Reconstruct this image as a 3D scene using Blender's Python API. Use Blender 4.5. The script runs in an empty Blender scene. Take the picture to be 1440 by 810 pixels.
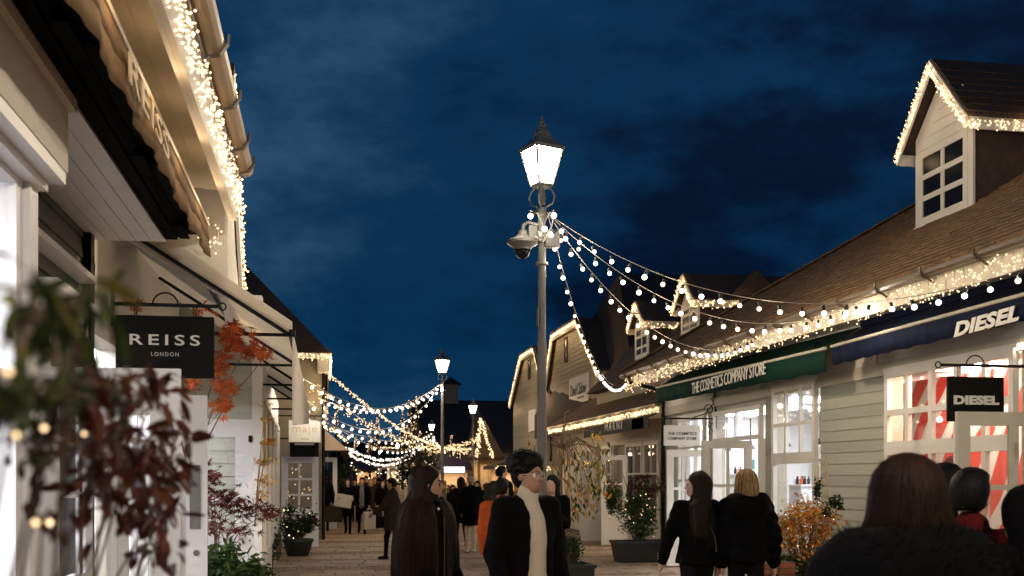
import bpy, bmesh, math, random
import numpy as np
from mathutils import Vector, Matrix, Euler
random.seed(7); RNG = np.random.default_rng(11)
S = bpy.context.scene; COL = S.collection
PI = math.pi; rad = math.radians

# ------------------------------------------------------------------ camera, world, exposure
TH = rad(10.02); FPX = 1500.0; EYE = 1.65; HZ = 672.0
FW = Vector((math.sin(TH), math.cos(TH), 0)); RT = Vector((math.cos(TH), -math.sin(TH), 0))
cam = bpy.data.cameras.new('camera'); cam_o = bpy.data.objects.new('camera', cam); COL.objects.link(cam_o)
cam_o.location = (0, 0, EYE); cam_o.rotation_euler = (PI/2, 0, -TH)
cam.sensor_width = 36; cam.lens = 36*FPX/1440; cam.shift_y = (HZ-405)/1440
cam.clip_start = 0.05; cam.clip_end = 2000
cam.dof.use_dof = True; cam.dof.focus_distance = 10.5; cam.dof.aperture_fstop = 3.7
S.camera = cam_o

world = bpy.data.worlds.new("World"); S.world = world; world.use_nodes = True
nt = world.node_tree; nt.nodes.clear()
def N(t, **kw):
    n = nt.nodes.new(t)
    for k, v in kw.items(): setattr(n, k, v)
    return n
out = N('ShaderNodeOutputWorld'); bg = N('ShaderNodeBackground'); bg.inputs['Strength'].default_value = 0.082
sky = N('ShaderNodeTexSky', sky_type='NISHITA'); sky.sun_disc = False
sky.sun_elevation = rad(-4.0); sky.sun_rotation = rad(200)
tc = N('ShaderNodeTexCoord'); mp = N('ShaderNodeMapping'); mp.inputs['Scale'].default_value = (1.0, 1.0, 2.2)
mp.inputs['Location'].default_value = (0.35, 0.1, 0.22)
no = N('ShaderNodeTexNoise'); no.inputs['Scale'].default_value = 2.0; no.inputs['Detail'].default_value = 7
no.inputs['Roughness'].default_value = 0.6; no.inputs['Distortion'].default_value = 0.1
rp = N('ShaderNodeValToRGB'); rp.color_ramp.interpolation = 'EASE'
rp.color_ramp.elements[0].position = 0.36; rp.color_ramp.elements[0].color = (0.004, 0.060, 0.21, 1)
rp.color_ramp.elements[1].position = 0.68; rp.color_ramp.elements[1].color = (0.20, 0.68, 1.32, 1)
mid = rp.color_ramp.elements.new(0.50); mid.color = (0.020, 0.25, 0.70, 1)
mx = N('ShaderNodeMixRGB', blend_type='ADD'); mx.inputs[0].default_value = 1.0
L = nt.links.new
L(tc.outputs['Generated'], mp.inputs['Vector']); L(mp.outputs[0], no.inputs['Vector']); L(no.outputs['Fac'], rp.inputs[0])
L(rp.outputs[0], mx.inputs[1]); L(sky.outputs[0], mx.inputs[2]); L(mx.outputs[0], bg.inputs['Color']); L(bg.outputs[0], out.inputs[0])

S.view_settings.view_transform = 'Standard'; S.view_settings.look = 'None'
S.view_settings.exposure = 0.5; S.view_settings.gamma = 1.0
S.render.engine = 'CYCLES'
cy = S.cycles
cy.use_denoising = True; cy.max_bounces = 5; cy.diffuse_bounces = 3; cy.glossy_bounces = 3
cy.transmission_bounces = 4; cy.transparent_max_bounces = 24; cy.sample_clamp_indirect = 2.5
cy.caustics_reflective = False; cy.caustics_refractive = False; cy.use_light_tree = True

# ------------------------------------------------------------------ helpers
def W(px, py, D=None, X=None, Y=None, Z=None):
    """point of the place that the photograph shows at pixel (px, py) on a given plane"""
    r = FW + RT*((px-720)/FPX) + Vector((0, 0, (HZ-py)/FPX))
    if D is None:
        D = X/r.x if X is not None else (Y/r.y if Y is not None else (Z-EYE)/r.z)
    return Vector((0, 0, EYE)) + r*D
def yx(px, X): return W(px, HZ, X=X).y
def zx(px, py, X): return W(px, py, X=X).z

MATS = {}
def mat(name, col, rough=0.6, var=0.0, scale=8.0, bump=0.0, bscale=None, metal=0.0, spec=0.4, objvar=0.0, emit=None, estr=0.0, stretch=None, trans=0.0, dirt=0.0, sheen=0.0):
    if name in MATS: return MATS[name]
    m = bpy.data.materials.new(name); m.use_nodes = True; t = m.node_tree; b = t.nodes['Principled BSDF']
    b.inputs['Roughness'].default_value = rough; b.inputs['Metallic'].default_value = metal
    b.inputs['Specular IOR Level'].default_value = spec
    b.inputs['Base Color'].default_value = (*col, 1)
    if sheen: b.inputs['Sheen Weight'].default_value = sheen
    src = None
    tc = t.nodes.new('ShaderNodeTexCoord'); vec = tc.outputs['Object']
    if stretch:
        mpn = t.nodes.new('ShaderNodeMapping'); mpn.inputs['Scale'].default_value = stretch
        t.links.new(vec, mpn.inputs['Vector']); vec = mpn.outputs[0]
    if var > 0 or bump > 0:
        n = t.nodes.new('ShaderNodeTexNoise'); n.inputs['Scale'].default_value = scale; n.inputs['Detail'].default_value = 6
        n.inputs['Roughness'].default_value = 0.62
        t.links.new(vec, n.inputs['Vector'])
        if var > 0:
            r = t.nodes.new('ShaderNodeMapRange'); r.inputs['From Min'].default_value = 0.25; r.inputs['From Max'].default_value = 0.75
            r.inputs['To Min'].default_value = 1-var; r.inputs['To Max'].default_value = 1+var
            t.links.new(n.outputs['Fac'], r.inputs['Value']); src = r.outputs[0]
        if bump > 0:
            n2 = n
            if bscale:
                n2 = t.nodes.new('ShaderNodeTexNoise'); n2.inputs['Scale'].default_value = bscale; n2.inputs['Detail'].default_value = 4
                t.links.new(vec, n2.inputs['Vector'])
            bp = t.nodes.new('ShaderNodeBump'); bp.inputs['Strength'].default_value = bump; bp.inputs['Distance'].default_value = 0.02
            t.links.new(n2.outputs['Fac'], bp.inputs['Height']); t.links.new(bp.outputs[0], b.inputs['Normal'])
    if objvar > 0:
        oi = t.nodes.new('ShaderNodeObjectInfo'); r2 = t.nodes.new('ShaderNodeMapRange')
        r2.inputs['To Min'].default_value = 1-objvar; r2.inputs['To Max'].default_value = 1+objvar
        t.links.new(oi.outputs['Random'], r2.inputs['Value'])
        if src is not None:
            mm = t.nodes.new('ShaderNodeMath'); mm.operation = 'MULTIPLY'
            t.links.new(src, mm.inputs[0]); t.links.new(r2.outputs[0], mm.inputs[1]); src = mm.outputs[0]
        else: src = r2.outputs[0]
    if src is not None:
        mu = t.nodes.new('ShaderNodeMixRGB'); mu.blend_type = 'MULTIPLY'; mu.inputs[0].default_value = 1; mu.inputs[1].default_value = (*col, 1)
        t.links.new(src, mu.inputs[2]); last = mu.outputs[0]
        if dirt > 0:
            nd = t.nodes.new('ShaderNodeTexNoise'); nd.inputs['Scale'].default_value = 1.7; nd.inputs['Detail'].default_value = 8; nd.inputs['Roughness'].default_value = 0.7
            t.links.new(tc.outputs['Object'], nd.inputs['Vector'])
            rd = t.nodes.new('ShaderNodeMapRange'); rd.inputs['From Min'].default_value = 0.52; rd.inputs['From Max'].default_value = 0.72; rd.inputs['To Max'].default_value = dirt
            t.links.new(nd.outputs['Fac'], rd.inputs['Value'])
            md = t.nodes.new('ShaderNodeMixRGB'); md.inputs[2].default_value = (0.12, 0.10, 0.075, 1)
            t.links.new(rd.outputs[0], md.inputs[0]); t.links.new(last, md.inputs[1]); last = md.outputs[0]
        t.links.new(last, b.inputs['Base Color'])
    if emit:
        b.inputs['Emission Color'].default_value = (*emit, 1); b.inputs['Emission Strength'].default_value = estr
    if trans > 0:   # thin cloth or leaf that lets light through
        tr = t.nodes.new('ShaderNodeBsdfTranslucent'); tr.inputs['Color'].default_value = (*col, 1)
        if src is not None: t.links.new(last, tr.inputs['Color'])
        ms = t.nodes.new('ShaderNodeMixShader'); ms.inputs[0].default_value = trans
        o = t.nodes['Material Output']; t.links.new(b.outputs[0], ms.inputs[1]); t.links.new(tr.outputs[0], ms.inputs[2]); t.links.new(ms.outputs[0], o.inputs[0])
    MATS[name] = m; return m
def emat(name, col, s, sample='NONE'):
    if name in MATS: return MATS[name]
    m = bpy.data.materials.new(name); m.use_nodes = True; t = m.node_tree; t.nodes.clear()
    e = t.nodes.new('ShaderNodeEmission'); o = t.nodes.new('ShaderNodeOutputMaterial')
    e.inputs[0].default_value = (*col, 1); e.inputs[1].default_value = s; t.links.new(e.outputs[0], o.inputs[0])
    m.cycles.emission_sampling = sample
    MATS[name] = m; return m
def gmat(name, tint=(1, 1, 1), refl=0.05):
    if name in MATS: return MATS[name]
    m = bpy.data.materials.new(name); m.use_nodes = True; t = m.node_tree; t.nodes.clear()
    a = t.nodes.new('ShaderNodeBsdfTransparent'); a.inputs[0].default_value = (*tint, 1)
    g = t.nodes.new('ShaderNodeBsdfGlossy'); g.inputs['Roughness'].default_value = 0.02
    lw = t.nodes.new('ShaderNodeLayerWeight'); lw.inputs[0].default_value = 0.25
    mr = t.nodes.new('ShaderNodeMapRange'); mr.inputs['To Min'].default_value = 0.04; mr.inputs['To Max'].default_value = refl*4
    t.links.new(lw.outputs['Fresnel'], mr.inputs['Value'])
    x = t.nodes.new('ShaderNodeMixShader'); o = t.nodes.new('ShaderNodeOutputMaterial')
    t.links.new(mr.outputs[0], x.inputs[0]); t.links.new(a.outputs[0], x.inputs[1]); t.links.new(g.outputs[0], x.inputs[2]); t.links.new(x.outputs[0], o.inputs[0])
    MATS[name] = m; return m

WL = {}     # world location of every object we link (nothing with children is rotated while it is built)
def link(o, parent=None, loc=(0, 0, 0)):
    COL.objects.link(o); o.location = loc; WL[o.name] = Vector(loc)
    if parent is not None:
        o.parent = parent; o.matrix_parent_inverse = Matrix.Translation(-WL[parent.name])
    return o
def tag(o, label=None, cat=None, group=None, kind=None):
    if label: o['label'] = label
    if cat: o['category'] = cat
    if group: o['group'] = group
    if kind: o['kind'] = kind
    return o
def empty(name, loc=(0, 0, 0), label=None, cat=None, group=None):
    o = bpy.data.objects.new(name, None); o.empty_display_size = 0.2; link(o, None, loc); return tag(o, label, cat, group)
def copy_tree(o, parent=None):
    c = o.copy(); COL.objects.link(c)
    if parent is not None: c.parent = parent
    for ch in list(o.children): copy_tree(ch, c)
    return c
def piece(name, mesh, parent, loc, rot=None, scale=None):
    o = bpy.data.objects.new(name, mesh); link(o, parent, loc)
    if rot is not None: o.rotation_euler = rot
    if scale is not None: o.scale = scale
    return o
def lamp(name, parent, loc, power, col=(1, .8, .55), r=0.06):
    l = bpy.data.lights.new(name, 'POINT'); l.energy = power; l.color = col; l.shadow_soft_size = r
    return link(bpy.data.objects.new(name, l), parent, loc)

class MB:
    def __init__(s): s.v = []; s.f = []; s.m = []
    def add(s, vs, fs, mi=0):
        n = len(s.v); s.v += [tuple(p) for p in vs]; s.f += [tuple(i+n for i in f) for f in fs]; s.m += [mi]*len(fs); return s
    def box(s, x0, y0, z0, x1, y1, z1, mi=0, T=None):
        vs = [(x, y, z) for x in (x0, x1) for y in (y0, y1) for z in (z0, z1)]
        if T: vs = [T(*p) for p in vs]
        return s.add(vs, [(0, 1, 3, 2), (4, 6, 7, 5), (0, 4, 5, 1), (2, 3, 7, 6), (0, 2, 6, 4), (1, 5, 7, 3)], mi)
    def bar(s, a, b, w, h=None, mi=0, up=(0, 0, 1)):
        a = Vector(a); b = Vector(b); h = h or w; d = (b-a).normalized(); u = Vector(up)
        x = d.cross(u)
        if x.length < 1e-4: x = d.cross(Vector((1, 0, 0)))
        x.normalize(); y = x.cross(d).normalized()
        vs = [p+x*i*w/2+y*j*h/2 for p in (a, b) for i in (-1, 1) for j in (-1, 1)]
        return s.add(vs, [(0, 1, 3, 2), (4, 6, 7, 5), (0, 4, 5, 1), (2, 3, 7, 6), (0, 2, 6, 4), (1, 5, 7, 3)], mi)
    def tube(s, pts, r, n=6, mi=0, cap=True):
        pts = [Vector(p) for p in pts]; k = len(pts); rs = r if isinstance(r, (list, tuple)) else [r]*k
        vs = []; ref = Vector((0.13, 0.21, 1)).normalized()
        for i, p in enumerate(pts):
            d = (pts[min(i+1, k-1)]-pts[max(i-1, 0)]).normalized()
            if i == 0:
                x = d.cross(ref)
                if x.length < .2: x = d.cross(Vector((1, 0, 0)))
            else: x = x-d*x.dot(d)      # carried along, so that a tube never twists
            x.normalize(); y = d.cross(x)
            vs += [p+(x*math.cos(2*PI*j/n)+y*math.sin(2*PI*j/n))*rs[i] for j in range(n)]
        fs = [(i*n+j, i*n+(j+1) % n, (i+1)*n+(j+1) % n, (i+1)*n+j) for i in range(k-1) for j in range(n)]
        if cap: fs += [tuple(range(n))[::-1], tuple((k-1)*n+j for j in range(n))]
        return s.add(vs, fs, mi)
    def lathe(s, prof, c=(0, 0, 0), n=12, mi=0, ph=0.0):
        vs = [(c[0]+r*math.cos(2*PI*j/n+ph), c[1]+r*math.sin(2*PI*j/n+ph), c[2]+z) for r, z in prof for j in range(n)]
        k = len(prof)
        fs = [(i*n+j, i*n+(j+1) % n, (i+1)*n+(j+1) % n, (i+1)*n+j) for i in range(k-1) for j in range(n)]
        fs += [tuple(range(n))[::-1], tuple((k-1)*n+j for j in range(n))]
        return s.add(vs, fs, mi)
    def prism(s, poly, vec, mi=0):
        n = len(poly); vec = Vector(vec); vs = [Vector(p) for p in poly]+[Vector(p)+vec for p in poly]
        fs = [tuple(range(n))[::-1], tuple(range(n, 2*n))]+[(i, (i+1) % n, n+(i+1) % n, n+i) for i in range(n)]
        return s.add(vs, fs, mi)
    def quad(s, a, b, c, d, mi=0): return s.add([a, b, c, d], [(0, 1, 2, 3)], mi)
    def mesh(s, name, mats, smooth=False, fix=True):
        me = bpy.data.meshes.new(name); me.from_pydata(s.v, [], s.f)
        for m in (mats if isinstance(mats, (list, tuple)) else [mats]): me.materials.append(m)
        if any(s.m): me.polygons.foreach_set('material_index', s.m)
        if fix and len(s.f) < 4000:
            bm = bmesh.new(); bm.from_mesh(me); bmesh.ops.recalc_face_normals(bm, faces=bm.faces); bm.to_mesh(me); bm.free()
        if smooth: me.polygons.foreach_set('use_smooth', [True]*len(me.polygons))
        me.update(); return me
    def build(s, name, mats, parent=None, smooth=False, fix=True):
        return link(bpy.data.objects.new(name, s.mesh(name, mats, smooth, fix)), parent)
def soften(o, w=0.008, seg=1):
    b = o.modifiers.new('bevel', 'BEVEL'); b.width = w; b.segments = seg; b.limit_method = 'ANGLE'; return o

def text(parent, name, s, origin, right, up, width, height, m, bold=0.0, shear=0.0, space=1.0, ext=0.004, align='C'):
    """flat raised lettering fitted into width x height; origin is its centre"""
    cu = bpy.data.curves.new(name, 'FONT'); cu.body = s; cu.offset = bold; cu.shear = shear; cu.space_character = space; cu.extrude = 0.02; cu.resolution_u = 3
    cu.align_x = 'CENTER'
    t = bpy.data.objects.new('tmp', cu); COL.objects.link(t)
    dg = bpy.context.evaluated_depsgraph_get(); me = bpy.data.meshes.new_from_object(t.evaluated_get(dg)); me.name = name
    bpy.data.objects.remove(t); bpy.data.curves.remove(cu)
    n = len(me.vertices); co = np.empty(n*3); me.vertices.foreach_get('co', co); co = co.reshape(-1, 3)
    lo = co.min(0); hi = co.max(0); c = (lo+hi)/2
    r = np.array(Vector(right).normalized()); u = np.array(Vector(up).normalized()); w = np.cross(r, u)
    p = np.array(origin)+np.outer((co[:, 0]-c[0])/(hi[0]-lo[0])*width, r)+np.outer((co[:, 1]-c[1])/(hi[1]-lo[1])*height, u)+np.outer(np.sign(co[:, 2])*ext, w)
    me.vertices.foreach_set('co', p.ravel()); me.materials.clear(); me.materials.append(m); me.update()
    return link(bpy.data.objects.new(name, me), parent)

# glazed frame in any plane: T maps (u along, v up, w outwards) to the place
def glazed(parent, name, T, u0, u1, v0, v1, us=(), vs=(), fw=0.07, bw=0.035, dep=0.06, m=None, glass=None, bottom=None, panes=True, solid=None):
    b = MB(); bt = bottom if bottom is not None else fw
    b.box(u0, v0, 0, u1, v0+bt, dep, T=lambda u, v, w: T(u, v, w)) if bt > 0 else None
    b.box(u0, v1-fw, 0, u1, v1, dep, T=T)
    b.box(u0, v0+bt, 0.001, u0+fw, v1-fw, dep-0.001, T=T); b.box(u1-fw, v0+bt, 0.001, u1, v1-fw, dep-0.001, T=T)
    for u in us: b.box(u-bw/2, v0+bt, 0.008, u+bw/2, v1-fw, dep-0.006, T=T)
    for v in vs: b.box(u0+fw, v-bw/2, 0.010, u1-fw, v+bw/2, dep-0.009, T=T)
    o = b.build(name, m, parent)
    if panes:
        uu = [u0+fw]+list(us)+[u1-fw]; vv = [v0+bt]+list(vs)+[v1-fw]
        for i in range(len(uu)-1):
            for j in range(len(vv)-1):
                e = bw/2
                a0 = uu[i]+(e if i else 0); a1 = uu[i+1]-(e if i < len(uu)-2 else 0); c0 = vv[j]+(e if j else 0); c1 = vv[j+1]-(e if j < len(vv)-2 else 0)
                MB().box(a0, c0, dep*0.4, a1, c1, dep*0.4+0.006, T=T).build('pane', glass, o)
    return o
def TX(X, s): return lambda u, v, w: (X+s*w, u, v)      # wall plane running along the street
def TY(Y, s=-1): return lambda u, v, w: (u, Y+s*w, v)   # plane square to the street
# ------------------------------------------------------------------ materials
M = dict(
 white=mat('white_paint', (.74, .71, .66), .45, .05, 3, .05, 40, dirt=.12),
 lilac=mat('cool_white_paint', (.80, .78, .79), .4, .04, 3, .05, 60, dirt=.07),
 cream=mat('cream_render', (.66, .60, .50), .7, .07, 4, .1, 60),
 siding=mat('sage_cream_siding', (.37, .375, .315), .55, .08, 5, .15, 30, stretch=(1, .15, 1), objvar=.10, dirt=.4),
 trim=mat('stone_trim_paint', (.48, .45, .37), .5, .06, 4, .06, 40, dirt=.2),
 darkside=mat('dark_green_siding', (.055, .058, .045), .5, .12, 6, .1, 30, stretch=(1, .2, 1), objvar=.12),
 farside=mat('olive_siding', (.31, .265, .18), .6, .1, 6, .1, 20, objvar=.10),
 wood=mat('stall_wood', (.42, .26, .12), .6, .15, 5, .1, 20, objvar=.12),
 black=mat('black_metal', (.007, .007, .007), .45, .1, 20, spec=.2),
 iron=mat('grey_lamp_paint', (.14, .135, .125), .38, .1, 14, .05, 80, spec=.5),
 gutter=mat('brown_gutter', (.10, .075, .05), .35, .1, 10),
 palegut=mat('beige_gutter', (.40, .31, .21), .35, .08, 10),
 roofA=mat('brown_shingle', (.19, .11, .055), .8, .5, 7, .4, 60, dirt=.35),
 roofD=mat('dark_shingle', (.065, .042, .031), .85, .3, 9, .3, 60),
 navy=mat('navy_canvas', (.008, .012, .034), .85, .1, 30, .1, 200, spec=.1),
 green=mat('green_canvas', (.005, .030, .022), .85, .1, 30, .1, 200, spec=.1),
 tan=mat('tan_canvas', (.22, .125, .055), .8, .12, 30, .1, 200, trans=.15),
 blackcan=mat('black_canvas', (.005, .0045, .0045), .75, .1, 30, .1, 200),
 canvas=mat('white_canvas', (.84, .80, .74), .8, .04, 6, .06, 150, trans=.62),
 awnblack=mat('awning_black', (.004, .004, .004), .85, .1, 20, spec=.04), print_w=mat('white_print', (.80, .78, .74), .6),
 print_g=mat('gold_print', (.55, .43, .26), .5),
 print_b=mat('black_print', (.02, .02, .02), .6),
 signblk=mat('black_sign', (.006, .0055, .005), .65, .15, 5, spec=.12),
 signwht=mat('white_sign', (.72, .69, .64), .5, .03, 5),
 glass=gmat('window_glass'), dglass=mat('dark_window_glass', (.006, .007, .009), .3, spec=.2),
 bulb=emat('warm_fairy_bulb', (1.0, .68, .36), 2.5), globe=emat('globe_bulb', (1.0, .90, .76), 4.5),
 farbulb=emat('far_fairy_bulb', (1.0, .66, .34), 1.9), farglobe=emat('far_globe_bulb', (1.0, .86, .68), 2.6),
 lampglass=emat('lamp_glass', (1.0, .92, .76), 7.0), brightpanel=emat('bright_ceiling_panel', (.93, .95, 1.0), 22.0, 'AUTO'), panel=emat('ceiling_panel', (.93, .94, 1.0), 18.0, 'AUTO'),
 warmpanel=emat('warm_ceiling_panel', (1.0, .84, .64), 18.0, 'AUTO'),
 cable=mat('dark_cable', (.02, .018, .015), .6), palecable=mat('pale_cable', (.45, .38, .30), .6),
 shopwhite=mat('shop_plaster', (.82, .82, .83), .6, .03, 2), shopfloor=mat('shop_floor', (.45, .40, .34), .3, .1, 4),
 slab=mat('sandstone_slab', (.30, .205, .125), .7, .25, 7, .2, 60, objvar=.24, dirt=.5),
 sett=mat('clay_sett', (.23, .145, .085), .75, .25, 9, .2, 60, objvar=.26, dirt=.5),
 joint=mat('paving_joint', (.07, .055, .04), .9, .2, 9),
 earth=mat('far_ground', (.08, .065, .05), .9, .2, 2),
 plantbox=mat('black_planter', (.016, .016, .015), .5, .15, 8), soil=mat('potting_soil', (.03, .02, .013), .95, .3, 20, .4, 40),
 bark=mat('bark', (.13, .085, .055), .8, .25, 20, .4, 40, stretch=(1, 1, .2)),
 brick=mat('red_brick', (.22, .085, .04), .8, .2, 12, .2, 40, objvar=.2),
)
def leafm(name, col, var=.35, tr=.25): return mat(name, col, .5, var, 14, objvar=.45, trans=tr, spec=.15)
M.update(lg=leafm('green_leaf', (.045, .062, .014)), lgy=leafm('yellow_green_leaf', (.20, .17, .03)), ldr=leafm('dark_red_leaf', (.052, .011, .007)),
 lbr=leafm('brown_red_leaf', (.085, .026, .011)), lr=leafm('red_maple_leaf', (.46, .085, .025)), lor=leafm('orange_leaf', (.45, .16, .04)), lmar=leafm('maroon_maple_leaf', (.085, .014, .014)),
 lye=leafm('gold_leaf', (.50, .28, .06)), lev=leafm('evergreen_leaf', (.030, .055, .020)), lox=leafm('box_leaf', (.05, .06, .025)), lsh=leafm('shiny_dark_leaf', (.02, .032, .012)))

t = M['lampglass'].node_tree; e_ = next(n for n in t.nodes if n.type == 'EMISSION'); o_ = next(n for n in t.nodes if n.type == 'OUTPUT_MATERIAL')
tb_ = t.nodes.new('ShaderNodeBsdfTransparent'); m_ = t.nodes.new('ShaderNodeMixShader'); m_.inputs[0].default_value = .45
t.links.new(tb_.outputs[0], m_.inputs[1]); t.links.new(e_.outputs[0], m_.inputs[2]); t.links.new(m_.outputs[0], o_.inputs[0])
# ------------------------------------------------------------------ ground and paving
g = MB(); g.quad((-300, -300, -.03), (300, -300, -.03), (300, 900, -.03), (-300, 900, -.03))
ground = tag(g.build('ground', M['earth']), kind='structure')
pv = MB(); pv.box(-4.0, -4, -.02, 9.5, 60, -.012)
pave = tag(pv.build('pavement', M['joint']), kind='structure')
def paving():
    near = []; rest_s = MB(); rest_b = MB(); cand = []
    y = 3.0; row = 0
    while y < 58:
        dy = .44; x = -1.75 - random.random()*.4
        sett = (row % 9) in (0, 1, 5)      # bands of small clay setts between rows of sandstone slabs
        if sett:
            for k in range(2):
                x = -1.75-(k % 2)*.11
                yy = y+k*.22
                while x < 7.1:
                    w = .20; cand.append((x, yy, w, .21, 'b')); x += w+.012
        else:
            while x < 7.1:
                w = random.choice((.45, .6, .6, .75, .9)); cand.append((x, y, w, dy, 's')); x += w+.014
        y += .452; row += 1
    meshes = {}
    def score(c):
        D = (c[1]*FW.y + c[0]*FW.x); px = 720+FPX*((c[0]*RT.x+c[1]*RT.y)/max(D, .1)); py = HZ+EYE*FPX/max(D, .1)
        return -D if (-20 < px < 1460 and py < 812 and D > 1) else -1e6
    cand.sort(key=score, reverse=True); n = 0
    for x, y, w, d, k in cand:
        z = random.uniform(-.003, .003); tilt = random.uniform(-.002, .002); g = .007
        vs = [(x+g, y+g, z), (x+w-g, y+g, z+tilt), (x+w-g, y+d-g, z+tilt), (x+g, y+d-g, z)]
        b = [(x, y, -.016), (x+w, y, -.016), (x+w, y+d, -.016), (x, y+d, -.016)]
        fs = [(4, 5, 6, 7), (0, 1, 5, 4), (1, 2, 6, 5), (2, 3, 7, 6), (3, 0, 4, 7)]
        if n < 300 and score((x, y)) > -1e5:
            o = MB().add(b+vs, fs).build('paving_slab' if k == 's' else 'paving_sett', M['slab' if k == 's' else 'sett'], pave, fix=False); n += 1
        else: (rest_s if k == 's' else rest_b).add(b+vs, fs)
    tag(rest_s.build('slab_paving', M['slab'], pave, fix=False), kind='stuff'); tag(rest_b.build('sett_paving', M['sett'], pave, fix=False), kind='stuff')
paving()

# ------------------------------------------------------------------ light makers
def ico(r, sub=1):
    bm = bmesh.new(); bmesh.ops.create_icosphere(bm, subdivisions=sub, radius=r); me = bpy.data.meshes.new('bulb'); 
    for f in bm.faces: f.smooth = True
    bm.to_mesh(me); bm.free(); return me
OCT_V = np.array([(1, 0, 0), (-1, 0, 0), (0, 1, 0), (0, -1, 0), (0, 0, 1), (0, 0, -1)], float)
OCT_F = [(0, 2, 4), (2, 1, 4), (1, 3, 4), (3, 0, 4), (2, 0, 5), (1, 2, 5), (3, 1, 5), (0, 3, 5)]
def dots(name, pts, r, m, parent):
    pts = np.array(pts, float); rr = RNG.uniform(.7, 1.25, len(pts))*r
    v = (pts[:, None, :]+OCT_V[None]*rr[:, None, None]).reshape(-1, 3)
    f = [tuple(i*6+k for k in t) for i in range(len(pts)) for t in OCT_F]
    me = bpy.data.meshes.new(name); me.from_pydata(v.tolist(), [], f); me.materials.append(m); me.update()
    me.polygons.foreach_set('use_smooth', [True]*len(f))
    return tag(link(bpy.data.objects.new(name, me), parent), kind='stuff')
def walk(pts, step):
    pts = [Vector(p) for p in pts]; out = []
    for a, b in zip(pts, pts[1:]):
        n = max(1, int((b-a).length/step)); out += [a.lerp(b, i/n) for i in range(n)]
    return out+[pts[-1]]
def fairy(label, pts, drop=(.02, .22), dens=90, r=.012, off=(0, 0, 0), spread=.03, m='bulb', group=None, lights=None, lcol=(1, .68, .36), cable='palecable', name='fairy_light_string'):
    """curtain of tiny warm bulbs hung from a line"""
    pts = [Vector(p) for p in pts]; base = pts[0]
    root = empty(name, base, label, 'fairy lights', group)
    P = []; wires = MB()
    for a, b in zip(pts, pts[1:]):
        Ln = (b-a).length; n = max(2, int(Ln*dens))
        for i in range(n):
            q = a.lerp(b, random.random())
            P.append(q+Vector((random.gauss(0, spread*.5), random.gauss(0, spread*.5), -random.uniform(*drop)-abs(random.gauss(0, spread)))))
        wires.tube([a, b], .006, 4)
        if drop[1] > .1:
            for q in walk([a, b], .16): wires.tube([q, q+Vector((random.uniform(-.02, .02), random.uniform(-.02, .02), -random.uniform(drop[1]*.5, drop[1])))], .0025, 3, cap=False)
    wires.build('cable', M[cable], root, fix=False)
    dots('bulb', P, r, M[m], root)
    if lights:
        step, pw, lo = lights
        for q in walk(pts, step)[(0 if len(pts) > 2 else 0):]: lamp('fairy_glow', root, q+Vector(lo), pw, lcol, .08)
    return root
GLOBE = ico(.031, 2); GLOBE.materials.append(M['globe'])
GLOBES = [GLOBE, GLOBE]
for c_, s_ in (((1, .80, .55), 2.2), ((1, .87, .70), 3.2)):
    g_ = ico(.030, 2); g_.materials.append(emat('globe_bulb_dim%g' % s_, c_, s_)); GLOBES.append(g_)
FGLOBE = ico(.042, 1); FGLOBE.materials.append(M['farglobe'])
SOCK = MB().lathe([(.012, .03), (.02, .034), (.02, .075), (.011, .085)], n=7).mesh('socket', M['cable'])
def sagline(A, B, sag, n):
    A = Vector(A); B = Vector(B)
    return [A.lerp(B, i/n)+Vector((0, 0, -sag*4*(i/n)*(1-i/n))) for i in range(n+1)]
def globes(label, A, B, sag, n, group, near=True, t0=0.02, t1=.99, pw=0, cable='palecable', step=3, sc=1.0):
    root = empty('festoon_light_string', A, label, 'festoon lights', group)
    MB().tube(sagline(A, B, sag, 30), .0042 if near else .010, 4).build('cable', M[cable], root, fix=False)
    for i in range(n):
        t = t0+(t1-t0)*i/(n-1)
        q = Vector(A).lerp(Vector(B), t)+Vector((0, 0, -sag*4*t*(1-t)))
        if near:
            t += random.uniform(-.004, .004); q = Vector(A).lerp(Vector(B), t)+Vector((0, 0, -sag*4*t*(1-t)-random.uniform(0, .012)))
            tw = Euler((random.uniform(-.2, .2), random.uniform(-.2, .2), 0))
            b = piece('bulb', random.choice(GLOBES), root, q+Vector((0, 0, -.085)), tw, (sc*random.uniform(.72, .92),)*3); s = piece('socket', SOCK, b, q+Vector((0, 0, -.085)), tw)
        else: piece('bulb', FGLOBE, root, q+Vector((0, 0, -.07)), None, (sc,)*3)
        if pw and i % step == 1: lamp('bulb_glow', root, q+Vector((0, 0, -.16)), pw, (1, .86, .68), .05)
    return root

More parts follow.
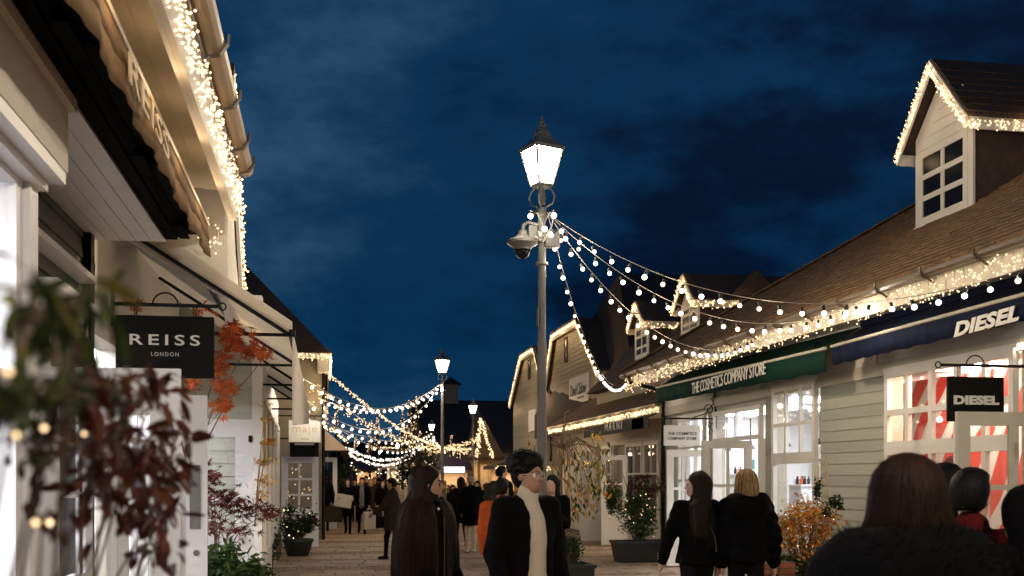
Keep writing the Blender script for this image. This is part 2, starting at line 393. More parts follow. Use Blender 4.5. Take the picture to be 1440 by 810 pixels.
def roof_shingles(parent, O, U, V, lu, lv, m, ex=.17, w=.24, clip=None, th=.018, jit=.012):
    """overlapping shingles over a sloped sheet: O corner at the eave, U along the eave, V up the slope"""
    O = Vector(O); U = Vector(U).normalized(); V = Vector(V).normalized(); Nn = U.cross(V)
    if Nn.z < 0: Nn = -Nn
    b = MB(); nv = int(lv/ex)
    for j in range(nv):
        u = -w*.5*(j % 2)
        while u < lu:
            ww = w*random.uniform(.75, 1.2); u0 = max(u, 0); u1 = min(u+ww-.008, lu); v0 = j*ex+random.uniform(-jit, jit); v1 = v0+ex*1.25
            if u1 > u0+.03 and (clip is None or clip((u0+u1)/2, v0)):
                t = th*random.uniform(.7, 1.3)
                p = [O+U*u0+V*v0+Nn*.003, O+U*u1+V*v0+Nn*.003, O+U*u1+V*v1, O+U*u0+V*v1, O+U*u0+V*v0+Nn*(t+.006), O+U*u1+V*v0+Nn*(t+.006), O+U*u1+V*v1+Nn*.007, O+U*u0+V*v1+Nn*.007]
                b.add(p, [(4, 5, 6, 7), (0, 1, 5, 4), (0, 4, 7, 3), (1, 2, 6, 5)])
            u += ww
    return tag(b.build('shingle', m, parent, fix=False), kind='stuff')

# street lamp, built once at the origin -----------------------------------------
def make_street_lamp(label):
    r = empty('street_lamp', (0, 0, 0), label, 'street lamp', 'street lamps along the promenade')
    b = MB(); b.lathe([(.13, 0), (.13, .12), (.095, .16), (.085, .9), (.07, 1.0), (.057, 1.06), (.054, 3.2), (.046, 3.24), (.044, 4.62), (.055, 4.64), (.055, 4.72), (.03, 4.74), (.028, 4.95)], n=16)
    b.build('pole', M['iron'], r, smooth=False)
    c = MB()
    c.lathe([(.065, 4.36), (.075, 4.38), (.075, 4.44), (.065, 4.46)], n=12)
    c.build('collar', M['iron'], r)
    for k in range(4):
        c = MB(); a = PI/4+k*PI/2; dx = math.cos(a); dy = math.sin(a)
        c.tube([(dx*.03, dy*.03, 4.72), (dx*.12, dy*.12, 4.76), (dx*.15, dy*.15, 4.84), (dx*.12, dy*.12, 4.91), (dx*.075, dy*.075, 4.95)], .010, 5); c.build('scroll_bracket', M['iron'], r)
    z0, z1 = 4.97, 5.37; a0, a1 = .085, .17      # lantern: four sloping panes in a frame
    fr = MB(); cor = [(-1, -1), (1, -1), (1, 1), (-1, 1)]
    for i in range(4):
        p, q = cor[i], cor[(i+1) % 4]
        fr.bar((p[0]*a0, p[1]*a0, z0), (p[0]*a1, p[1]*a1, z1), .022)
        fr.bar((p[0]*a0, p[1]*a0, z0), (q[0]*a0, q[1]*a0, z0), .02); fr.bar((p[0]*a1, p[1]*a1, z1), (q[0]*a1, q[1]*a1, z1), .028)
    fr.box(-a0, -a0, z0-.02, a0, a0, z0-.004)
    lan = fr.build('lantern', M['iron'], r)
    for i in range(4):
        p, q = cor[i], cor[(i+1) % 4]; e = .93
        nx = (p[0]+q[0])/2*.006; ny = (p[1]+q[1])/2*.006
        vs = []
        for d in (0, 1): vs += [(p[0]*a0*e+nx*d, p[1]*a0*e+ny*d, z0+.01), (q[0]*a0*e+nx*d, q[1]*a0*e+ny*d, z0+.01), (q[0]*a1*e+nx*d, q[1]*a1*e+ny*d, z1-.01), (p[0]*a1*e+nx*d, p[1]*a1*e+ny*d, z1-.01)]
        MB().add(vs, [(0, 1, 2, 3), (4, 5, 6, 7), (0, 1, 5, 4), (1, 2, 6, 5), (2, 3, 7, 6), (3, 0, 4, 7)]).build('pane', M['lampglass'], lan)
    hd = MB(); hd.lathe([(.265, z1), (.272, z1+.018), (.235, z1+.045), (.18, z1+.085), (.125, z1+.135), (.10, z1+.15), (.095, z1+.195), (.08, z1+.22), (.05, z1+.25), (.05, z1+.28), (.028, z1+.29), (.032, z1+.32), (.012, z1+.36), (.004, z1+.39)], n=4, ph=PI/4)
    hd.build('lamp_hood', M['iron'], r)
    lamp('lantern_light', r, (0, 0, z0+.17), 0, r=.07)
    return r
LAMP0 = make_street_lamp('tall lit lantern post with a dome camera and light strings tied to its neck')
def set_lamp(o, loc, h, power, label=None, rz=.35):
    o.location = loc; s = h/5.74; o.scale = (s,)*3; o.rotation_euler = (0, 0, rz)
    if label: o['label'] = label
    for c in o.children:
        if c.type == 'LIGHT':
            c.data = c.data.copy(); c.data.energy = power; c.data.color = (1, .80, .54); c.data.shadow_soft_size = .07
    return o
# ------------------------------------------------------------------ right: long sided shop building
XR = 7.15; YF = 21.95; YN = 3.0
def shop_row_right():
    R = empty('shop_building', (XR, YF, 0), 'long sage clapboard shop building with brown shingle roof and one big dormer, on the right', 'building')
    T = TX(XR, -1)
    # openings (y0, y1, z0, z1), far to near
    win_f = (yx(994, XR), yx(957, XR), .75, 2.85)
    door = (yx(1074, XR), yx(1006, XR), 0, 2.86)
    win_t = (yx(1151, XR), yx(1090, XR), .55, zx(1091, 546, XR))
    win_d = (yx(1433, XR), yx(1250, XR), .55, zx(1250, 524, XR))
    door_d = (6.6, 8.6, 0, 2.9)
    ops = [win_f, door, win_t, win_d, door_d]
    top = 3.72
    w = MB(); cuts = sorted([YN, YF]+[v for o in ops for v in o[:2]])
    for a, b in zip(cuts, cuts[1:]):
        c = (a+b)/2; o = next((o for o in ops if o[0] < c < o[1]), None)
        if o is None: w.box(XR+.03, a, 0, XR+.2, b, top)
        else:
            if o[2] > 0: w.box(XR+.03, a, 0, XR+.2, b, o[2])
            w.box(XR+.03, a, o[3], XR+.2, b, top)
    w.box(XR+.2, YF-.17, 0, 12.5, YF, 3.72)
    w.build('wall', M['trim'], R)
    # clapboards, each a piece of its own, interrupted by the openings
    ub = MB(); ub.add([(0, 0, 0), (-.026, 0, 0), (-.010, 0, .166), (0, 0, .166), (0, 1, 0), (-.026, 1, 0), (-.010, 1, .166), (0, 1, .166)], [(0, 1, 2, 3), (4, 7, 6, 5), (0, 4, 5, 1), (1, 5, 6, 2), (2, 6, 7, 3), (3, 7, 4, 0)])
    bm_ = ub.mesh('siding_board', M['siding'])
    z = .12; row = 0
    while z < 2.95:
        segs = [(YN, YF-.14)]
        for o in ops:
            if o[2]-.06 < z+.15 and o[3]+.06 > z:
                ns = []
                for a, b in segs:
                    if o[1]+.05 <= a or o[0]-.05 >= b: ns.append((a, b)); continue
                    if o[0]-.05 > a: ns.append((a, o[0]-.05))
                    if o[1]+.05 < b: ns.append((o[1]+.05, b))
                segs = ns
        for a, b in segs:
            if b-a > .04: piece('siding_board', bm_, R, (XR+.03, a, z), None, (1, b-a, 1))
        z += .157; row += 1
    tr = MB(); tr.box(XR-.03, YF-.14, 0, XR+.03, YF+.005, 3.7); tr.box(XR+.012, YN, 0, XR+.03, YF-.14, .12)
    tr.build('corner_board', M['white'], R)
    f = MB(); f.box(XR-.035, YN, 2.97, XR+.03, YF-.14, 3.14); f.build('header_board', M['trim'], R)
    f = MB(); f.box(XR-.012, YN, 3.14, XR+.03, YF-.14, 3.72); f.build('frieze_board', M['white'], R)
    for y in (9.3, 13.0, 16.8): MB().box(XR-.03, y-.09, 3.142, XR-.012, y+.09, 3.715).build('frieze_batten', M['white'], R)
    # soffit, fascia, gutter
    XE = 6.42
    for k in range(6):
        x = XE+.03+k*.117; MB().box(x, YN, 3.72, x+.113, YF+.3, 3.735).build('soffit_board', M['white'], R)
    s = MB(); s.box(XE, YN, 3.60, XE+.028, YF+.32, 3.86); s.box(XE+.03, YF+.27, 3.60, 9.5, YF+.30, 3.86); s.build('fascia', M['cream'], R)
    gz, gx = 3.86, XE-.075
    arc = [(gx+.065*math.cos(PI+PI*k/6), gz+.065*math.sin(PI+PI*k/6)) for k in range(7)]
    arc += [(gx+.055*math.cos(2*PI-PI*k/6), gz+.055*math.sin(2*PI-PI*k/6)+.004) for k in range(7)]
    gt = MB(); gt.prism([(x, YN, zz) for x, zz in arc], (0, YF+.34-YN, 0)); go = gt.build('gutter', M['gutter'], R)
    for k in range(19):
        y = YF-.1-k*.95
        MB().tube([(XE, y, 3.74), (gx+.02, y, gz-.082), (gx-.05, y, gz-.066), (gx-.082, y, gz-.01), (gx-.078, y, gz+.035)], .013, 5).build('bracket', M['gutter'], go)
    # roof: main slope with hipped far end, pitch 32 degrees
    tp = math.tan(rad(32)); xr, z0 = 11.6, 3.90; x0 = XE-.09; yh = YF+.33; rise = (xr-x0)*tp; zr = z0+rise; yr = yh-(xr-x0)
    rf = MB(); rf.add([(x0, YN, z0), (x0, yh, z0), (xr, yr, zr), (xr, YN, zr), (2*xr-x0, yh, z0), (2*xr-x0, YN, z0),
                       (x0+.02, YN, z0-.06), (x0+.02, yh-.02, z0-.06), (2*xr-x0, yh-.02, z0-.06), (2*xr-x0, YN, z0-.06)],
                      [(0, 1, 2, 3), (1, 4, 2), (3, 2, 4, 5), (0, 6, 7, 1), (1, 7, 8, 4), (6, 9, 8, 7), (0, 3, 5, 9, 6)])
    roof = rf.build('roof', M['roofA'], R)
    lv = (xr-x0)/math.cos(rad(32))
    yd = 13.65; xd = 8.57
    roof_shingles(roof, (x0, yh, z0), (0, -1, 0), (math.cos(rad(32)), 0, math.sin(rad(32))), yh-YN, lv, M['roofA'],
                  clip=lambda u, v: u > v*math.cos(rad(32))-.05)
    hp = MB()
    for k in range(22):
        t0 = k/22; p = Vector((x0, yh, z0)).lerp(Vector((xr, yr, zr)), t0); q = Vector((x0, yh, z0)).lerp(Vector((xr, yr, zr)), t0+1.1/22)
        hp.bar(p+Vector((0, 0, .045)), q+Vector((0, 0, .03)), .2, .025)
    hp.build('hip_tile', M['roofA'], roof)
    # dormer
    hw, ze, za, zb = .69, 6.58, 7.42, 5.30; xb = xd+1.9+.6
    d = MB()
    d.prism([(xd, yd-hw, zb-.5), (xd, yd-hw, ze), (xd, yd, za-.08), (xd, yd+hw, ze), (xd, yd+hw, zb-.5)], (xb-xd, 0, 0))
    d.build('dormer', M['roofD'], R)
    fr = MB(); fr.prism([(xd-.03, yd-hw-.01, ze-.22), (xd-.03, yd-hw-.01, ze), (xd-.03, yd, za-.1), (xd-.03, yd+hw+.01, ze), (xd-.03, yd+hw+.01, ze-.22)], (.03, 0, 0))
    for sy in (-1, 1): fr.box(xd-.035, yd+sy*hw-.09*(sy > 0)-.01*(sy < 0), zb-.02, xd, yd+sy*hw+.09*(sy < 0)+.01*(sy > 0), ze-.22)
    fr.box(xd-.06, yd-hw-.02, zb-.05, xd, yd+hw+.02, zb)
    fr.build('dormer_front', M['white'], R)
    for k in range(4): MB().box(xd-.042, yd-hw+.12+k*.03, ze-.2+k*.155, xd-.03, yd+hw-.12-k*.03-(.12*k), ze-.06+k*.155).build('gable_board', M['white'], R)
    glazed(R, 'dormer_window', TX(xd-.005, -1), yd-hw+.09, yd+hw-.09, zb, ze-.22, [yd], [zb+.07+(ze-.22-zb-.14)*k/3 for k in (1, 2)], fw=.10, bw=.075, dep=.05, m=M['white'], glass=M['dglass'])
    sl = MB(); ov = .17; dz = (za-ze)/hw
    for sy in (-1, 1):
        e = yd+sy*(hw+ov); ez = ze-ov*dz+.04
        sl.prism([(xd-.22, yd, za+.03), (xd-.22, e, ez), (xd-.22, e, ez+.05), (xd-.22, yd, za+.09)], (xb-xd+.4, 0, 0))
    dr = sl.build('dormer_roof', M['roofD'], R)
    for sy in (-1, 1):
        Lh = math.hypot(hw+ov, (hw+ov)*dz)
        roof_shingles(dr, (xd-.22, yd+sy*(hw+ov), ze-ov*dz+.10), (1, 0, 0), (0, -sy*(hw+ov)/Lh, (hw+ov)*dz/Lh), xb-xd+.4, Lh, M['roofD'])
    bb = MB()
    for sy in (-1, 1):
        e = yd+sy*(hw+ov)
        bb.prism([(xd-.25, yd, za+.06), (xd-.25, e, ze-ov*dz+.06), (xd-.25, e, ze-ov*dz-.12), (xd-.25, yd, za-.14)], (.03, 0, 0))
        bb.box(xd-.2, e-.012, ze-ov*dz-.12, xb, e+.012, ze-ov*dz+.04)
    bb.build('bargeboard', M['white'], R)
    # windows and doors
    for nm, o, cols, rows, split in (('window', win_f, 3, 2, None), ('window', win_t, 3, 2, 1.95), ('window', win_d, 5, 2, 2.02)):
        y0, y1, z0_, z1 = o
        if split is None: us = [y0+(y1-y0)*k/3 for k in (1, 2)]; vs = [2.25, 1.6]
        else: us = [y0+(y1-y0)*k/cols for k in range(1, cols)]; vs = [split, split+(z1-.07-split)/2]
        if split is None: glazed(R, nm, T, y0, y1, z0_, z1, us, vs, m=M['white'], glass=M['glass'], fw=.07, bw=.04, dep=.07)
        else:
            glazed(R, nm, T, y0, y1, split, z1, us, vs[1:], m=M['white'], glass=M['glass'], bottom=.09, fw=.08, bw=.05 if cols == 3 else .075, dep=.07)
            lo_us = [] if cols == 3 else [y0+(y1-y0)*k/5 for k in (1, 2, 3, 4)]
            glazed(R, nm, T, y0, y1, z0_, split-.001, lo_us, [], m=M['white'], glass=M['glass'], fw=.08, bw=.08, dep=.068)
        MB().box(XR-.12, y0-.06, z0_-.06, XR+.0, y1+.06, z0_-.001).build('window_sill', M['white'], R); MB().box(XR-.06, y0-.05, z1+.001, XR+.03, y1+.05, z1+.05).build('window_head', M['white'], R)
    y0, y1, _, z1 = door
    glazed(R, 'transom_window', T, y0, y1, 2.30, z1, [(y0+y1)/2], [], m=M['white'], glass=M['glass'], fw=.07, bw=.05, dep=.07)
    for ya in (y0, y1-.07): MB().box(XR-.07, ya, 0, XR+.1, ya+.07, 2.299).build('door_jamb', M['white'], R)
    y0, y1, _, z1 = door_d
    fr = MB(); fr.box(XR-.07, y0, 0, XR+.1, y0+.07, z1); fr.box(XR-.07, y1-.07, 0, XR+.1, y1, z1); fr.box(XR-.07, y0+.07, z1-.07, XR+.1, y1-.07, z1); fr.build('door_frame', M['white'], R)
    # opened door leaves, square to the wall
    def leaf(x0, x1, Y, z1, us, vs, m, hand):
        o = glazed(R, 'door', TY(Y), x0, x1, .03, z1, us, vs, fw=.13, bw=.05, dep=.045, bottom=.72, m=M[m], glass=M['glass'])
        b = MB()
        b.box(x0+.16, Y-.052, .2, x1-.16, Y-.045, .62); hx = x0+.06 if hand < 0 else x1-.06
        b.build('kick_panel', M[m], o); MB().tube([(hx, Y-.05, 1.0), (hx, Y-.1, 1.0), (hx+.1*(-hand), Y-.1, 1.0)], .011, 6).build('handle', M['black'], o)
        return o
    p = W(937, 800, D=19.7); leaf(p.x, XR-.08, p.y, 2.17, [p.x+(XR-.08-p.x)*.37, p.x+(XR-.08-p.x)*.66], [1.45], 'white', -1)
    p = W(986, 800, D=17.75); leaf(p.x, XR-.08, p.y, 2.27, [p.x+(XR-.08-p.x)*.52], [1.52], 'trim', -1)
    p = W(1343, 800, D=10.0); leaf(p.x, XR-.08, p.y, 2.27, [p.x+.56, p.x+.78], [1.56], 'trim', -1)
    # awnings
    def awning(px, m, txt, tpos, tw, th, shear, bold):
        (xl, yl1), (xr_, yr1), vl, vr = px     # front bar pixel ends (far, near) and valance drops in metres
        A = W(xl, yl1, X=6.62); B = W(xr_, yr1, X=6.62)
        if B.y < 9.8: B = A.lerp(B, (A.y-8.7)/(A.y-B.y)) if False else B
        a = MB(); Ta = Vector((XR-.06, A.y, A.z+.30)); Tb = Vector((XR-.06, B.y, B.z+.30))
        n = 24
        for k in range(n):      # slightly sagging top cloth
            t0, t1 = k/n, (k+1)/n
            s = lambda t: -.012*math.sin(t*PI*6)**2
            p0, p1 = Ta.lerp(Tb, t0), Ta.lerp(Tb, t1); q0, q1 = A.lerp(B, t0)+Vector((0, 0, s(t0))), A.lerp(B, t1)+Vector((0, 0, s(t1)))
            a.add([p0, p1, q1, q0, p0-Vector((0, 0, .012)), p1-Vector((0, 0, .012)), q1-Vector((0, 0, .012)), q0-Vector((0, 0, .012))], [(0, 1, 2, 3), (7, 6, 5, 4), (0, 3, 7, 4), (1, 5, 6, 2), (3, 2, 6, 7), (0, 4, 5, 1)])
        aw = a.build('awning', M[m], R)
        v = MB(); n = 60
        for k in range(n):
            t0, t1 = k/n, (k+1)/n
            def q(t, f): 
                p = A.lerp(B, t); d = vl+(vr-vl)*t
                return p+Vector((-.03+(.010*math.sin(t*47)+.008*math.sin(t*113+1))*f, 0, -.015-(d+.006*math.sin(t*61))*f))
            o_ = Vector((.008, 0, 0))
            v.add([q(t0, 0), q(t1, 0), q(t1, 1), q(t0, 1), q(t0, 0)+o_, q(t1, 0)+o_, q(t1, 1)+o_, q(t0, 1)+o_], [(0, 1, 2, 3), (7, 6, 5, 4), (3, 2, 6, 7), (0, 4, 5, 1)])
        v.build('valance', M[m], aw, smooth=True)
        MB().tube([A+Vector((-.03, .02, 0)), B+Vector((-.03, -.02, 0))], .022, 8).build('front_bar', M['trim'], aw)
        bx = MB(); bx.box(XR-.16, B.y, A.z+.26, XR-.02, A.y, A.z+.38)
        bx.build('cassette', M[m], aw)
        for t in (.06, .94):
            ar = MB(); ar.tube([Ta.lerp(Tb, t)-Vector((0, 0, .1)), Vector((6.85, A.lerp(B, t+(-.05 if t > .5 else .05)).y, A.z+.1)), A.lerp(B, t)], .02, 6); ar.build('folding_arm', M['black'], aw)
        P = W(*tpos, X=6.57); return aw, P
    aw, P = awning(((925, 545), (1163, 490), .30, .30), 'green', '', (992, 531), 0, 0, 0, 0)
    A = W(942, 557, X=6.572); 
    c = W(1021, 533, X=6.566); l = abs(yx(967, 6.566)-yx(1069, 6.566))
    dirv = (W(1069, 521, X=6.566)-W(970, 549, X=6.566)).normalized()
    text(aw, 'lettering', 'THE COSMETICS COMPANY STORE', c+Vector((-.012, 0, 0)), dirv, (0, 0, 1), l*.99, .20, M['print_w'], space=.9, shear=.06)
    aw, P = awning(((1173, 487), (1470, 407), .235, .24), 'navy', '', (1385, 455), 0, 0, 0, 0)
    c = W(1387, 452.5, X=6.566); l = abs(yx(1341, 6.566)-yx(1432, 6.566))
    text(aw, 'lettering', 'DIESEL', c+Vector((-.016, 0, 0)), (W(1432, 440, X=6.566)-W(1341, 465, X=6.566)), (0, 0, 1), l, .155, M['print_w'], bold=.045, shear=.22, space=1.04)
    dp = MB(); dp.tube([(XR-.06, YF-.22, 3.5), (XR-.06, YF-.22, .1)], .045, 8); dp.tube([(XE-.07, YF-.22, 3.8), (XE-.05, YF-.22, 3.66), (XR-.06, YF-.22, 3.5)], .04, 8); dp.build('downpipe', M['black'], R)
    # shop rooms behind the glass
    def room(y0, y1, xback, zc, fl, wall, panels, pm):
        b = MB(); b.box(XR+.2, y0, .005, xback, y1, .03, 1); b.box(xback, y0, .03, xback+.06, y1, zc); b.box(XR+.21, y0-.06, .03, xback, y0, zc); b.box(XR+.21, y1, .03, xback, y1+.06, zc); b.box(XR+.21, y0, zc, xback, y1, zc+.05)
        b.build('shop_room', [M[wall], M['shopfloor']], R)
        for x, y in panels: MB().box(x-.55, y-.35, zc-.05, x+.55, y+.35, zc-.02).build('ceiling_panel', M[pm], R)
    room(14.0, 21.7, 10.6, 3.0, .03, 'shopwhite', [(8.3, y) for y in (15.0, 17.0, 19.0, 20.8)]+[(9.8, 16), (9.8, 19)], 'panel')
    room(5.2, 13.85, 10.2, 3.05, .03, 'shopwhite', [(8.9, y) for y in (7, 9.2, 11.4, 13.0)]+[(7.65, 10), (7.65, 12)], 'warmpanel')
    # shelves and posters of the cosmetics shop
    sh = MB()
    for z in (.7, 1.15, 1.6, 2.05): sh.box(10.3, 14.6, z, 10.6, 21.2, z+.03)
    for y in (14.6, 16.8, 19.0, 21.15): sh.box(10.28, y, .03, 10.6, y+.05, 2.3)
    sh.build('wall_shelf', M['trim'], R)
    bt = [M['print_b'], M['print_g'], M['lr'], M['navy'], M['lilac']]
    bo = MB(); 
    for z in (.73, 1.18, 1.63):
        for k in range(70): 
            y = random.uniform(14.8, 21); h = random.uniform(.06, .22); bo.lathe([(.03, 0), (.03, h*.7), (.012, h*.75), (.012, h)], (10.4+random.uniform(-.06, .1), y, z), 6, random.randrange(5))
    tag(bo.build('bottle', bt, R, fix=False), kind='stuff')
    p = W(1054, 653, X=8.9); MB().box(p.x, p.y-.3, p.z-.22, p.x+.04, p.y+.3, p.z+.2).build('poster', M['lilac'], R); MB().box(p.x-.008, p.y-.28, p.z-.1, p.x-.002, p.y+.05, p.z+.1).build('poster', mat('teal_print', (.02, .16, .15), .5), R)
    for px, py, hh in ((1118, 668, 1.5), (1138, 690, 1.2), (1108, 700, 1.0), (1030, 640, 1.7)):
        p = W(px, py, X=8.3); st_ = MB(); st_.box(p.x, p.y-.25, .03, p.x+.3, p.y+.25, hh); st_.box(p.x-.02, p.y-.28, hh, p.x+.32, p.y+.28, hh+.03); o = st_.build('display_stand', M['shopwhite'], R); bo = MB()
        for k in range(9): bo.lathe([(.028, 0), (.028, .1), (.012, .11), (.012, .15)], (p.x+random.uniform(.03, .27), p.y+random.uniform(-.22, .22), hh+.032), 6, random.randrange(5))
        tag(bo.build('bottle', bt, o, fix=False), kind='stuff')
    for y in (15.2, 16.3, 17.6, 19.2, 20.4): MB().lathe([(.012, .7), (.012, .12), (.10, .0), (.09, .0), (.01, .1)], (8.0, y, 2.2), 12).build('pendant_lamp', M['black'], R)
    # swirl backdrop of the near shop
    m = bpy.data.materials.new('red_swirl_print'); m.use_nodes = True; t = m.node_tree; b = t.nodes['Principled BSDF']
    tcn = t.nodes.new('ShaderNodeTexCoord'); wv = t.nodes.new('ShaderNodeTexWave'); wv.wave_type = 'RINGS'; wv.rings_direction = 'X'
    wv.inputs['Scale'].default_value = .78; wv.inputs['Distortion'].default_value = 7.0; wv.inputs['Detail'].default_value = 0.6; wv.inputs['Detail Scale'].default_value = .75
    mpn = t.nodes.new('ShaderNodeMapping'); mpn.inputs['Location'].default_value = (-7.9, -9.0, -.2)
    cr = t.nodes.new('ShaderNodeValToRGB'); cr.color_ramp.interpolation = 'CONSTANT'; cr.color_ramp.elements[0].color = (.62, .035, .02, 1); cr.color_ramp.elements[1].position = .60; cr.color_ramp.elements[1].color = (.82, .80, .76, 1)
    t.links.new(tcn.outputs['Object'], mpn.inputs[0]); t.links.new(mpn.outputs[0], wv.inputs['Vector']); t.links.new(wv.outputs['Fac'], cr.inputs[0]); t.links.new(cr.outputs[0], b.inputs['Base Color']); b.inputs['Roughness'].default_value = .5
    MB().box(8.02, 8.9, .03, 8.06, 13.8, 2.98).build('swirl_backdrop', m, R)
    # fairy lights of this building
    fairy('deep curtain of warm fairy lights along the eave of the brown shingle roof', [(XE-.012, YF+.28, 3.80), (XE-.012, YN, 3.80)], (.0, .24), 62, .0095, spread=.022, lights=(1.0, .4, (-.26, 0, -.22)))
    fairy('short warm fairy lights turning the far corner of the brown shingle eave', [(XE, YF+.325, 3.76), (XE+.75, YF+.325, 3.76)], (0, .22), 80, .010)
    eL = (xd-.275, yd+hw+ov+.02, ze-ov*dz); eR = (xd-.275, yd-hw-ov, ze-ov*dz); ap = (xd-.275, yd, za+.02)
    fairy('warm fairy lights outlining the big dormer gable on the brown roof', [eL, ap, eR], (-.02, .10), 110, .011, spread=.03, lights=(.55, 1.2, (-.15, 0, -.05)))
    fairy('warm fairy lights along the side eave of the big dormer', [(xd-.27, yd-hw-ov-.03, ze-ov*dz+.02), (xb, yd-hw-ov-.03, ze-ov*dz+.02)], (0, .12), 90, .011, spread=.02, lights=(.9, .9, (0, -.15, .05)))
    return R
shop_row_right()

def hang_sign(label, c, w, h, D, m, lines, wallx, bar_z, ring=True, reach=None, t=.035):
    """board hung by two links from an arm that comes out of a wall; faces the street's length"""
    r = empty('hanging_sign', (wallx, c.y, bar_z), label, 'sign')
    x0, x1 = c.x-w/2, c.x+w/2; z0, z1 = c.z-h/2, c.z+h/2
    b = MB().box(x0, c.y-t/2, z0, x1, c.y+t/2, z1).build('board', M[m], r)
    soften(b, .006)
    far = reach
    a = MB(); a.tube([(wallx, c.y, bar_z), (far, c.y, bar_z)], .016, 8)
    if ring:
        n = 10; e = far+(.03 if far > wallx else -.03)
        a.tube([(e+.03*math.cos(2*PI*k/n), c.y, bar_z+.03*math.sin(2*PI*k/n)) for k in range(n+1)], .007, 5)
        mx = c.x; a.tube([(mx+.10*math.cos(PI*k/8), c.y, bar_z+.10*math.sin(PI*k/8)) for k in range(9)], .007, 5)
    a.box(min(wallx, wallx+(.02 if far > wallx else -.02)), c.y-.03, bar_z-.18, max(wallx, wallx+(.02 if far > wallx else -.02)), c.y+.03, bar_z+.18)
    a.build('arm', M['black'], r)
    k = MB()
    for x in (x0+w*.2, x1-w*.2):
        z = bar_z
        while z > z1+.01:
            k.tube([(x+.012*math.cos(2*PI*i/6), c.y+.004*(int(z*100) % 2), z-.02+.02*math.sin(2*PI*i/6)) for i in range(7)], .0045, 4); z -= .034
    k.build('chain', M['black'], r)
    for s, dx, dz, tw, th, mm, kw in lines:
        text(b, 'lettering', s, (c.x+dx, c.y-t/2-.003, c.z+dz), (1, 0, 0), (0, 0, 1), tw, th, M[mm], **kw)
    return r
c = W(1371.5, 561.5, D=10.55); s = 10.55/FPX
hang_sign('black hanging sign with bold white capitals before the red swirl window', c, 87*s, 63*s, 10.55, 'signblk', [('DIESEL', 0, -.01, 70*s, 13*s, 'print_w', dict(bold=.055, space=1.02))], XR, zx(1371, 514, W(1371, 514, D=10.55).x) , reach=W(1318, 514, D=10.55).x)
c = W(959, 612.5, D=19.6); s = 19.6/FPX
r = hang_sign('small white board with two lines of black capitals on a scrolled iron bracket', c, 53*s, 29*s, 19.6, 'signwht', [('THE COSMETICS', 0, .035, 42*s, 4.4*s, 'print_b', dict(bold=.01)), ('COMPANY STORE', 0, -.055, 42*s, 4.4*s, 'print_b', dict(bold=.01))], XR, W(959, 588.5, D=19.6).z, reach=W(930, 588, D=19.6).x, ring=False)
z = W(959, 588.5, D=19.6).z; y = c.y; b = MB()
for dz, R_, ph in ((.17, .11, 0), (-.12, .07, 0)):
    b.tube([(XR-.14-R_*.9*math.cos(k*.5)*(1-k*.05), y, z+dz+R_*math.sin(k*.5)*(1-k*.05)) for k in range(15)], .009, 5)
b.tube([(XR-.03, y, z+.45), (XR-.06, y, z+.28), (XR-.2, y, z+.1), (XR-.45, y, z+.015)], .010, 5); b.tube([(XR-.02, y, z-.3), (XR-.02, y, z+.5)], .014, 6)
b.tube([(XR-.03, y, z+.5), (XR-.09, y, z+.36), (XR-.03, y, z+.24)], .009, 5); b.tube([(XR-.03, y, z-.02), (XR-.12, y, z-.14), (XR-.03, y, z-.3)], .009, 5)
b.build('scroll', M['black'], r)
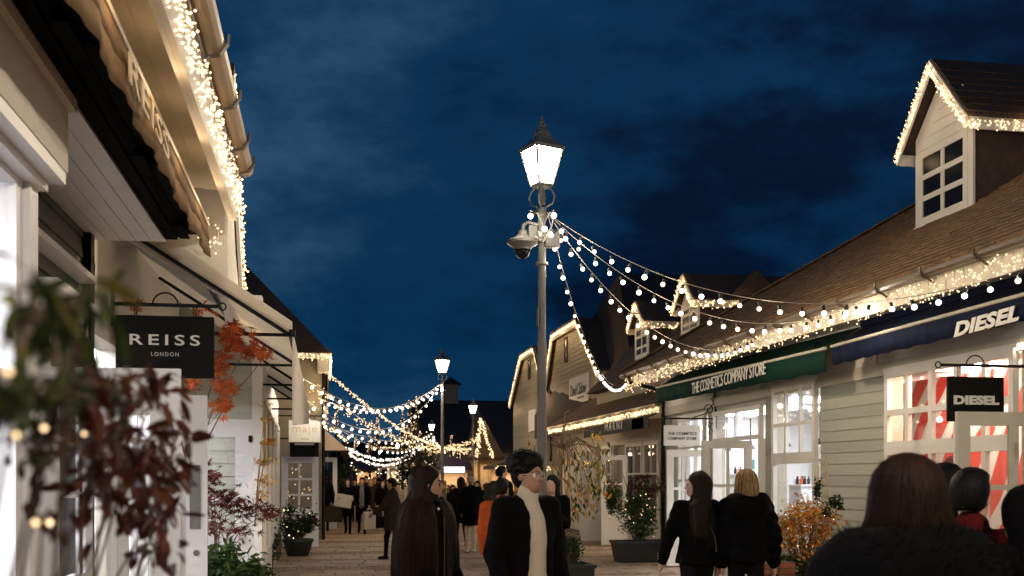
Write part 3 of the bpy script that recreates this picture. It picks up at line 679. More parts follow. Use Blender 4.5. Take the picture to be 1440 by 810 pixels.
# ------------------------------------------------------------------ right: low shop front, gabled shop and dormered roof beyond
XG = 10.2
def far_right():
    # low shop with lean-to roof
    XM, XW = 7.2, 7.95
    A = W(770, 602, X=XM); B = Vector((XM, YF+.4, W(925, 568, X=XM).z)); zE = (A.z+B.z)/2
    R = empty('low_shop', (XW, YF+.5, 0), 'low shop with black awning, brown lean-to roof and white glazed front', 'building')
    b = MB(); xt = 9.9; rs = .62*(xt-XM); b.prism([(XM, YF+.42, zE), (xt, YF+.42, zE+rs), (xt, YF+.42, zE+rs-.08), (XM, YF+.42, zE-.07)], (0, A.y-YF-.4, 0))
    roof = b.build('roof', M['roofA'], R)
    l = math.hypot(xt-XM, rs); roof_shingles(roof, (XM, A.y, zE+.01), (0, -1, 0), ((xt-XM)/l, 0, rs/l), A.y-YF-.45, l, M['roofA'], ex=.2, w=.3); MB().prism([(xt, A.y-.3, 0), (xt, A.y-.3, zE+rs-.1), (XW+.2, A.y-.3, zE+.62*(XW+.2-XM)-.1), (XW+.2, A.y-.3, 0)], (0, .15, 0)).build('end_wall', M['farside'], R)
    b = MB(); b.box(XM+.02, YF+.45, zE-.20, XM+.05, A.y, zE-.03); b.box(XM+.05, YF+.45, zE-.2, XW, A.y, zE-.18); b.build('fascia', M['cream'], R)
    arc = [(XM-.04+.055*math.cos(PI+PI*k/6), zE+.0+.055*math.sin(PI+PI*k/6)) for k in range(7)]
    MB().prism([(x, YF+.42, z) for x, z in arc], (0, A.y-YF-.4, 0)).build('gutter', M['gutter'], R)
    w = MB(); w.box(XW+.02, YF+.0, 2.55, XW+.2, A.y, zE-.18); w.box(XW+.02, A.y-3.2, 0, XW+.2, A.y, 2.55); w.box(XW+.02, YF+.02, 0, XW+.2, YF+.6, 2.55); w.build('wall', M['cream'], R)
    # fronts: piers between shop windows and a recessed door
    ys = [yx(928, XW), yx(905, XW), yx(880, XW), yx(862, XW), yx(846, XW), yx(833, XW), yx(818, XW)]
    for i, (a, bb) in enumerate(zip(ys, ys[1:])):
        T = TX(XW, -1)
        if i in (0, 1, 3, 5): glazed(R, 'window', T, a, bb-.12, .5, 2.55, [(a+bb-.12)/2], [1.75], m=M['white'], glass=M['glass'], fw=.09, bw=.05, dep=.06)
        MB().box(XW-.02, bb-.12, 0, XW+.2, bb, 2.55).build('pier', M['white'], R)
        if i in (0, 1, 3, 5): MB().box(XW-.01, a, 0, XW+.15, bb-.12, .5).build('stall_riser', M['white'], R)
    for px, D in ((854, 25.8), (824, 27.5)):
        p = W(px-9, HZ, D=D); q = W(px+9, HZ, D=D)
        o = glazed(R, 'door', TY(p.y), p.x, q.x+.35, .03, 2.2, [], [1.5], fw=.12, bw=.05, dep=.045, bottom=.85, m=M['white'], glass=M['glass'])
    bx = MB(); bx.box(XW+.25, YF+.3, .0, XW+3.2, A.y-.4, .03); bx.box(XW+3.2, YF+.3, .03, XW+3.25, A.y-.4, 2.7); bx.box(XW+.25, YF+.3, 2.7, XW+3.2, A.y-.4, 2.75); bx.box(XW+.25, YF+.25, .03, XW+3.2, YF+.3, 2.7); bx.box(XW+.25, A.y-.4, .03, XW+3.2, A.y-.35, 2.7)
    bx.build('shop_room', M['shopwhite'], R)
    for y in (YF+1.0, YF+2.6, YF+4.2, YF+5.8, YF+7.4, YF+9): MB().box(XW+.5, y-.5, 2.62, XW+2.9, y+.5, 2.66).build('ceiling_panel', M['warmpanel'], R)
    P = W(822, 607, X=7.05); Q = W(906, 584, X=7.05); zb = (P.z+Q.z)/2
    a = MB(); a.prism([(7.05, Q.y, zb+.02), (XW, Q.y, zb+.38), (XW, Q.y, zb+.34), (7.06, Q.y, zb-.01)], (0, P.y-Q.y, 0))
    aw = a.build('awning', M['blackcan'], R)
    MB().box(7.03, Q.y, zb-.24, 7.045, P.y, zb+.02).build('valance', M['blackcan'], aw)
    cc = W(862, 599.5, X=7.02); text(aw, 'lettering', 'MARNI', cc, (0, -1, 0), (0, 0, 1), abs(yx(850, 7.02)-yx(875, 7.02))*.95, .2, M['print_w'], bold=.02, space=1.5)
    a2 = MB(); a2.prism([(7.05, YF+.6, zb+.04), (XW, YF+.6, zb+.4), (XW, YF+.6, zb+.36), (7.06, YF+.6, zb+.0)], (0, 1.3, 0)); a2.box(7.03, YF+.6, zb-.22, 7.045, YF+1.9, zb+.04); a2.build('awning', M['blackcan'], R)
    fairy('warm fairy lights along the eave of the low shop with the black awning', [(XM+.01, A.y, zE-.03), (XM+.01, YF+.5, zE-.03)], (0, .13), 60, .014, spread=.02, lights=(1.6, 2.2, (-.2, 0, -.1)), m='bulb')

    # gambrel gables
    G = empty('gabled_shop', (XG, 29, 0), 'olive clapboard shop with two clipped gables and a white script sign', 'building')
    z0 = 2.4; wall = MB(); gl = []
    def gable(pl, pt0, pt1, pr):
        a = W(*pl, X=XG); t0 = W(*pt0, X=XG); t1 = W(*pt1, X=XG); b = W(*pr, X=XG); zt = (t0.z+t1.z)/2; ze = (a.z+b.z)/2
        return a.y, t0.y, t1.y, b.y, ze, zt
    g1 = gable((772, 536), (783, 470), (818, 452), (848, 540)); g2 = gable((722, 580), (738, 502), (757, 488), (772, 537))
    yA0, yA1 = g1[3], g2[0]
    for (a, t0, t1, b, ze, zt) in (g1, g2):
        poly = [(XG, a, z0), (XG, b, z0), (XG, b, ze), (XG, t1, zt), (XG, t0, zt), (XG, a, ze)]
        MB().prism(poly, (.2, 0, 0)).build('wall', M['farside'], G)
        ub = MB(); z = z0
        while z < zt-.05:
            f = max(0, (z+.08-ze)/(zt-ze)); y0 = a+(t0-a)*f-.12; y1 = b+(t1-b)*f+.12
            if y0-y1 > .2: MB().add([(XG, y1, z), (XG-.03, y1, z), (XG-.012, y1, z+.19), (XG, y1, z+.19), (XG, y0, z), (XG-.03, y0, z), (XG-.012, y0, z+.19), (XG, y0, z+.19)], [(0, 1, 2, 3), (4, 7, 6, 5), (0, 4, 5, 1), (1, 5, 6, 2), (2, 6, 7, 3), (3, 7, 4, 0)]).build('siding_board', M['farside'], G)
            z += .185
        bb = MB()
        pts = [(a, ze), (t0, zt), (t1, zt), (b, ze)]
        for (ya, za), (yb, zb_) in zip(pts, pts[1:]): bb.bar((XG-.22, ya, za-.1), (XG-.22, yb, zb_-.1), .32, .05, up=(1, 0, 0)) 
        bb.build('bargeboard', M['cream'], G)
        rf = MB()
        for (ya, za), (yb, zb_) in zip(pts, pts[1:]): rf.prism([(XG-.3, ya, za), (XG-.3, yb, zb_), (XG-.3, yb, zb_+.1), (XG-.3, ya, za+.1)], (6, 0, 0))
        rf.build('roof', M['roofD'], G)
        gl.append([Vector((XG-.27, y, z)) for y, z in pts])
        ym = (t0+t1)/2+.3; glazed(G, 'window', TX(XG-.02, -1), ym-.28, ym+.28, ze+.95, zt-.35, [], [(ze+.95+zt-.35)/2], fw=.06, bw=.04, dep=.05, m=M['roofD'], glass=M['dglass'])
    # downpipe between gables
    pj = W(772, 545, X=XG-.15); dp = MB(); dp.tube([pj, (pj.x+.08, pj.y, pj.z-.3), (pj.x+.08, pj.y, 2.4)], .05, 6); dp.build('downpipe', M['black'], G)
    lb = MB(); lb.box(XG-.0, yA0-.5, 0, XG+.2, yA1, z0); lb.build('lower_wall', M['farside'], G)
    fairy('warm fairy lights outlining the nearer clipped gable', gl[0], (-.06, .10), 50, .021, spread=.03, lights=(2.2, 20, (-.5, 0, -.3)))
    fairy('warm fairy lights outlining the farther clipped gable behind the lamp post', gl[1], (-.06, .10), 50, .021, spread=.03, lights=(3, 20, (-.5, 0, -.3)))
    c = W(813, 548, X=XG-.07); wd = abs(yx(800, XG)-yx(826, XG)); hh = 38/FPX*(c.y*FW.y+c.x*FW.x)
    sg = empty('wall_sign', c, 'white square script sign on the olive gable wall', 'sign')
    b = MB().box(c.x, c.y-wd/2, c.z-hh/2, c.x+.06, c.y+wd/2, c.z+hh/2).build('board', M['signwht'], sg)
    text(b, 'lettering', 'David Clulow', (c.x-.012, c.y, c.z+.03), (0, -1, 0), (0, 0, 1), wd*.85, hh*.42, M['print_b'], shear=.25, space=.8)
    MB().box(c.x-.008, c.y-wd*.3, c.z-hh*.34, c.x-.002, c.y+wd*.05, c.z-hh*.28).build('print_line', M['print_b'], b)
    s2 = W(748, 592, X=XG-.1); MB().box(s2.x, s2.y-.9, s2.z-.5, s2.x+.05, s2.y+.9, s2.z+.55).build('wall_panel', M['signwht'], G)
    # big dark hip roof behind
    H = empty('dark_roofed_hall', (9, 34, 0), 'big dark hip roofed hall rising behind the olive gables', 'building')
    e0 = W(870, 384, D=42); rz = e0.z; ry = e0.y; rx = e0.x
    b = MB(); b.add([(rx, ry, rz), (19, ry, rz+.05), (XG-.35, ry+9.0, 4.6), (XG-.1, ry-7.2, 3.6), (19, ry-7.2, 3.6), (19, ry+9.0, 4.6), (XG-.35, ry+9.0, 3.5), (19, ry+9, 3.5), (XG-.1, ry-7.2, 3.4), (19, ry-7.2, 3.4)],
                   [(0, 3, 4, 1), (0, 2, 3), (0, 1, 5, 2), (2, 5, 7, 6), (3, 8, 9, 4), (2, 6, 8, 3), (4, 9, 7, 5, 1)])
    b.build('roof', M['roofD'], H)
    MB().box(XG+.25, ry-7, 0, 19, ry+8.8, 3.45).build('wall', M['farside'], H)
    # roof with two small dormers
    E = empty('dormered_shop', (7.9, 24, 0), 'shop roof with two narrow lit dormers between the sage building and the olive gables', 'building')
    # slope facing the street
    ex, ez, tx, tz = 7.75, 4.15, 10.1, 6.6; y0, y1 = YF+1.9, 31
    b = MB(); b.prism([(ex, y0, ez), (tx, y0, tz), (2*tx-ex, y0, ez)], (0, y1-y0, 0)); rf = b.build('roof', M['roofD'], E)
    MB().box(ex+.3, y0+.1, 0, 2*tx-ex-.3, y1, ez-.005).build('wall', M['farside'], E)
    l = math.hypot(tx-ex, tz-ez); roof_shingles(rf, (ex, y1, ez), (0, -1, 0), ((tx-ex)/l, 0, (tz-ez)/l), y1-y0, l, M['roofD'], ex=.22, w=.34)
    sl = (tz-ez)/(tx-ex)
    for nm, (pxl, pxr, pyb, pyt, apx, apy), D in (('far', (895, 913, 504, 452, 900, 429), 28.6), ('near', (960, 984, 468, 422, 966, 392), 25.6)):
        p = W((pxl+pxr)/2, pyb, D=D); X = p.x; ya, yb = yx(pxr, X), yx(pxl, X); zb = zx(pxr, pyb-4, X); ze = zx((pxl+pxr)/2, pyt, X); za = zx(apx, apy, X)
        ym = (ya+yb)/2; hw = (yb-ya)/2
        MB().prism([(X, ya, zb-.4), (X, ya, ze), (X, ym, za-.08), (X, yb, ze), (X, yb, zb-.4)], (2.4, 0, 0)).build('dormer', M['roofD'], E)
        fr = MB(); fr.prism([(X-.03, ya-.02, ze-.1), (X-.03, ya-.02, ze), (X-.03, ym, za-.1), (X-.03, yb+.02, ze), (X-.03, yb+.02, ze-.1)], (.029, 0, 0)); fr.build('dormer_front', M['white'], E)
        glazed(E, 'dormer_window', TX(X-.002, -1), ya-.01, yb+.01, zb, ze-.1, [ym], [zb+(ze-.1-zb)*k/3 for k in (1, 2)], fw=.11, bw=.07, dep=.04, m=M['white'], glass=M['dglass'])
        dz = (za-ze)/hw; ov = .15; s = MB(); bb = MB()
        for sy in (-1, 1):
            e = ym+sy*(hw+ov); zz = ze-ov*dz
            s.prism([(X-.2, ym, za+.02), (X-.2, e, zz), (X-.2, e, zz+.06), (X-.2, ym, za+.08)], (2.8, 0, 0))
            bb.prism([(X-.23, ym, za+.05), (X-.23, e, zz+.05), (X-.23, e, zz-.12), (X-.23, ym, za-.15)], (.029, 0, 0))
            bb.box(X-.2, e-.011, zz-.14, X+2.4, e+.011, zz+.03)
        s.build('dormer_roof', M['roofD'], E); bb.build('bargeboard', M['cream'], E)
        zz = ze-ov*dz
        fairy('warm fairy lights round the %s narrow dormer gable and its side eave' % ('farther' if nm == 'far' else 'nearer'), [(X-.26, ym+hw+ov, zz), (X-.26, ym, za), (X-.26, ym-hw-ov, zz), (X+2.4, ym-hw-ov-.03, zz)], (-.02, .13), 55, .017, spread=.03, lights=(1.2, 2, (-.1, -.15, -.05)))
far_right()

# ------------------------------------------------------------------ left: near shop with bay window, awning and boarded soffit
XLW = -1.72; XB = -1.36
def near_left():
    Lb = empty('corner_shop', (XLW, 5, 0), 'near shop on the left with white bay window, dark clapboards and boarded soffit', 'building')
    T = TX(XB, 1); yb1 = 5.32; yb0 = 2.2
    ye = 8.32     # where the dark wall ends
    # bay window: posts, sashes
    w = MB(); w.box(XB-.2, yb0-3, 0, XB-.001, yb0, 3.1); w.box(XB-.06, yb1-.14, 0, XB+.04, yb1, 3.1); w.box(XB-.37, yb1-.10, 0, XB-.061, yb1-.02, .87); w.box(XB-.37, yb1-.10, 2.95, XB-.061, yb1-.02, 3.1); w.box(XB-.19, yb0, 0, XB-.001, yb1-.14, .8); w.build('bay_post', M['lilac'], Lb)
    w = MB(); w.box(XB-.05, yb0, .8, XB+.10, yb1+.03, .87); w.build('sill', M['lilac'], Lb)
    n = 3; stp = (yb1-.14-yb0)/n
    for i in range(n): glazed(Lb, 'window', TX(XB-.06, 1), yb0+i*stp, yb0+(i+1)*stp-.004, 2.02, 3.07, [], [], fw=.10, bw=.04, dep=.07, m=M['lilac'], glass=M['glass'])
    for i in range(n): glazed(Lb, 'window', TX(XB-.06, 1), yb0+i*stp, yb0+(i+1)*stp-.004, .87, 2.016, [], [], fw=.10, bw=.04, dep=.068, m=M['lilac'], glass=M['glass'])
    w = MB()
    w.box(XLW, yb0-3, 3.1, -1.2, 5.38, 3.46); w.box(-1.2, yb0-3, 3.40, -1.165, 5.41, 3.46)
    w.build('cornice', M['cream'], Lb)
    w = MB(); w.box(XB-.02, yb0-3, 3.04, -1.205, 5.36, 3.098); w.box(XB-.01, yb0-3, 3.0, -1.28, 5.34, 3.038); w.build('cornice_moulding', M['lilac'], Lb)
    # dark clapboard wall between bay and corner
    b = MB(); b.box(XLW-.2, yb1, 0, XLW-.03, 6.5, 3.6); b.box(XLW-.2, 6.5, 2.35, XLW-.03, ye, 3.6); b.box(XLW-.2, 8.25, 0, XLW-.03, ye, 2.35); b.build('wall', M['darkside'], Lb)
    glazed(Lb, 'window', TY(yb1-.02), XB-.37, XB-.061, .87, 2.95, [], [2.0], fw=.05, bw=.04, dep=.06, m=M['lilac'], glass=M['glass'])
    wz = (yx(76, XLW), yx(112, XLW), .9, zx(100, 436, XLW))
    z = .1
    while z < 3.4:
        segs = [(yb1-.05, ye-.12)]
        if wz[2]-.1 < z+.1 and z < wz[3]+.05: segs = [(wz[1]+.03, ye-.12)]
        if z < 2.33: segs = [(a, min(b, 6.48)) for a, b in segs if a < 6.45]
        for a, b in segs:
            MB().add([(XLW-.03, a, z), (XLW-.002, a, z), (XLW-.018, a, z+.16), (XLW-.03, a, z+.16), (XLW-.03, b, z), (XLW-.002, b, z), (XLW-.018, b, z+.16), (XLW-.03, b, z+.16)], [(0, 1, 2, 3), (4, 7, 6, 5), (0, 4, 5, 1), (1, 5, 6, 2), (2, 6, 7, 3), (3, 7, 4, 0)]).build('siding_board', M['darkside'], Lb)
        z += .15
    MB().box(XLW-.2, ye-.12, 0, XLW+.05, ye, 3.44).build('corner_post', M['black'], Lb)
    glazed(Lb, 'window', TX(XLW-.01, 1), wz[0]-.4, wz[1], wz[2], wz[3], [], [1.9], fw=.08, bw=.04, dep=.07, m=M['lilac'], glass=M['glass'])
    MB().box(XLW-.02, wz[0]-.45, wz[3]+.001, XLW+.13, wz[1]+.06, wz[3]+.06).build('window_head', M['lilac'], Lb)
    cb = MB(); p = W(128, 362, X=XLW+.04); cb.tube([p, p+Vector((0, .05, -.05)), p+Vector((0, .02, -.25))], .02, 6); q = W(113, 500, X=XLW+.04); cb.box(q.x-.05, q.y-.05, q.z-.12, q.x+.06, q.y+.05, q.z+.12); cb.tube([(q.x, q.y, q.z-.1), (q.x+.01, q.y, .3)], .012, 5); cb.build('cable_box', M['black'], Lb)
    # soffit boards
    for k in range(5):
        x = XLW+k*.108; MB().box(x, 5.385, 3.445+.001*k, x+.104, ye+.15, 3.462+.001*k).build('soffit_board', M['lilac'], Lb)
    MB().box(XLW, yb0-3, 3.47, -1.2, ye+.15, 3.6).build('soffit_beam', M['cream'], Lb)
    # black awning gear, tan cloth
    zc = 3.62
    a = MB(); ya0, ya1 = .6, 8.5
    a.box(-1.19, ya0, 3.475, -1.10, ya1, 3.80); a.tube([(-1.08, ya0, 3.56), (-1.08, ya1, 3.56)], .07, 10); aw = a.build('awning', M['awnblack'], Lb)
    for y in (2.9, 4.6, 6.4, 8.1): MB().bar((-1.1, y, 3.5), (-.92, y+.35, 3.53), .045, .03).build('folding_arm', M['awnblack'], aw); MB().box(-1.07, y-.12, 3.462, -1.0, y+.3, 3.474).build('bracket', M['awnblack'], aw)
    MB().box(-1.09, ya0, 3.52, -.9, ya1, 3.56).build('cover', M['awnblack'], aw)
    tb = MB(); xv = -.88
    tb.add([(-1.12, ya0, 3.78), (-1.12, ya1, 3.78), (xv, ya1, 3.60), (xv, ya0, 3.60), (-1.12, ya0, 3.765), (-1.12, ya1, 3.765), (xv, ya1, 3.585), (xv, ya0, 3.585)], [(0, 1, 2, 3), (7, 6, 5, 4), (0, 3, 7, 4), (1, 5, 6, 2), (3, 2, 6, 7)])
    tb.build('awning_cloth', M['tan'], aw)
    v = MB(); n = 150; hgt = .25
    def q(y, f): return Vector((xv+.004+.014*math.sin(y*9)*f+.008*math.sin(y*23+1)*f, y, 3.60-f*(hgt+.008*math.sin(y*2*PI/1.7)+.003*math.sin(y*7))))
    for k in range(n):
        y0 = ya0+(ya1-ya0)*k/n; y1 = ya0+(ya1-ya0)*(k+1)/n; o = Vector((-.006, 0, 0))
        for f0, f1 in ((0, .5), (.5, 1)):
            v.add([q(y0, f0), q(y1, f0), q(y1, f1), q(y0, f1), q(y0, f0)+o, q(y1, f0)+o, q(y1, f1)+o, q(y0, f1)+o], [(0, 1, 2, 3), (7, 6, 5, 4), (3, 2, 6, 7), (0, 4, 5, 1)])
    v.build('valance', M['tan'], aw, smooth=True)
    MB().tube([(xv, ya0, 3.605), (xv, ya1, 3.605)], .018, 8).build('front_bar', M['palegut'], aw)
    ym0, ym1 = yx(178, xv+.02), 0
    ya, yb = W(181, 95, X=xv+.03).y, W(237, 230, X=xv+.03).y
    text(aw, 'lettering', 'REISS', (xv+.032, (ya+yb)/2, 3.475), (0, 1, 0), (0, 0, 1), yb-ya, .135, mat('pale_print', (.62, .48, .30), .6), bold=.01, space=1.15)
    # upper wall, soffit, fascia and gutter
    zE = 4.02; xe = -.70
    b = MB(); b.box(-1.35, ya0-1, 3.6, -1.2, 8.6, zE); b.build('upper_wall', M['cream'], Lb)
    b = MB(); 
    b.box(-1.2, ya0-1, zE-.02, -.96, 8.95, zE+.02); b.box(-.955, ya0-1, zE-.03, xe-.03, 8.95, zE+.01); b.build('eave_soffit', M['cream'], Lb)
    b = MB(); b.box(xe-.03, ya0-1, zE-.27, xe, 8.97, zE+.14); b.box(xe-.06, ya0-1, zE-.27, xe-.031, 8.96, zE-.03); b.build('fascia', M['white'], Lb)
    gx, gz = xe+.07, zE+.16
    arc = [(gx+.065*math.cos(PI+PI*k/6), gz+.065*math.sin(PI+PI*k/6)) for k in range(7)]
    go = MB().prism([(x, ya0-1, z) for x, z in arc], (0, 8.5-ya0+1.5, 0)).build('gutter', M['palegut'], Lb)
    for y in (2.6, 3.4, 4.25, 4.55, 5.5, 6.4, 7.3, 8.2, 8.8): MB().tube([(xe, y, zE+.02), (gx-.02, y, gz-.085), (gx+.04, y, gz-.07), (gx+.08, y, gz-.01), (gx+.085, y, gz+.05)], .013, 5).build('bracket', M['gutter'], go)
    rf = MB(); rf.prism([(xe-.02, ya0-1, zE+.16), (-4.5, ya0-1, zE+2.6), (-4.5, ya0-1, zE+2.4), (xe-.05, ya0-1, zE+.05)], (0, 8.97-ya0+1, 0)); rf.build('roof', M['roofD'], Lb)
    MB().box(-4.4, yb0-3, 0, XLW-.25, yb0-2.9, 4.0).build('end_wall', M['cream'], Lb)
    MB().box(-4.4, ye-.1, 0, XLW-.2, ye, 5.2).build('end_wall', M['cream'], Lb)
    # interior with lit ceiling
    b = MB(); b.box(-4.2, yb0-2.6, .005, XB-.22, ye-.2, .03); b.box(-4.25, yb0-2.6, .03, -4.2, ye-.2, 3.2); b.box(-4.2, yb0-2.6, 3.05, XB-.25, ye-.2, 3.09); b.box(-4.2, ye-.24, .03, XLW-.25, ye-.2, 3.05); b.build('shop_room', M['shopwhite'], Lb)
    for y in (2.8, 4.4, 5.9, 7.4): MB().box(-3.3, y-.45, 2.98, -2.0, y+.45, 3.01).build('ceiling_panel', M['brightpanel'], Lb)
    fairy('thick warm fairy light curtain under the pale gutter of the near left shop', [(xe+.02, .3, zE+.07), (xe+.02, 8.95, zE+.07)], (0, .30), 135, .0085, spread=.025, lights=(1.0, 1.1, (-.10, 0, -.46)))
    fairy('warm fairy lights on the stepped end of the near left eave', [(-1.02, 9.02, zE-.16), (xe-.14, 9.02, zE-.30)], (0, .24), 150, .009, spread=.02)
    # open double doors
    def leaf(x0, x1, Y, z1, us, vs, m, bot, fw=.13):
        o = glazed(Lb, 'door', TY(Y), x0, x1, .03, z1, us, vs, fw=fw, bw=.035, dep=.045, bottom=bot, m=M[m], glass=M['glass'])
        MB().box(x0+.17, Y-.053, .18, x1-.17, Y-.045, bot-.08).build('kick_panel', M[m], o); return o
    p = W(255, 600, D=6.4); d1 = leaf(XLW+.02, p.x, p.y, 2.30, [XLW+.36, XLW+.50], [1.55], 'lilac', .95, .17)
    p = W(292, 600, D=8.45); d2 = leaf(XLW+.06, p.x, p.y, 2.30, [XLW+.4], [], 'lilac', .62, .16)
    h = MB(); hx = p.x-.09; h.box(hx-.04, p.y-.06, 1.25, hx+.04, p.y-.046, 1.75); h.build('push_plate', M['iron'], d2)
    h = MB(); h.lathe([(.025, 0), (.025, .01), (.01, .012)], n=12); o = h.build('lock', M['iron'], d2); o.rotation_euler = (PI/2, 0, 0); o.location = (p.x-.08, p.y-.046, 1.06)
near_left()

def next_left():
    # white shop with steep gable, fixed canopy and siding
    Q = empty('canopy_shop', (XLW, 9, 0), 'white gabled shop with a white black-ribbed canopy, behind the black hanging sign', 'building')
    xg = -.80; a = W(325, 100, X=xg); b = W(340, 412, X=xg)
    za, zb = a.z, b.z; ya, yb = a.y, b.y+.1; yn = ya-(yb-ya)
    MB().prism([(xg-.03, ya+(yn-ya)*.55, 4.3), (xg-.03, yb-.1, zb), (xg-.03, ya, za-.1)], (-.1, 0, 0)).build('gable_wall', M['white'], Q)
    bb = MB(); bb.bar((xg, ya, za-.1), (xg, yb, zb-.1), .22, .03, up=(1, 0, 0)); bb.bar((xg, ya, za-.1), (xg, ya+(yn-ya)*.55, za+(zb-za)*.55-.1), .22, .03, up=(1, 0, 0)); bb.build('bargeboard', M['white'], Q)
    r = MB()
    fz = (za-4.25)/(za-zb); ym = ya+(yn-ya)*fz; zm = za+(zb-za)*fz
    yq_ = ya+(yb-ya)*fz; MB().prism([(xg+.03, yq_, zm), (xg+.03, yb, zb), (xg+.03, yb, zb+.07), (xg+.03, yq_, zm+.07)], (-.16, 0, 0)).build('verge', M['roofD'], Q)
    for y, zz in ((yq_, zm), (ym, zm)): r.prism([(xg+.03, ya, za), (xg+.03, y, zz), (xg+.03, y, zz+.07), (xg+.03, ya, za+.07)], (-4, 0, 0))
    MB().prism([(XLW, 9.3, 3.70), (xg+.0, 9.3, 3.17), (xg+.0, 9.3, 4.5), (XLW, 9.3, 4.5)], (0, .12, 0)).build('end_wall', M['white'], Q)
    MB().prism([(xg-.02, 9.42, 3.42), (xg-.02, yb, 3.0), (xg-.02, yb, zb-.1), (xg-.02, 9.42, 4.4)], (-.1, 0, 0)).build('side_wall', M['white'], Q)
    r.build('roof', M['roofD'], Q)
    fairy('warm fairy lights down the steep gable edge beyond the near gutter', [(xg+.03, ya, za-.02), (xg+.03, yb, zb-.05)], (-.04, .10), 120, .011, spread=.03, lights=(.8, 2, (.15, 0, -.1)))
    fairy('warm fairy lights on the near rake of the steep gable', [(xg+.03, ya+(yn-ya)*.5, za+(zb-za)*.5-.05), (xg+.03, ya, za-.02)], (-.04, .10), 70, .011, spread=.03)
    w = MB(); w.box(XLW-.2, 9.6, 2.7, XLW, 13.4, 3.9); w.box(XLW-.2, 8.4, 2.75, XLW, 9.6, 3.9); w.box(XLW-.2, 9.6, 0, XLW, 9.8, 2.7); w.box(XLW-.2, 11.75, 0, XLW, 12.1, 2.7); w.box(XLW-.2, 9.8, 0, XLW, 11.75, .5); w.box(XLW-.2, 13.2, 0, XLW, 13.4, 2.7); w.build('wall', M['white'], Q)
    glazed(Q, 'window', TX(XLW-.06, 1), 9.8, 11.75, .5, 2.7, [10.45, 11.1], [2.0], fw=.09, bw=.05, dep=.07, m=M['lilac'], glass=M['glass'])
    for y in (9.3, 10.6, 11.9): MB().box(-3.3, y-.5, 2.86, -2.0, y+.5, 2.90).build('ceiling_panel', M['brightpanel'], Q)
    rm = MB(); rm.box(-4.4, 13.3, 0, XLW-.2, 13.4, 4.2); rm.box(-4.4, 8.45, 2.9, XLW-.2, 13.3, 2.95); rm.box(-4.4, 8.45, 0, -4.3, 13.3, 2.9); rm.build('shop_room', M['shopwhite'], Q)
    # return wall square to the street, clapboarded
    yq = W(330, 640, X=-1.3).y; yq = 13.5; xq = W(366, 640, Y=yq).x
    MB().box(XLW-1.5, yq+.03, 0, xq, yq+.25, 3.9).build('return_wall', M['trim'], Q)
    z = .1
    while z < 3.6:
        MB().add([(XLW, yq+.03, z), (XLW, yq+.003, z), (XLW, yq+.02, z+.166), (XLW, yq+.03, z+.166), (xq-.1, yq+.03, z), (xq-.1, yq+.003, z), (xq-.1, yq+.02, z+.166), (xq-.1, yq+.03, z+.166)], [(0, 1, 2, 3), (4, 7, 6, 5), (0, 4, 5, 1), (1, 5, 6, 2), (2, 6, 7, 3), (3, 7, 4, 0)]).build('siding_board', M['siding'], Q)
        z += .157
    MB().box(xq-.1, yq-.01, 0, xq+.02, yq+.25, 3.9).build('corner_board', M['white'], Q)
    # canopy: sloping white cloth on black ribs
    n0, n1 = 9.25, 19.2
    def at(px, py, D): return W(px, py, D=D)
    T0 = at(222, 356, n0); B0 = at(412, 474, n0+.05); T0.y = B0.y = n0; T0 = T0+Vector((XLW+.01-T0.x, 0, (XLW+.01-T0.x)*(B0.z-T0.z)/(B0.x-T0.x)))
    T1 = Vector((T0.x, n1, T0.z)); B1 = Vector((B0.x, n1, B0.z))
    cvs = MB(); o = Vector((0, 0, .012))
    cvs.add([T0, T1, B1, B0, T0+o, T1+o, B1+o, B0+o], [(0, 1, 2, 3), (7, 6, 5, 4), (0, 4, 5, 1), (1, 5, 6, 2), (2, 6, 7, 3), (3, 7, 4, 0)])
    can = cvs.build('canopy', M['canvas'], Q)
    v = MB(); V0 = Vector((0, 0, -.78)); v.add([B0, B1, B1+V0*.35, B0+V0, B0+Vector((.012, 0, 0)), B1+Vector((.012, 0, 0)), B1+V0*.35+Vector((.012, 0, 0)), B0+V0+Vector((.012, 0, 0))], [(0, 1, 2, 3), (7, 6, 5, 4), (3, 2, 6, 7), (0, 3, 7, 4), (0, 4, 5, 1)])
    v.build('valance', M['canvas'], can)
    hm = MB(); hm.prism([T0+Vector((0, 0, .015)), B0+Vector((0, 0, .015)), B0+Vector((0, 0, .10)), T0+Vector((0, 0, .16))], (0, .03, 0)); hm.build('canopy_hem', M['canvas'], can)
    e = MB(); e.add([T0+Vector((.35, 0, 0)), T0, B0+Vector((0, 0, -.02))]+[p+Vector((0, .012, 0)) for p in (T0+Vector((.35, 0, 0)), T0, B0+Vector((0, 0, -.02)))], [(0, 1, 2), (5, 4, 3)])
    for k in range(5):
        y = n0+(n1-n0)*k/4
        t = Vector((T0.x, y, T0.z-.02)); b_ = Vector((B0.x-.02, y, B0.z-.015))
        MB().tube([t, b_], .017, 6).build('rib', M['black'], can)
        MB().tube([b_, Vector((XLW+.02, y, B0.z-.015))], .015, 6).build('stay', M['black'], can)
    m = MB(); m.tube([(B0.x-.02, n0, B0.z-.01), (B0.x-.02, n1, B0.z-.01)], .016, 6); mid = T0.lerp(B0, .5); m.tube([(mid.x, n0, mid.z-.03), (mid.x, n1, mid.z-.03)], .014, 6); m.lathe([(.03, -.03), (.03, .03)], (B0.x, n0, B0.z), 10); m.build('purlin', M['black'], can)
    # open door with glass, further on
    p = W(357, 640, D=11.9); d = glazed(Q, 'door', TY(p.y), XLW+.03, p.x, .03, 2.3, [XLW+.33], [1.42], fw=.2, bw=.06, dep=.045, bottom=1.0, m=M['lilac'], glass=M['glass'])
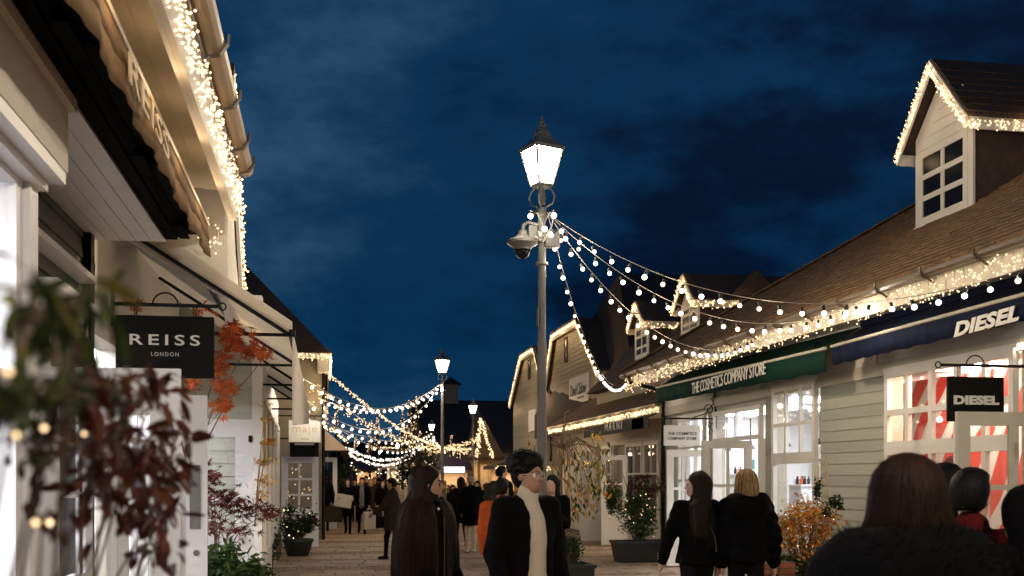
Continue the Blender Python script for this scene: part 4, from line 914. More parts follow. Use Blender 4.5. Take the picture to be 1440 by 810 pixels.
    MB().box(p.x-.055, p.y-.06, 2.05, p.x-.015, p.y-.046, 2.12).build('latch', M['black'], d)
    MB().tube([(p.x-.16, p.y-.05, 1.25), (p.x-.16, p.y-.11, 1.25), (p.x-.16, p.y-.11, 1.0), (p.x-.16, p.y-.05, 1.0)], .012, 6).build('handle', M['lilac'], d)
    # white shop front between return wall and the next open door
    b = MB(); x2 = W(392, 640, D=24).x
    b.prism([(xq-.02, yq+.25, 0), (xq-.3, yq+.25, 0), (x2-.3, 24.5, 0), (x2, 24.5, 0)], (0, 0, 3.3)); b.build('front_wall', M['white'], Q)
    for k in range(4):
        t0, t1 = .12+k*.21, .28+k*.21; P0 = Vector((xq-.01, yq+.25, 0)).lerp(Vector((x2+.01, 24.5, 0)), t0); P1 = Vector((xq-.01, yq+.25, 0)).lerp(Vector((x2+.01, 24.5, 0)), t1)
        f = MB()
        for z in (.6, 2.7): f.bar(P0+Vector((0, 0, z)), P1+Vector((0, 0, z)), .06, .09)
        for P in (P0, P1): f.bar(P+Vector((0, 0, .6)), P+Vector((0, 0, 2.7)), .08, .06, up=(1, 0, 0))
        wn = f.build('window', M['white'], Q); dlt = Vector((-.01, 0, 0)); MB().add([P0+Vector((-.01, 0, .6)), P1+Vector((-.01, 0, .6)), P1+Vector((-.01, 0, 2.7)), P0+Vector((-.01, 0, 2.7)), P0+Vector((.01, 0, .6)), P1+Vector((.01, 0, .6)), P1+Vector((.01, 0, 2.7)), P0+Vector((.01, 0, 2.7))], [(0, 1, 2, 3), (7, 6, 5, 4), (0, 1, 5, 4), (2, 3, 7, 6), (0, 3, 7, 4), (1, 2, 6, 5)]).build('pane', M['glass'], wn)
    x0 = W(396, 700, D=25).x; x1 = W(448, 700, D=25).x; yd = W(420, 700, D=25).y
    d = glazed(Q, 'door', TY(yd), x0, x1, .03, 2.15, [(x0+x1)/2-.02], [1.12, 1.45, 1.78][0:0]+[1.25, 1.62], fw=.15, bw=.05, dep=.05, bottom=.9, m=M['lilac'], glass=M['glass'])
    MB().tube([(x1-.05, yd-.06, 1.05), (x1-.05, yd-.12, 1.05)], .02, 6).build('handle', M['iron'], d)
    fairy('tiny warm lights seen in the panes of the open white six-pane door', [(x0+.15, yd+.25, 2.0), (x1-.15, yd+.25, 2.0)], (0, .9), 40, .012, spread=.03)
next_left()
c = W(232.5, 488, D=8.6); s = 8.6/FPX
hang_sign('black hanging sign with wide-spaced white capitals and LONDON below', c, 133*s, 87*s, 8.6, 'signblk', [('REISS', 0, .055, 95*s, 15*s, 'print_w', dict(bold=.012, space=1.35)), ('LONDON', 0, -.06, 37*s, 5.5*s, 'print_w', dict(space=1.35))], XLW+.05, W(232, 429, D=8.6).z, reach=W(306, 429, D=8.6).x)
c = W(428.5, 606.5, D=23.5); s = 23.5/FPX
r = hang_sign('pale grey hanging sign with thin gold lower-case letters', c, 44*s, 31*s, 23.5, 'signwht', [('maje', 0, .03, 34*s, 14*s, 'print_g', dict(space=1.1))], W(392, 640, D=24).x, c.z+.34, reach=c.x+.4, ring=False)
MB().box(c.x-.09, c.y-.024, c.z-.185, c.x+.09, c.y-.018, c.z-.155).build('print_line', M['print_g'], r)
c = W(428, 632, D=24.3); s = 24.3/FPX
r = hang_sign('small black hanging sign below and behind the pale grey one', c, 40*s, 21*s, 24.3, 'signblk', [], W(392, 640, D=24).x, c.z+.25, reach=c.x+.36, ring=False)

MB().box(c.x-.22, c.y-.024, c.z+.10, c.x+.22, c.y-.018, c.z+.14).build('print_line', M['print_w'], r)

def left_far():
    H = empty('hip_roofed_shop', (-.1, 28, 0), 'shop with tall black hip roof and lit eave behind the white canopy', 'building')
    ec = W(465, 496, D=28); xw = W(452, 540, D=28.5).x; z0 = ec.z; y0 = ec.y; tx = ec.x-4.2
    b = MB(); tp = 1.12; r1 = 3.6
    b.add([(ec.x, y0, z0), (-8, y0, z0), (ec.x, 48, z0), (ec.x-r1, y0+r1*.75, z0+r1*tp), (ec.x-r1, 48, z0+r1*tp), (-8, y0+r1*.75, z0+r1*tp), (-8, 48, z0)], [(0, 1, 5, 3), (0, 3, 4, 2), (3, 5, 6, 4), (0, 2, 6, 1)])
    b.build('roof', M['roofD'], H)
    MB().box(-8, y0+.6, 0, xw, 47, z0-.01).build('wall', M['farside'], H)
    b = MB(); b.box(-8, y0+.02, z0-.16, ec.x-.02, y0+.05, z0-.01); b.box(ec.x-.05, y0+.05, z0-.16, ec.x-.02, 47, z0-.01); b.box(xw-.1, y0+.06, z0-.5, ec.x-.06, y0+.7, z0-.17); b.build('fascia', M['cream'], H)
    dp = MB(); q = W(446, 540, D=28); dp.tube([(xw+.05, y0+.5, z0-.5), (xw+.05, y0+.5, 0)], .05, 6); dp.build('downpipe', M['black'], H)
    fairy('warm fairy lights along the black hip roof eave on the left', [(ec.x-3.2, y0-.01, z0-.02), (ec.x, y0-.01, z0-.02), (ec.x+.01, y0+6, z0-.02)], (0, .14), 45, .018, spread=.03, lights=(1.6, 4, (.1, -.3, -.15)))
    # striped awning shop
    K = empty('striped_awning_shop', (-.2, 36, 0), 'shop front with pink striped awning beyond the open white door', 'building')
    MB().box(-6, 35.5, 0, -.25, 47.5, 3.6).build('wall', M['cream'], K)
    A0 = W(452, 596, D=34.5); B0 = W(490, 634, D=33.5); y0, y1 = 33.4, 42
    a = MB(); n = 18
    for k in range(n):
        ya, yb = y0+(y1-y0)*k/n, y0+(y1-y0)*(k+1)/n
        a.add([(-.25, ya, A0.z), (-.25, yb, A0.z), (B0.x, yb, B0.z), (B0.x, ya, B0.z), (-.25, ya, A0.z-.02), (-.25, yb, A0.z-.02), (B0.x, yb, B0.z-.02), (B0.x, ya, B0.z-.02), (B0.x+.005, ya, B0.z-.25), (B0.x+.005, yb, B0.z-.25)], [(0, 1, 2, 3), (7, 6, 5, 4), (3, 2, 9, 8)], k % 2)
    a.add([(-.25, y0, A0.z), (B0.x, y0, B0.z), (-.25, y0, B0.z)], [(0, 1, 2)], 0)
    aw = a.build('awning', [mat('pale_stripe', (.62, .50, .42), .8), mat('dusky_stripe', (.32, .20, .17), .8)], K)
    cb = MB(); cb.prism([(A0.x, 32.6, 3.55), (A0.x+.9, 32.6, 3.0), (A0.x+.9, 32.6, 2.9), (A0.x, 32.6, 3.35)], (0, 10, 0)) if False else None
    fairy('warm fairy lights sloping above the pink striped awning', [W(452, 598, D=33), W(470, 602, D=33.1), W(490, 618, D=33.2)], (0, .12), 50, .02, spread=.03)
    d = W(463, 690, D=34); glazed(K, 'door', TY(d.y), d.x-.45, d.x+.25, .03, 2.3, [], [], fw=.14, dep=.05, bottom=1.3, m=M['lilac'], glass=M['glass'])
    b = MB(); p = W(430, 590, D=31); b.box(p.x-.4, 31, 3.3, p.x+.6, 33, 3.7); b.build('canopy_box', M['cream'], K)
left_far()
# ------------------------------------------------------------------ light strings across the street
lp = W(762, 672, D=11.75)
set_lamp(LAMP0, (lp.x, lp.y, 0), W(762, 165, D=11.75).z, 1150)
LAMPS = [(622, 490, 34, 500, 'second lit lantern post along the street, left of the first'), (665, 560, 52, 350, 'third lit lantern post, small, beside the light pyramid'), (607, 589, 62, 250, 'small far lantern post just left of the second post'),
         (608, 612, 80, 150, 'far lantern post low under the crossing light ropes'), (559, 620, 85, 150, 'far lantern post left of the light spires'), (495, 626, 70, 150, 'far lantern post beside the striped awning'), (533, 629, 90, 120, 'far lantern post low between the light spires')]
LP = []
for px, py, D, pw, lb in LAMPS:
    o = copy_tree(LAMP0); b = W(px, HZ, D=D); set_lamp(o, (b.x, b.y, 0), W(px, py, D=D).z, pw, lb, rz=random.uniform(.1, .6)); LP.append(o)
# camera and boxes on the first post
s0 = Vector((lp.x, lp.y, 0)); zt = W(762, 330, D=11.75).z
cm = empty('dome_camera', s0+Vector((-.12, 0, W(736, 345, D=11.75).z)), 'white dome security camera on a bracket of the nearest lamp post', 'camera')
cc = W(735, 345, D=11.75)
b = MB(); b.lathe([(.03, .17), (.05, .16), (.06, .11), (.09, .09), (.175, .045), (.175, .02), (.10, -.03), (.095, -.05), (.09, -.05)], cc, 18); b.build('housing', M['iron'], cm, smooth=False)
b = MB(); b.lathe([(.085, -.05), (.085, -.08), (.07, -.115), (.04, -.14), (.01, -.15)], cc, 16); b.build('dome', M['dglass'], cm, smooth=True)
b = MB(); b.tube([cc+Vector((0, 0, .16)), cc+Vector((.01, 0, .22)), cc+Vector((.06, 0, .26)), s0+Vector((-.04, 0, cc.z+.22))], .022, 8); b.build('bracket_arm', M['iron'], cm)
jb = empty('junction_box', s0+Vector((.1, 0, zt)), 'grey junction boxes strapped to the neck of the nearest lamp post', 'electric box')
q = W(775, 337, D=11.75); b = MB(); b.box(q.x-.07, q.y-.05, q.z-.09, q.x+.09, q.y+.05, q.z+.10); soften(b.build('box', M['iron'], jb), .008)
b = MB(); q2 = W(749, 328, D=11.75); b.box(q2.x-.05, q2.y-.05, q2.z-.08, q2.x+.05, q2.y+.05, q2.z+.08); soften(b.build('box', M['iron'], jb), .008)
b = MB(); b.box(lp.x-.055, lp.y-.06, 3.32, lp.x-.045, lp.y+.02, 3.52); b.lathe([(.07, q.z-.03), (.07, q.z)], s0, 12); b.lathe([(.07, q.z-.28), (.07, q.z-.25)], s0, 12); b.build('strap', M['iron'], jb)
gl = empty('festoon_light_string', s0, 'loose loop of bare globe bulbs bunched at the neck of the nearest lamp post', 'festoon lights', 'festoon light strings')
pts = [W(x, y, D=11.6) for x, y in ((746, 304), (766, 322), (779, 303), (775, 330))]
MB().tube([W(x, y, D=11.62) for x, y in ((745, 296), (756, 300), (764, 318), (772, 300), (780, 296), (776, 318), (764, 340), (752, 332))], .006, 4).build('cable', M['palecable'], gl, fix=False)
for p in pts: t = Euler((random.uniform(-.6, .6), random.uniform(-.6, .6), 0)); bb = piece('bulb', GLOBE, gl, p, t); piece('socket', SOCK, bb, p, t)
lamp('bulb_glow', gl, W(744, 312, D=11.45), 5, (1, .88, .7), .05)
top = W(770, 300, D=11.75)
def fest(lb, B, sag, n, **k): return globes(lb, top, B, sag, n, 'festoon light strings', **k)
Bd = Vector((6.40, YF+.2, 3.76)); fest('steepest sagging festoon, from the near lamp post to the far corner of the brown roof', Bd, .76, 30, t0=.05, pw=6, step=5)
Bc = Vector((6.32, yx(1065, 6.36), 3.74)); fest('lower middle festoon from the near lamp post, ending above the green awning', Bc, .68, 25, t0=.05, pw=6, step=5)
Bb = Vector((6.32, yx(1215, 6.36), 3.74)); fest('upper middle festoon from the near lamp post, ending at the eave over the blue awning', Bb, .64, 22, t0=.05, pw=6, step=5)
Ba = Vector((5.75, 8.0, 3.40)); fa = fest('longest festoon from the near lamp post, running past the blue awning out of frame', Ba, .60, 23, t0=.04, pw=5, step=5); MB().tube([Ba, (6.36, 7.2, 3.82)], .006, 4).build('cable', M['palecable'], fa, fix=False)

n2 = Vector((LP[0].location.x, LP[0].location.y, W(622, 538, D=34).z))
FG = 'festoon light strings'
for lb, a, D, sag, n in (('upper far festoon from the white canopy to the second lamp post', (418, 526), 21, .75, 22), ('second far festoon rising to the second lamp post', (448, 560), 28, .55, 22), ('third far festoon dipping low beside the black hip roof', (420, 553), 22, 1.1, 20)):
    globes(lb, W(*a, D=D), n2, sag, n, FG, near=False, pw=14, step=6)
n4 = Vector((LP[2].location.x, LP[2].location.y, 4.3))
for lb, a, D, sag, n in (('far festoon above the pale grey hanging sign', (422, 566), 20, 1.0, 22), ('lowest far festoon level with the pale grey hanging sign', (422, 581), 20, .55, 20)):
    globes(lb, W(*a, D=D), n4, sag, n, FG, near=False, pw=0)
# thick fairy ropes
def rope(lb, A, B, sag, r, wd, dens, m='farbulb', n=14, pw=0):
    return fairy(lb, sagline(A, B, sag, n), (-wd*.5, wd*.5), dens, r, spread=wd*.35, m=m, group='fairy light ropes across the street', name='fairy_light_rope', lights=(4, pw, (0, 0, -.3)) if pw else None)
py_t = W(681, 608, D=55); py_b = W(669, 629, D=55)
rope('thick fairy light rope from the black roof eave to the light pyramid', W(447, 545, D=28), py_t, 1.15, .020, .20, 17, pw=8)
rope('thin fairy light rope from the black roof corner to the foot of the light pyramid', W(463, 525, D=28), py_b, .75, .019, .08, 18, pw=5)
rope('bunched fairy lights hanging off the black roof corner', W(446, 540, D=28), W(452, 552, D=28), 0, .02, .45, 45, n=2)
rope('low bright festoon swag over the crowd, its bulbs close together', W(486, 628, D=50), W(609, 614, D=70), 1.0, .045, .10, 6, 'farglobe', 20, pw=6)
rope('low bright swag of bulbs under the first one', W(486, 634, D=52), W(600, 622, D=72), 1.05, .045, .10, 5, 'farglobe', 20)
rope('short swag of bulbs rising right of the low swag', W(609, 614, D=70), W(626, 637, D=72), .1, .055, .1, 9, 'farglobe', 6)
rope('cluster of bulbs over the far end of the crowd', W(492, 650, D=58), W(540, 656, D=60), .5, .038, .5, 5, 'farglobe', 8, pw=6)
rope('second cluster of bulbs behind the striped awning', W(500, 640, D=60), W(575, 640, D=64), .7, .035, .4, 3, 'farglobe', 8)
for i, (x0, x1, y, D) in enumerate(((524, 560, 629, 88), (592, 626, 635, 76), (634, 668, 636, 76))):
    rope('level fairy light line on a far eave, %s' % ('left of the spires', 'under the spires', 'left of the light pyramid')[i], W(x0, y, D=D), W(x1, y, D=D), 0, .045, .12, 20)
# light spires
SP = [(520, 602, 638, 6, 70), (531, 586, 634, 8, 66), (566, 577, 636, 9, 62), (576, 562, 626, 9, 62), (586, 556, 610, 8, 60), (459, 569, 596, 3, 52), (473, 573, 608, 3.5, 52), (500, 614, 633, 4, 72), (635, 611, 644, 4, 74), (645, 626, 648, 4, 76), (590, 612, 640, 6, 76)]
SPL = ['slim spire of fairy lights, second from the left group', 'tall slim light spire under the crossing of the ropes', 'broad light spire left of the tallest one', 'light spire just left of the tallest one', 'tallest light spire, left of the second lamp post', 'tiny light spire above the pale hanging sign', 'small light spire right of the pale hanging sign', 'tiny light spire beside the striped awning',
       'slim light spire right of the second lamp post', 'small light spire left of the light pyramid', 'dim light spire low behind the tallest ones']
for (px, y0, y1, wpx, D), lb in zip(SP, SPL):
    a = W(px, y0, D=D); b = W(px, y1, D=D); r0 = wpx/2*D/FPX
    root = empty('light_spire', (b.x, b.y, 0), lb, 'light spire', 'spires of fairy lights over the market')
    MB().lathe([(.09, 0), (.07, b.z)], (b.x, b.y, 0), 6).build('pole', M['black'], root)
    w = MB(); w.lathe([(r0, b.z), (r0*.5, (a.z+b.z)/2), (.03, a.z)], (b.x, b.y, 0), 6); w.build('spire', M['roofD'], root)
    P = []
    for i in range(int(24*(a.z-b.z)/1.5)+10):
        t = random.random(); an = random.choice((0, 1, 2, 3, 4, 5))*PI/3+.2; rr = r0*(1-t)+.05; P.append((b.x+rr*math.cos(an), b.y+rr*math.sin(an), b.z+(a.z-b.z)*t))
    dots('bulb', P, .026, M['farbulb'], root)

# light pyramid stall and market stalls
def stall(label, px0, px1, ytop, D, depth, roofm, wallm, peak=None, lights=True, lit=True, name='market_stall'):
    a = W(px0, HZ, D=D); b = W(px1, HZ, D=D); z = W(px0, ytop, D=D).z; x0, x1, y = a.x, b.x, (a.y+b.y)/2
    r = empty(name, ((x0+x1)/2, y, 0), label, 'market stall', 'market stalls')
    n = max(2, int((x1-x0)/.28))
    for k in range(n):
        xa = x0+(x1-x0)*k/n; MB().box(xa, y, 0, xa+(x1-x0)/n-.015, y+.05, 1.05).build('plank', M[wallm], r)
    w = MB()
    for x in (x0, x1-.12):
        MB().box(x, y+.051, 0, x+.12, y+.17, z).build('post', M[wallm], r); MB().box(x, y+depth-.12, 0, x+.12, y+depth, z).build('post', M[wallm], r)
    w.box(x0, y-.01, z-.35, x1, y+.05, z); w.build('fascia', M[wallm], r); MB().box(x0, y+depth, 0, x1, y+depth+.05, z).build('back_wall', M[wallm], r)
    MB().box(x0-.1, y-.25, 1.05, x1+.1, y+.2, 1.1).build('counter', M[wallm], r)
    pk = peak or z+.9; c = ((x0+x1)/2, y+depth/2, pk)
    e = .3; rf = MB(); cs = [(x0-e, y-e, z), (x1+e, y-e, z), (x1+e, y+depth+e, z), (x0-e, y+depth+e, z)]
    rf.add(cs+[c]+[(p[0], p[1], z-.14) for p in cs], [(0, 1, 4), (1, 2, 4), (2, 3, 4), (3, 0, 4), (0, 5, 6, 1), (1, 6, 7, 2), (2, 7, 8, 3), (3, 8, 5, 0), (5, 8, 7, 6)]); rf.build('roof', M[roofm], r)
    if lit:
        MB().box(x0+.2, y+depth*.3, z-.25, x1-.2, y+depth*.7, z-.2).build('light_panel', M['warmpanel'], r)
        gd = MB()
        for k in range(int((x1-x0)/.2)): h = random.uniform(.1, .45); gd.box(x0+.1+k*.2, y+.25, 1.1, x0+.24+k*.2, y+.5, 1.1+h, random.randrange(4))
        tag(gd.build('goods', [M['lye'], M['lr'], M['print_w'], M['lor']], r), kind='stuff')
    return r, x0, x1, y, z, c
purple = mat('plum_canvas', (.10, .05, .075), .8, .1, 10); M['plum'] = purple
st, x0, x1, y, z, c = stall('timber stall with a pyramid roof outlined in fairy lights', 672, 700, 643, 52, 2.2, 'roofD', 'wood', peak=W(680, 590, D=53).z)
rr = []
zb = z
for s in ((x0-.1, y-.3), (x1-.3, y-.3)): rr += [Vector((s[0], s[1], zb)).lerp(Vector((c[0]-.3, y+.4, c[2])), t) for t in np.linspace(0, 1, 90)]
dots('bulb', [(p.x+random.gauss(0, .05), p.y-.05, p.z+random.gauss(0, .05)) for p in rr], .035, M['farbulb'], st)
st, x0, x1, y, z, c = stall('long timber stall with a warm lit eave, behind the two front walkers', 702, 766, 655, 46, 2.5, 'roofD', 'wood', peak=W(730, 640, D=46).z)
fairy('warm fairy lights along the long timber stall eave', [(x0-.2, y-.35, z), (x1+.2, y-.35, z)], (0, .16), 60, .028, spread=.03, lights=(1.5, 8, (0, -.3, -.2)))
st, x0, x1, y, z, c = stall('market stall under a plum canvas roof with a lit white sign band', 612, 668, 657, 60, 3, 'plum', 'wood', peak=W(630, 640, D=60).z)
MB().box(x0+.3, y-.32, z-.30, x1-.6, y-.28, z+.02).build('sign_band', emat('lit_band', (.85, .9, 1), 1.6), st)
st, *_ = stall('pale market stall with a curved lit awning over the crowd', 548, 578, 655, 66, 3, 'cream', 'cream', peak=W(560, 645, D=66).z)
st, *_ = stall('farthest market stall at the end of the crowd', 500, 536, 658, 80, 3, 'plum', 'wood')
# dark halls closing the street
def hall(label, px0, px1, yt, D, depth, pitch=.55, cup=None):
    a = W(px0, HZ, D=D); b = W(px1, HZ, D=D); zt = W(px0, yt, D=D).z; h = empty('market_hall', ((a.x+b.x)/2, a.y, 0), label, 'building')
    ze = zt-(depth/2)*pitch; x0, x1, y = a.x, b.x, a.y
    MB().box(x0+.3, y+.3, 0, x1-.3, y+depth-.3, ze).build('wall', M['farside'], h)
    MB().prism([(x0, y, ze), (x0, y+depth/2, zt), (x0, y+depth, ze), (x0, y+depth, ze-.2), (x0, y, ze-.2)], (x1-x0, 0, 0)).build('roof', M['roofD'], h)
    if cup:
        p = W(cup[0], HZ, D=D+4); w2 = cup[1]/2*(D+4)/FPX; zc0, zc1, zc2 = zt-.8, W(cup[0], cup[2], D=D+4).z, W(cup[0], cup[3], D=D+4).z; yc = y+depth/2
        MB().box(p.x-w2, yc-w2, zc0, p.x+w2, yc+w2, zc1).build('cupola', M['farside'], h)
        rf = MB(); e = w2*1.45; rf.add([(p.x-e, yc-e, zc1), (p.x+e, yc-e, zc1), (p.x+e, yc+e, zc1), (p.x-e, yc+e, zc1), (p.x, yc, zc2)], [(0, 1, 4), (1, 2, 4), (2, 3, 4), (3, 0, 4), (0, 3, 2, 1)]); rf.build('cupola_roof', M['roofD'], h)
    return h
hall('wide dark hall with a square roof turret at the end of the street', 588, 790, 553, 84, 14, cup=(641, 20, 536, 524))
hall('low dark hall on the left end of the street', 440, 600, 618, 96, 12)
hall('dark hall behind the olive gables', 690, 740, 556, 66, 12)
# ------------------------------------------------------------------ foliage
def leaf_simple(l, w, fold=.18, curl=.12):
    k = [(-.5, 0), (-.25, .38), (.05, .5), (.32, .34), (.5, 0)]; b = MB(); vs = []
    for t, ww in k:
        z = -curl*l*(t*2)**2*.5
        vs += [(ww*w, t*l, z+fold*w*abs(ww)*1.2), (0, t*l, z), (-ww*w, t*l, z+fold*w*abs(ww)*1.2)]
    return vs, [(0+3*i, 1+3*i, 4+3*i, 3+3*i) for i in range(4)]+[(1+3*i, 2+3*i, 5+3*i, 4+3*i) for i in range(4)]
def leaf_maple(l):
    lobes = [(-2.25, .55), (-1.5, .8), (-.75, .95), (0, 1.05), (.75, .95), (1.5, .8), (2.25, .55)]; vs = [(0, 0, 0)]; ring = []
    for i, (a, r) in enumerate(lobes):
        for da, rr in ((-.17, .52), (0, 1), (.17, .52)): ring.append((math.sin(a+da)*r*rr*l*.5, math.cos(a+da)*r*rr*l*.5, -.10*l*(r*rr)**2))
        if i < 6: am = a+.375; ring.append((math.sin(am)*.26*l*.5, math.cos(am)*.26*l*.5, .02*l))
    vs += ring; n = len(ring); fs = [(0, i, i+1) for i in range(1, n)]
    vs += [(-.008*l, 0, 0), (.008*l, 0, 0), (0, -.55*l, -.06*l)]; fs.append((n+1, n+3, n+2)); return vs, fs
def lmesh(vf, m):
    me = bpy.data.meshes.new('leaf'); me.from_pydata([tuple(v) for v in vf[0]], [], vf[1]); me.materials.append(M[m]); me.update(); return me
def rrot(tilt=1.0): return Euler((random.gauss(0, .7)*tilt, random.gauss(0, .7)*tilt, random.uniform(0, 2*PI)))
def leaves_stuff(name, parent, vf, pts, mats, s=(.7, 1.3), rots=None):
    V = np.array(vf[0], float); n = len(pts); vs = np.empty((n, len(V), 3)); mi = []
    for i, p in enumerate(pts):
        R = np.array((rots[i] if rots else rrot()).to_matrix()); vs[i] = (V*random.uniform(*s))@R.T+np.array(p); 
    fs = [tuple(i*len(V)+k for k in f) for i in range(n) for f in vf[1]]
    me = bpy.data.meshes.new(name); me.from_pydata(vs.reshape(-1, 3).tolist(), [], fs)
    for m in mats: me.materials.append(M[m])
    c = RNG.integers(0, len(mats), n); me.polygons.foreach_set('material_index', np.repeat(c, len(vf[1])).astype(np.int32)); me.update()
    return tag(link(bpy.data.objects.new(name, me), parent), kind='stuff')
def in_ell(c, r, n, shell=.5):
    out = []
    while len(out) < n:
        p = Vector((random.uniform(-1, 1), random.uniform(-1, 1), random.uniform(-1, 1)))
        if p.length < 1 and (p.length > shell or random.random() < .25): out.append((c[0]+p.x*r[0], c[1]+p.y*r[1], c[2]+p.z*r[2]))
    return out
def clumpy(c, r, n, k=14, cs=.42):
    """points gathered in clumps, so that light and dark and gaps show"""
    cen = in_ell(c, (r[0]*.8, r[1]*.8, r[2]*.8), k, .55); out = []
    for i in range(n):
        q = random.choice(cen); out.append(tuple(q[j]+random.gauss(0, cs*.5)*r[j] for j in range(3)))
    return out
def twigs(root, base, pts, m='bark', r=.006, name='branch', every=6):
    b = MB(); base = Vector(base)
    for p in pts[::every]:
        p = Vector(p); mid = base.lerp(p, .5)+Vector((random.gauss(0, .04), random.gauss(0, .04), .05)); b.tube([base, mid, p], [r*1.6, r, r*.4], 4, cap=False)
    return b.build(name, M[m], root, fix=False)
def pot(root, c, w, d, h, m='plantbox', taper=.85, name='planter_box'):
    b = MB(); x, y = c[0], c[1]; q = [(-1, -1), (1, -1), (1, 1), (-1, 1)]
    b.add([(x+i*w/2*taper, y+j*d/2*taper, 0) for i, j in q]+[(x+i*w/2, y+j*d/2, h-.05) for i, j in q]+[(x+i*(w/2+.025), y+j*(d/2+.025), h-.05) for i, j in q]+[(x+i*(w/2+.025), y+j*(d/2+.025), h) for i, j in q]+[(x+i*(w/2-.03), y+j*(d/2-.03), h) for i, j in q]+[(x+i*(w/2-.03), y+j*(d/2-.03), h-.06) for i, j in q],
        [(3, 2, 1, 0)]+[(a*4+i, a*4+(i+1) % 4, a*4+4+(i+1) % 4, a*4+4+i) for a in range(5) for i in range(4)]+[(20, 21, 22, 23)])
    o = b.build(name, M[m], root); MB().box(x-w/2+.04, y-d/2+.04, h-.09, x+w/2-.04, y+d/2-.04, h-.055).build('soil', M['soil'], root); return o

# --- near plant in the left foreground: nandina with green to dark red leaves
def nandina():
    base = W(60, HZ, D=1.25); base.z = 0
    R = empty('nandina_shrub', base, 'blurred foreground shrub with green leaves turning dark red on the left', 'shrub')
    pot(R, (base.x-.1, base.y+.05), .9, .5, .5)
    CL = [  # px, py, D, spread px, count, leaves, size
        (40, 455, .80, 60, 16, ('lg', 'lg', 'lgy'), .075), (110, 430, .85, 40, 9, ('lg', 'lg'), .07), (20, 560, .8, 40, 14, ('lgy', 'lg', 'lg'), .07), (90, 540, .95, 50, 24, ('lg', 'lg', 'ldr'), .07), (150, 565, 1.1, 45, 22, ('lg', 'ldr', 'lbr'), .07),
        (60, 620, 1.05, 50, 22, ('ldr', 'lg', 'lbr'), .065), (130, 640, 1.15, 50, 40, ('ldr', 'ldr', 'lbr'), .07), (190, 640, 1.3, 45, 30, ('ldr', 'lbr', 'ldr'), .075), (215, 560, 1.4, 40, 13, ('ldr', 'lbr', 'ldr'), .075), (185, 530, 1.35, 30, 7, ('ldr', 'lbr'), .075),
        (245, 625, 1.45, 35, 12, ('ldr', 'lbr'), .08), (160, 700, 1.3, 45, 26, ('ldr', 'ldr', 'lbr'), .075), (215, 720, 1.4, 40, 20, ('ldr', 'lbr', 'ldr'), .08), (215, 775, 1.4, 30, 10, ('ldr', 'ldr'), .08), (110, 720, 1.2, 35, 6, ('ldr', 'lbr'), .07), (235, 680, 1.4, 30, 10, ('ldr', 'lbr'), .08), (60, 730, 1.1, 25, 3, ('ldr',), .06)]
    meshes = {}; more = {}; nl = 0
    bs = MB(); stems = [base+Vector((dx, dy, 0)) for dx, dy in ((-.05, .0), (.05, .1), (.0, .2), (-.15, .05))]
    tops = []
    for px, py, D, sp, n, ms, sz in CL:
        f_ = 1.0+max(0, (px-40))/200*.45; D *= f_; sz *= f_*.57; sp *= 1.12; n *= 1.65
        c = W(px, py, D=D); st = random.choice(stems); st = Vector((st.x, st.y, .44)); mid = st.lerp(c, .55)+Vector((-.06, .02, .12))
        bs.tube([st, st.lerp(mid, .5)+Vector((random.gauss(0, .01), 0, .03)), mid, mid.lerp(c, .6)+Vector((0, 0, .03)), c], [.0045, .004, .0032, .0024, .0015], 5, cap=False)
        for i in range(int(n*1.15)):
            p = W(px+random.gauss(0, sp*.62), py+random.gauss(0, sp*.5), D=D*random.uniform(.92, 1.1))
            m = random.choice(ms)
            if m not in meshes: meshes[m] = [lmesh(leaf_simple(1, w, .2, cu), m) for w, cu in ((.30, .15), (.36, .3), (.24, .05))]
            d = (p-c); d.z -= .02; ax = Vector((d.x+random.gauss(0, .03), d.y+random.gauss(0, .03), d.z-.035+random.gauss(0, .03))).normalized()
            q = ax.to_track_quat('Y', 'Z').to_euler(); q2 = (q.to_matrix() @ Euler((0, random.uniform(-1.6, 1.6), 0)).to_matrix()).to_euler()
            sc_ = sz*random.uniform(.65, 1.25); nl += 1
            if nl % 2 == 0 and nl < 596: piece('leaf', random.choice(meshes[m]), R, p, q2, (sc_,)*3)
            else: more.setdefault(m, []).append((p, q2, sc_))
            if random.random() < .45: bs.tube([c.lerp(p, random.uniform(0, .4)), c.lerp(p, .6)+Vector((0, 0, .008)), p-ax*sz*.4], [.0022, .0018, .0012], 4, cap=False)
    for m, li in more.items():
        V0 = [tuple(v) for v in leaf_simple(1, .27, .2, .2)[0]]; F0 = leaf_simple(1, .27, .2, .2)[1]; lb = MB()
        for p, q2, sc_ in li: mt = q2.to_matrix(); lb.add([p+mt @ (Vector(v)*sc_) for v in V0], F0)
        tag(lb.build('foliage', M[m], R, fix=False), kind='stuff')
    bs.build('stem', M['bark'], R, fix=False)
    P = [W(x, y, D=d) for x, y, d in ((12, 522, .72), (62, 602, 1.0), (50, 735, .95), (70, 735, 1.1), (22, 612, .9), (118, 610, 1.2), (160, 625, 1.4))]
    dots('fairy_bulb', P, .0030, M['bulb'], R)
nandina()

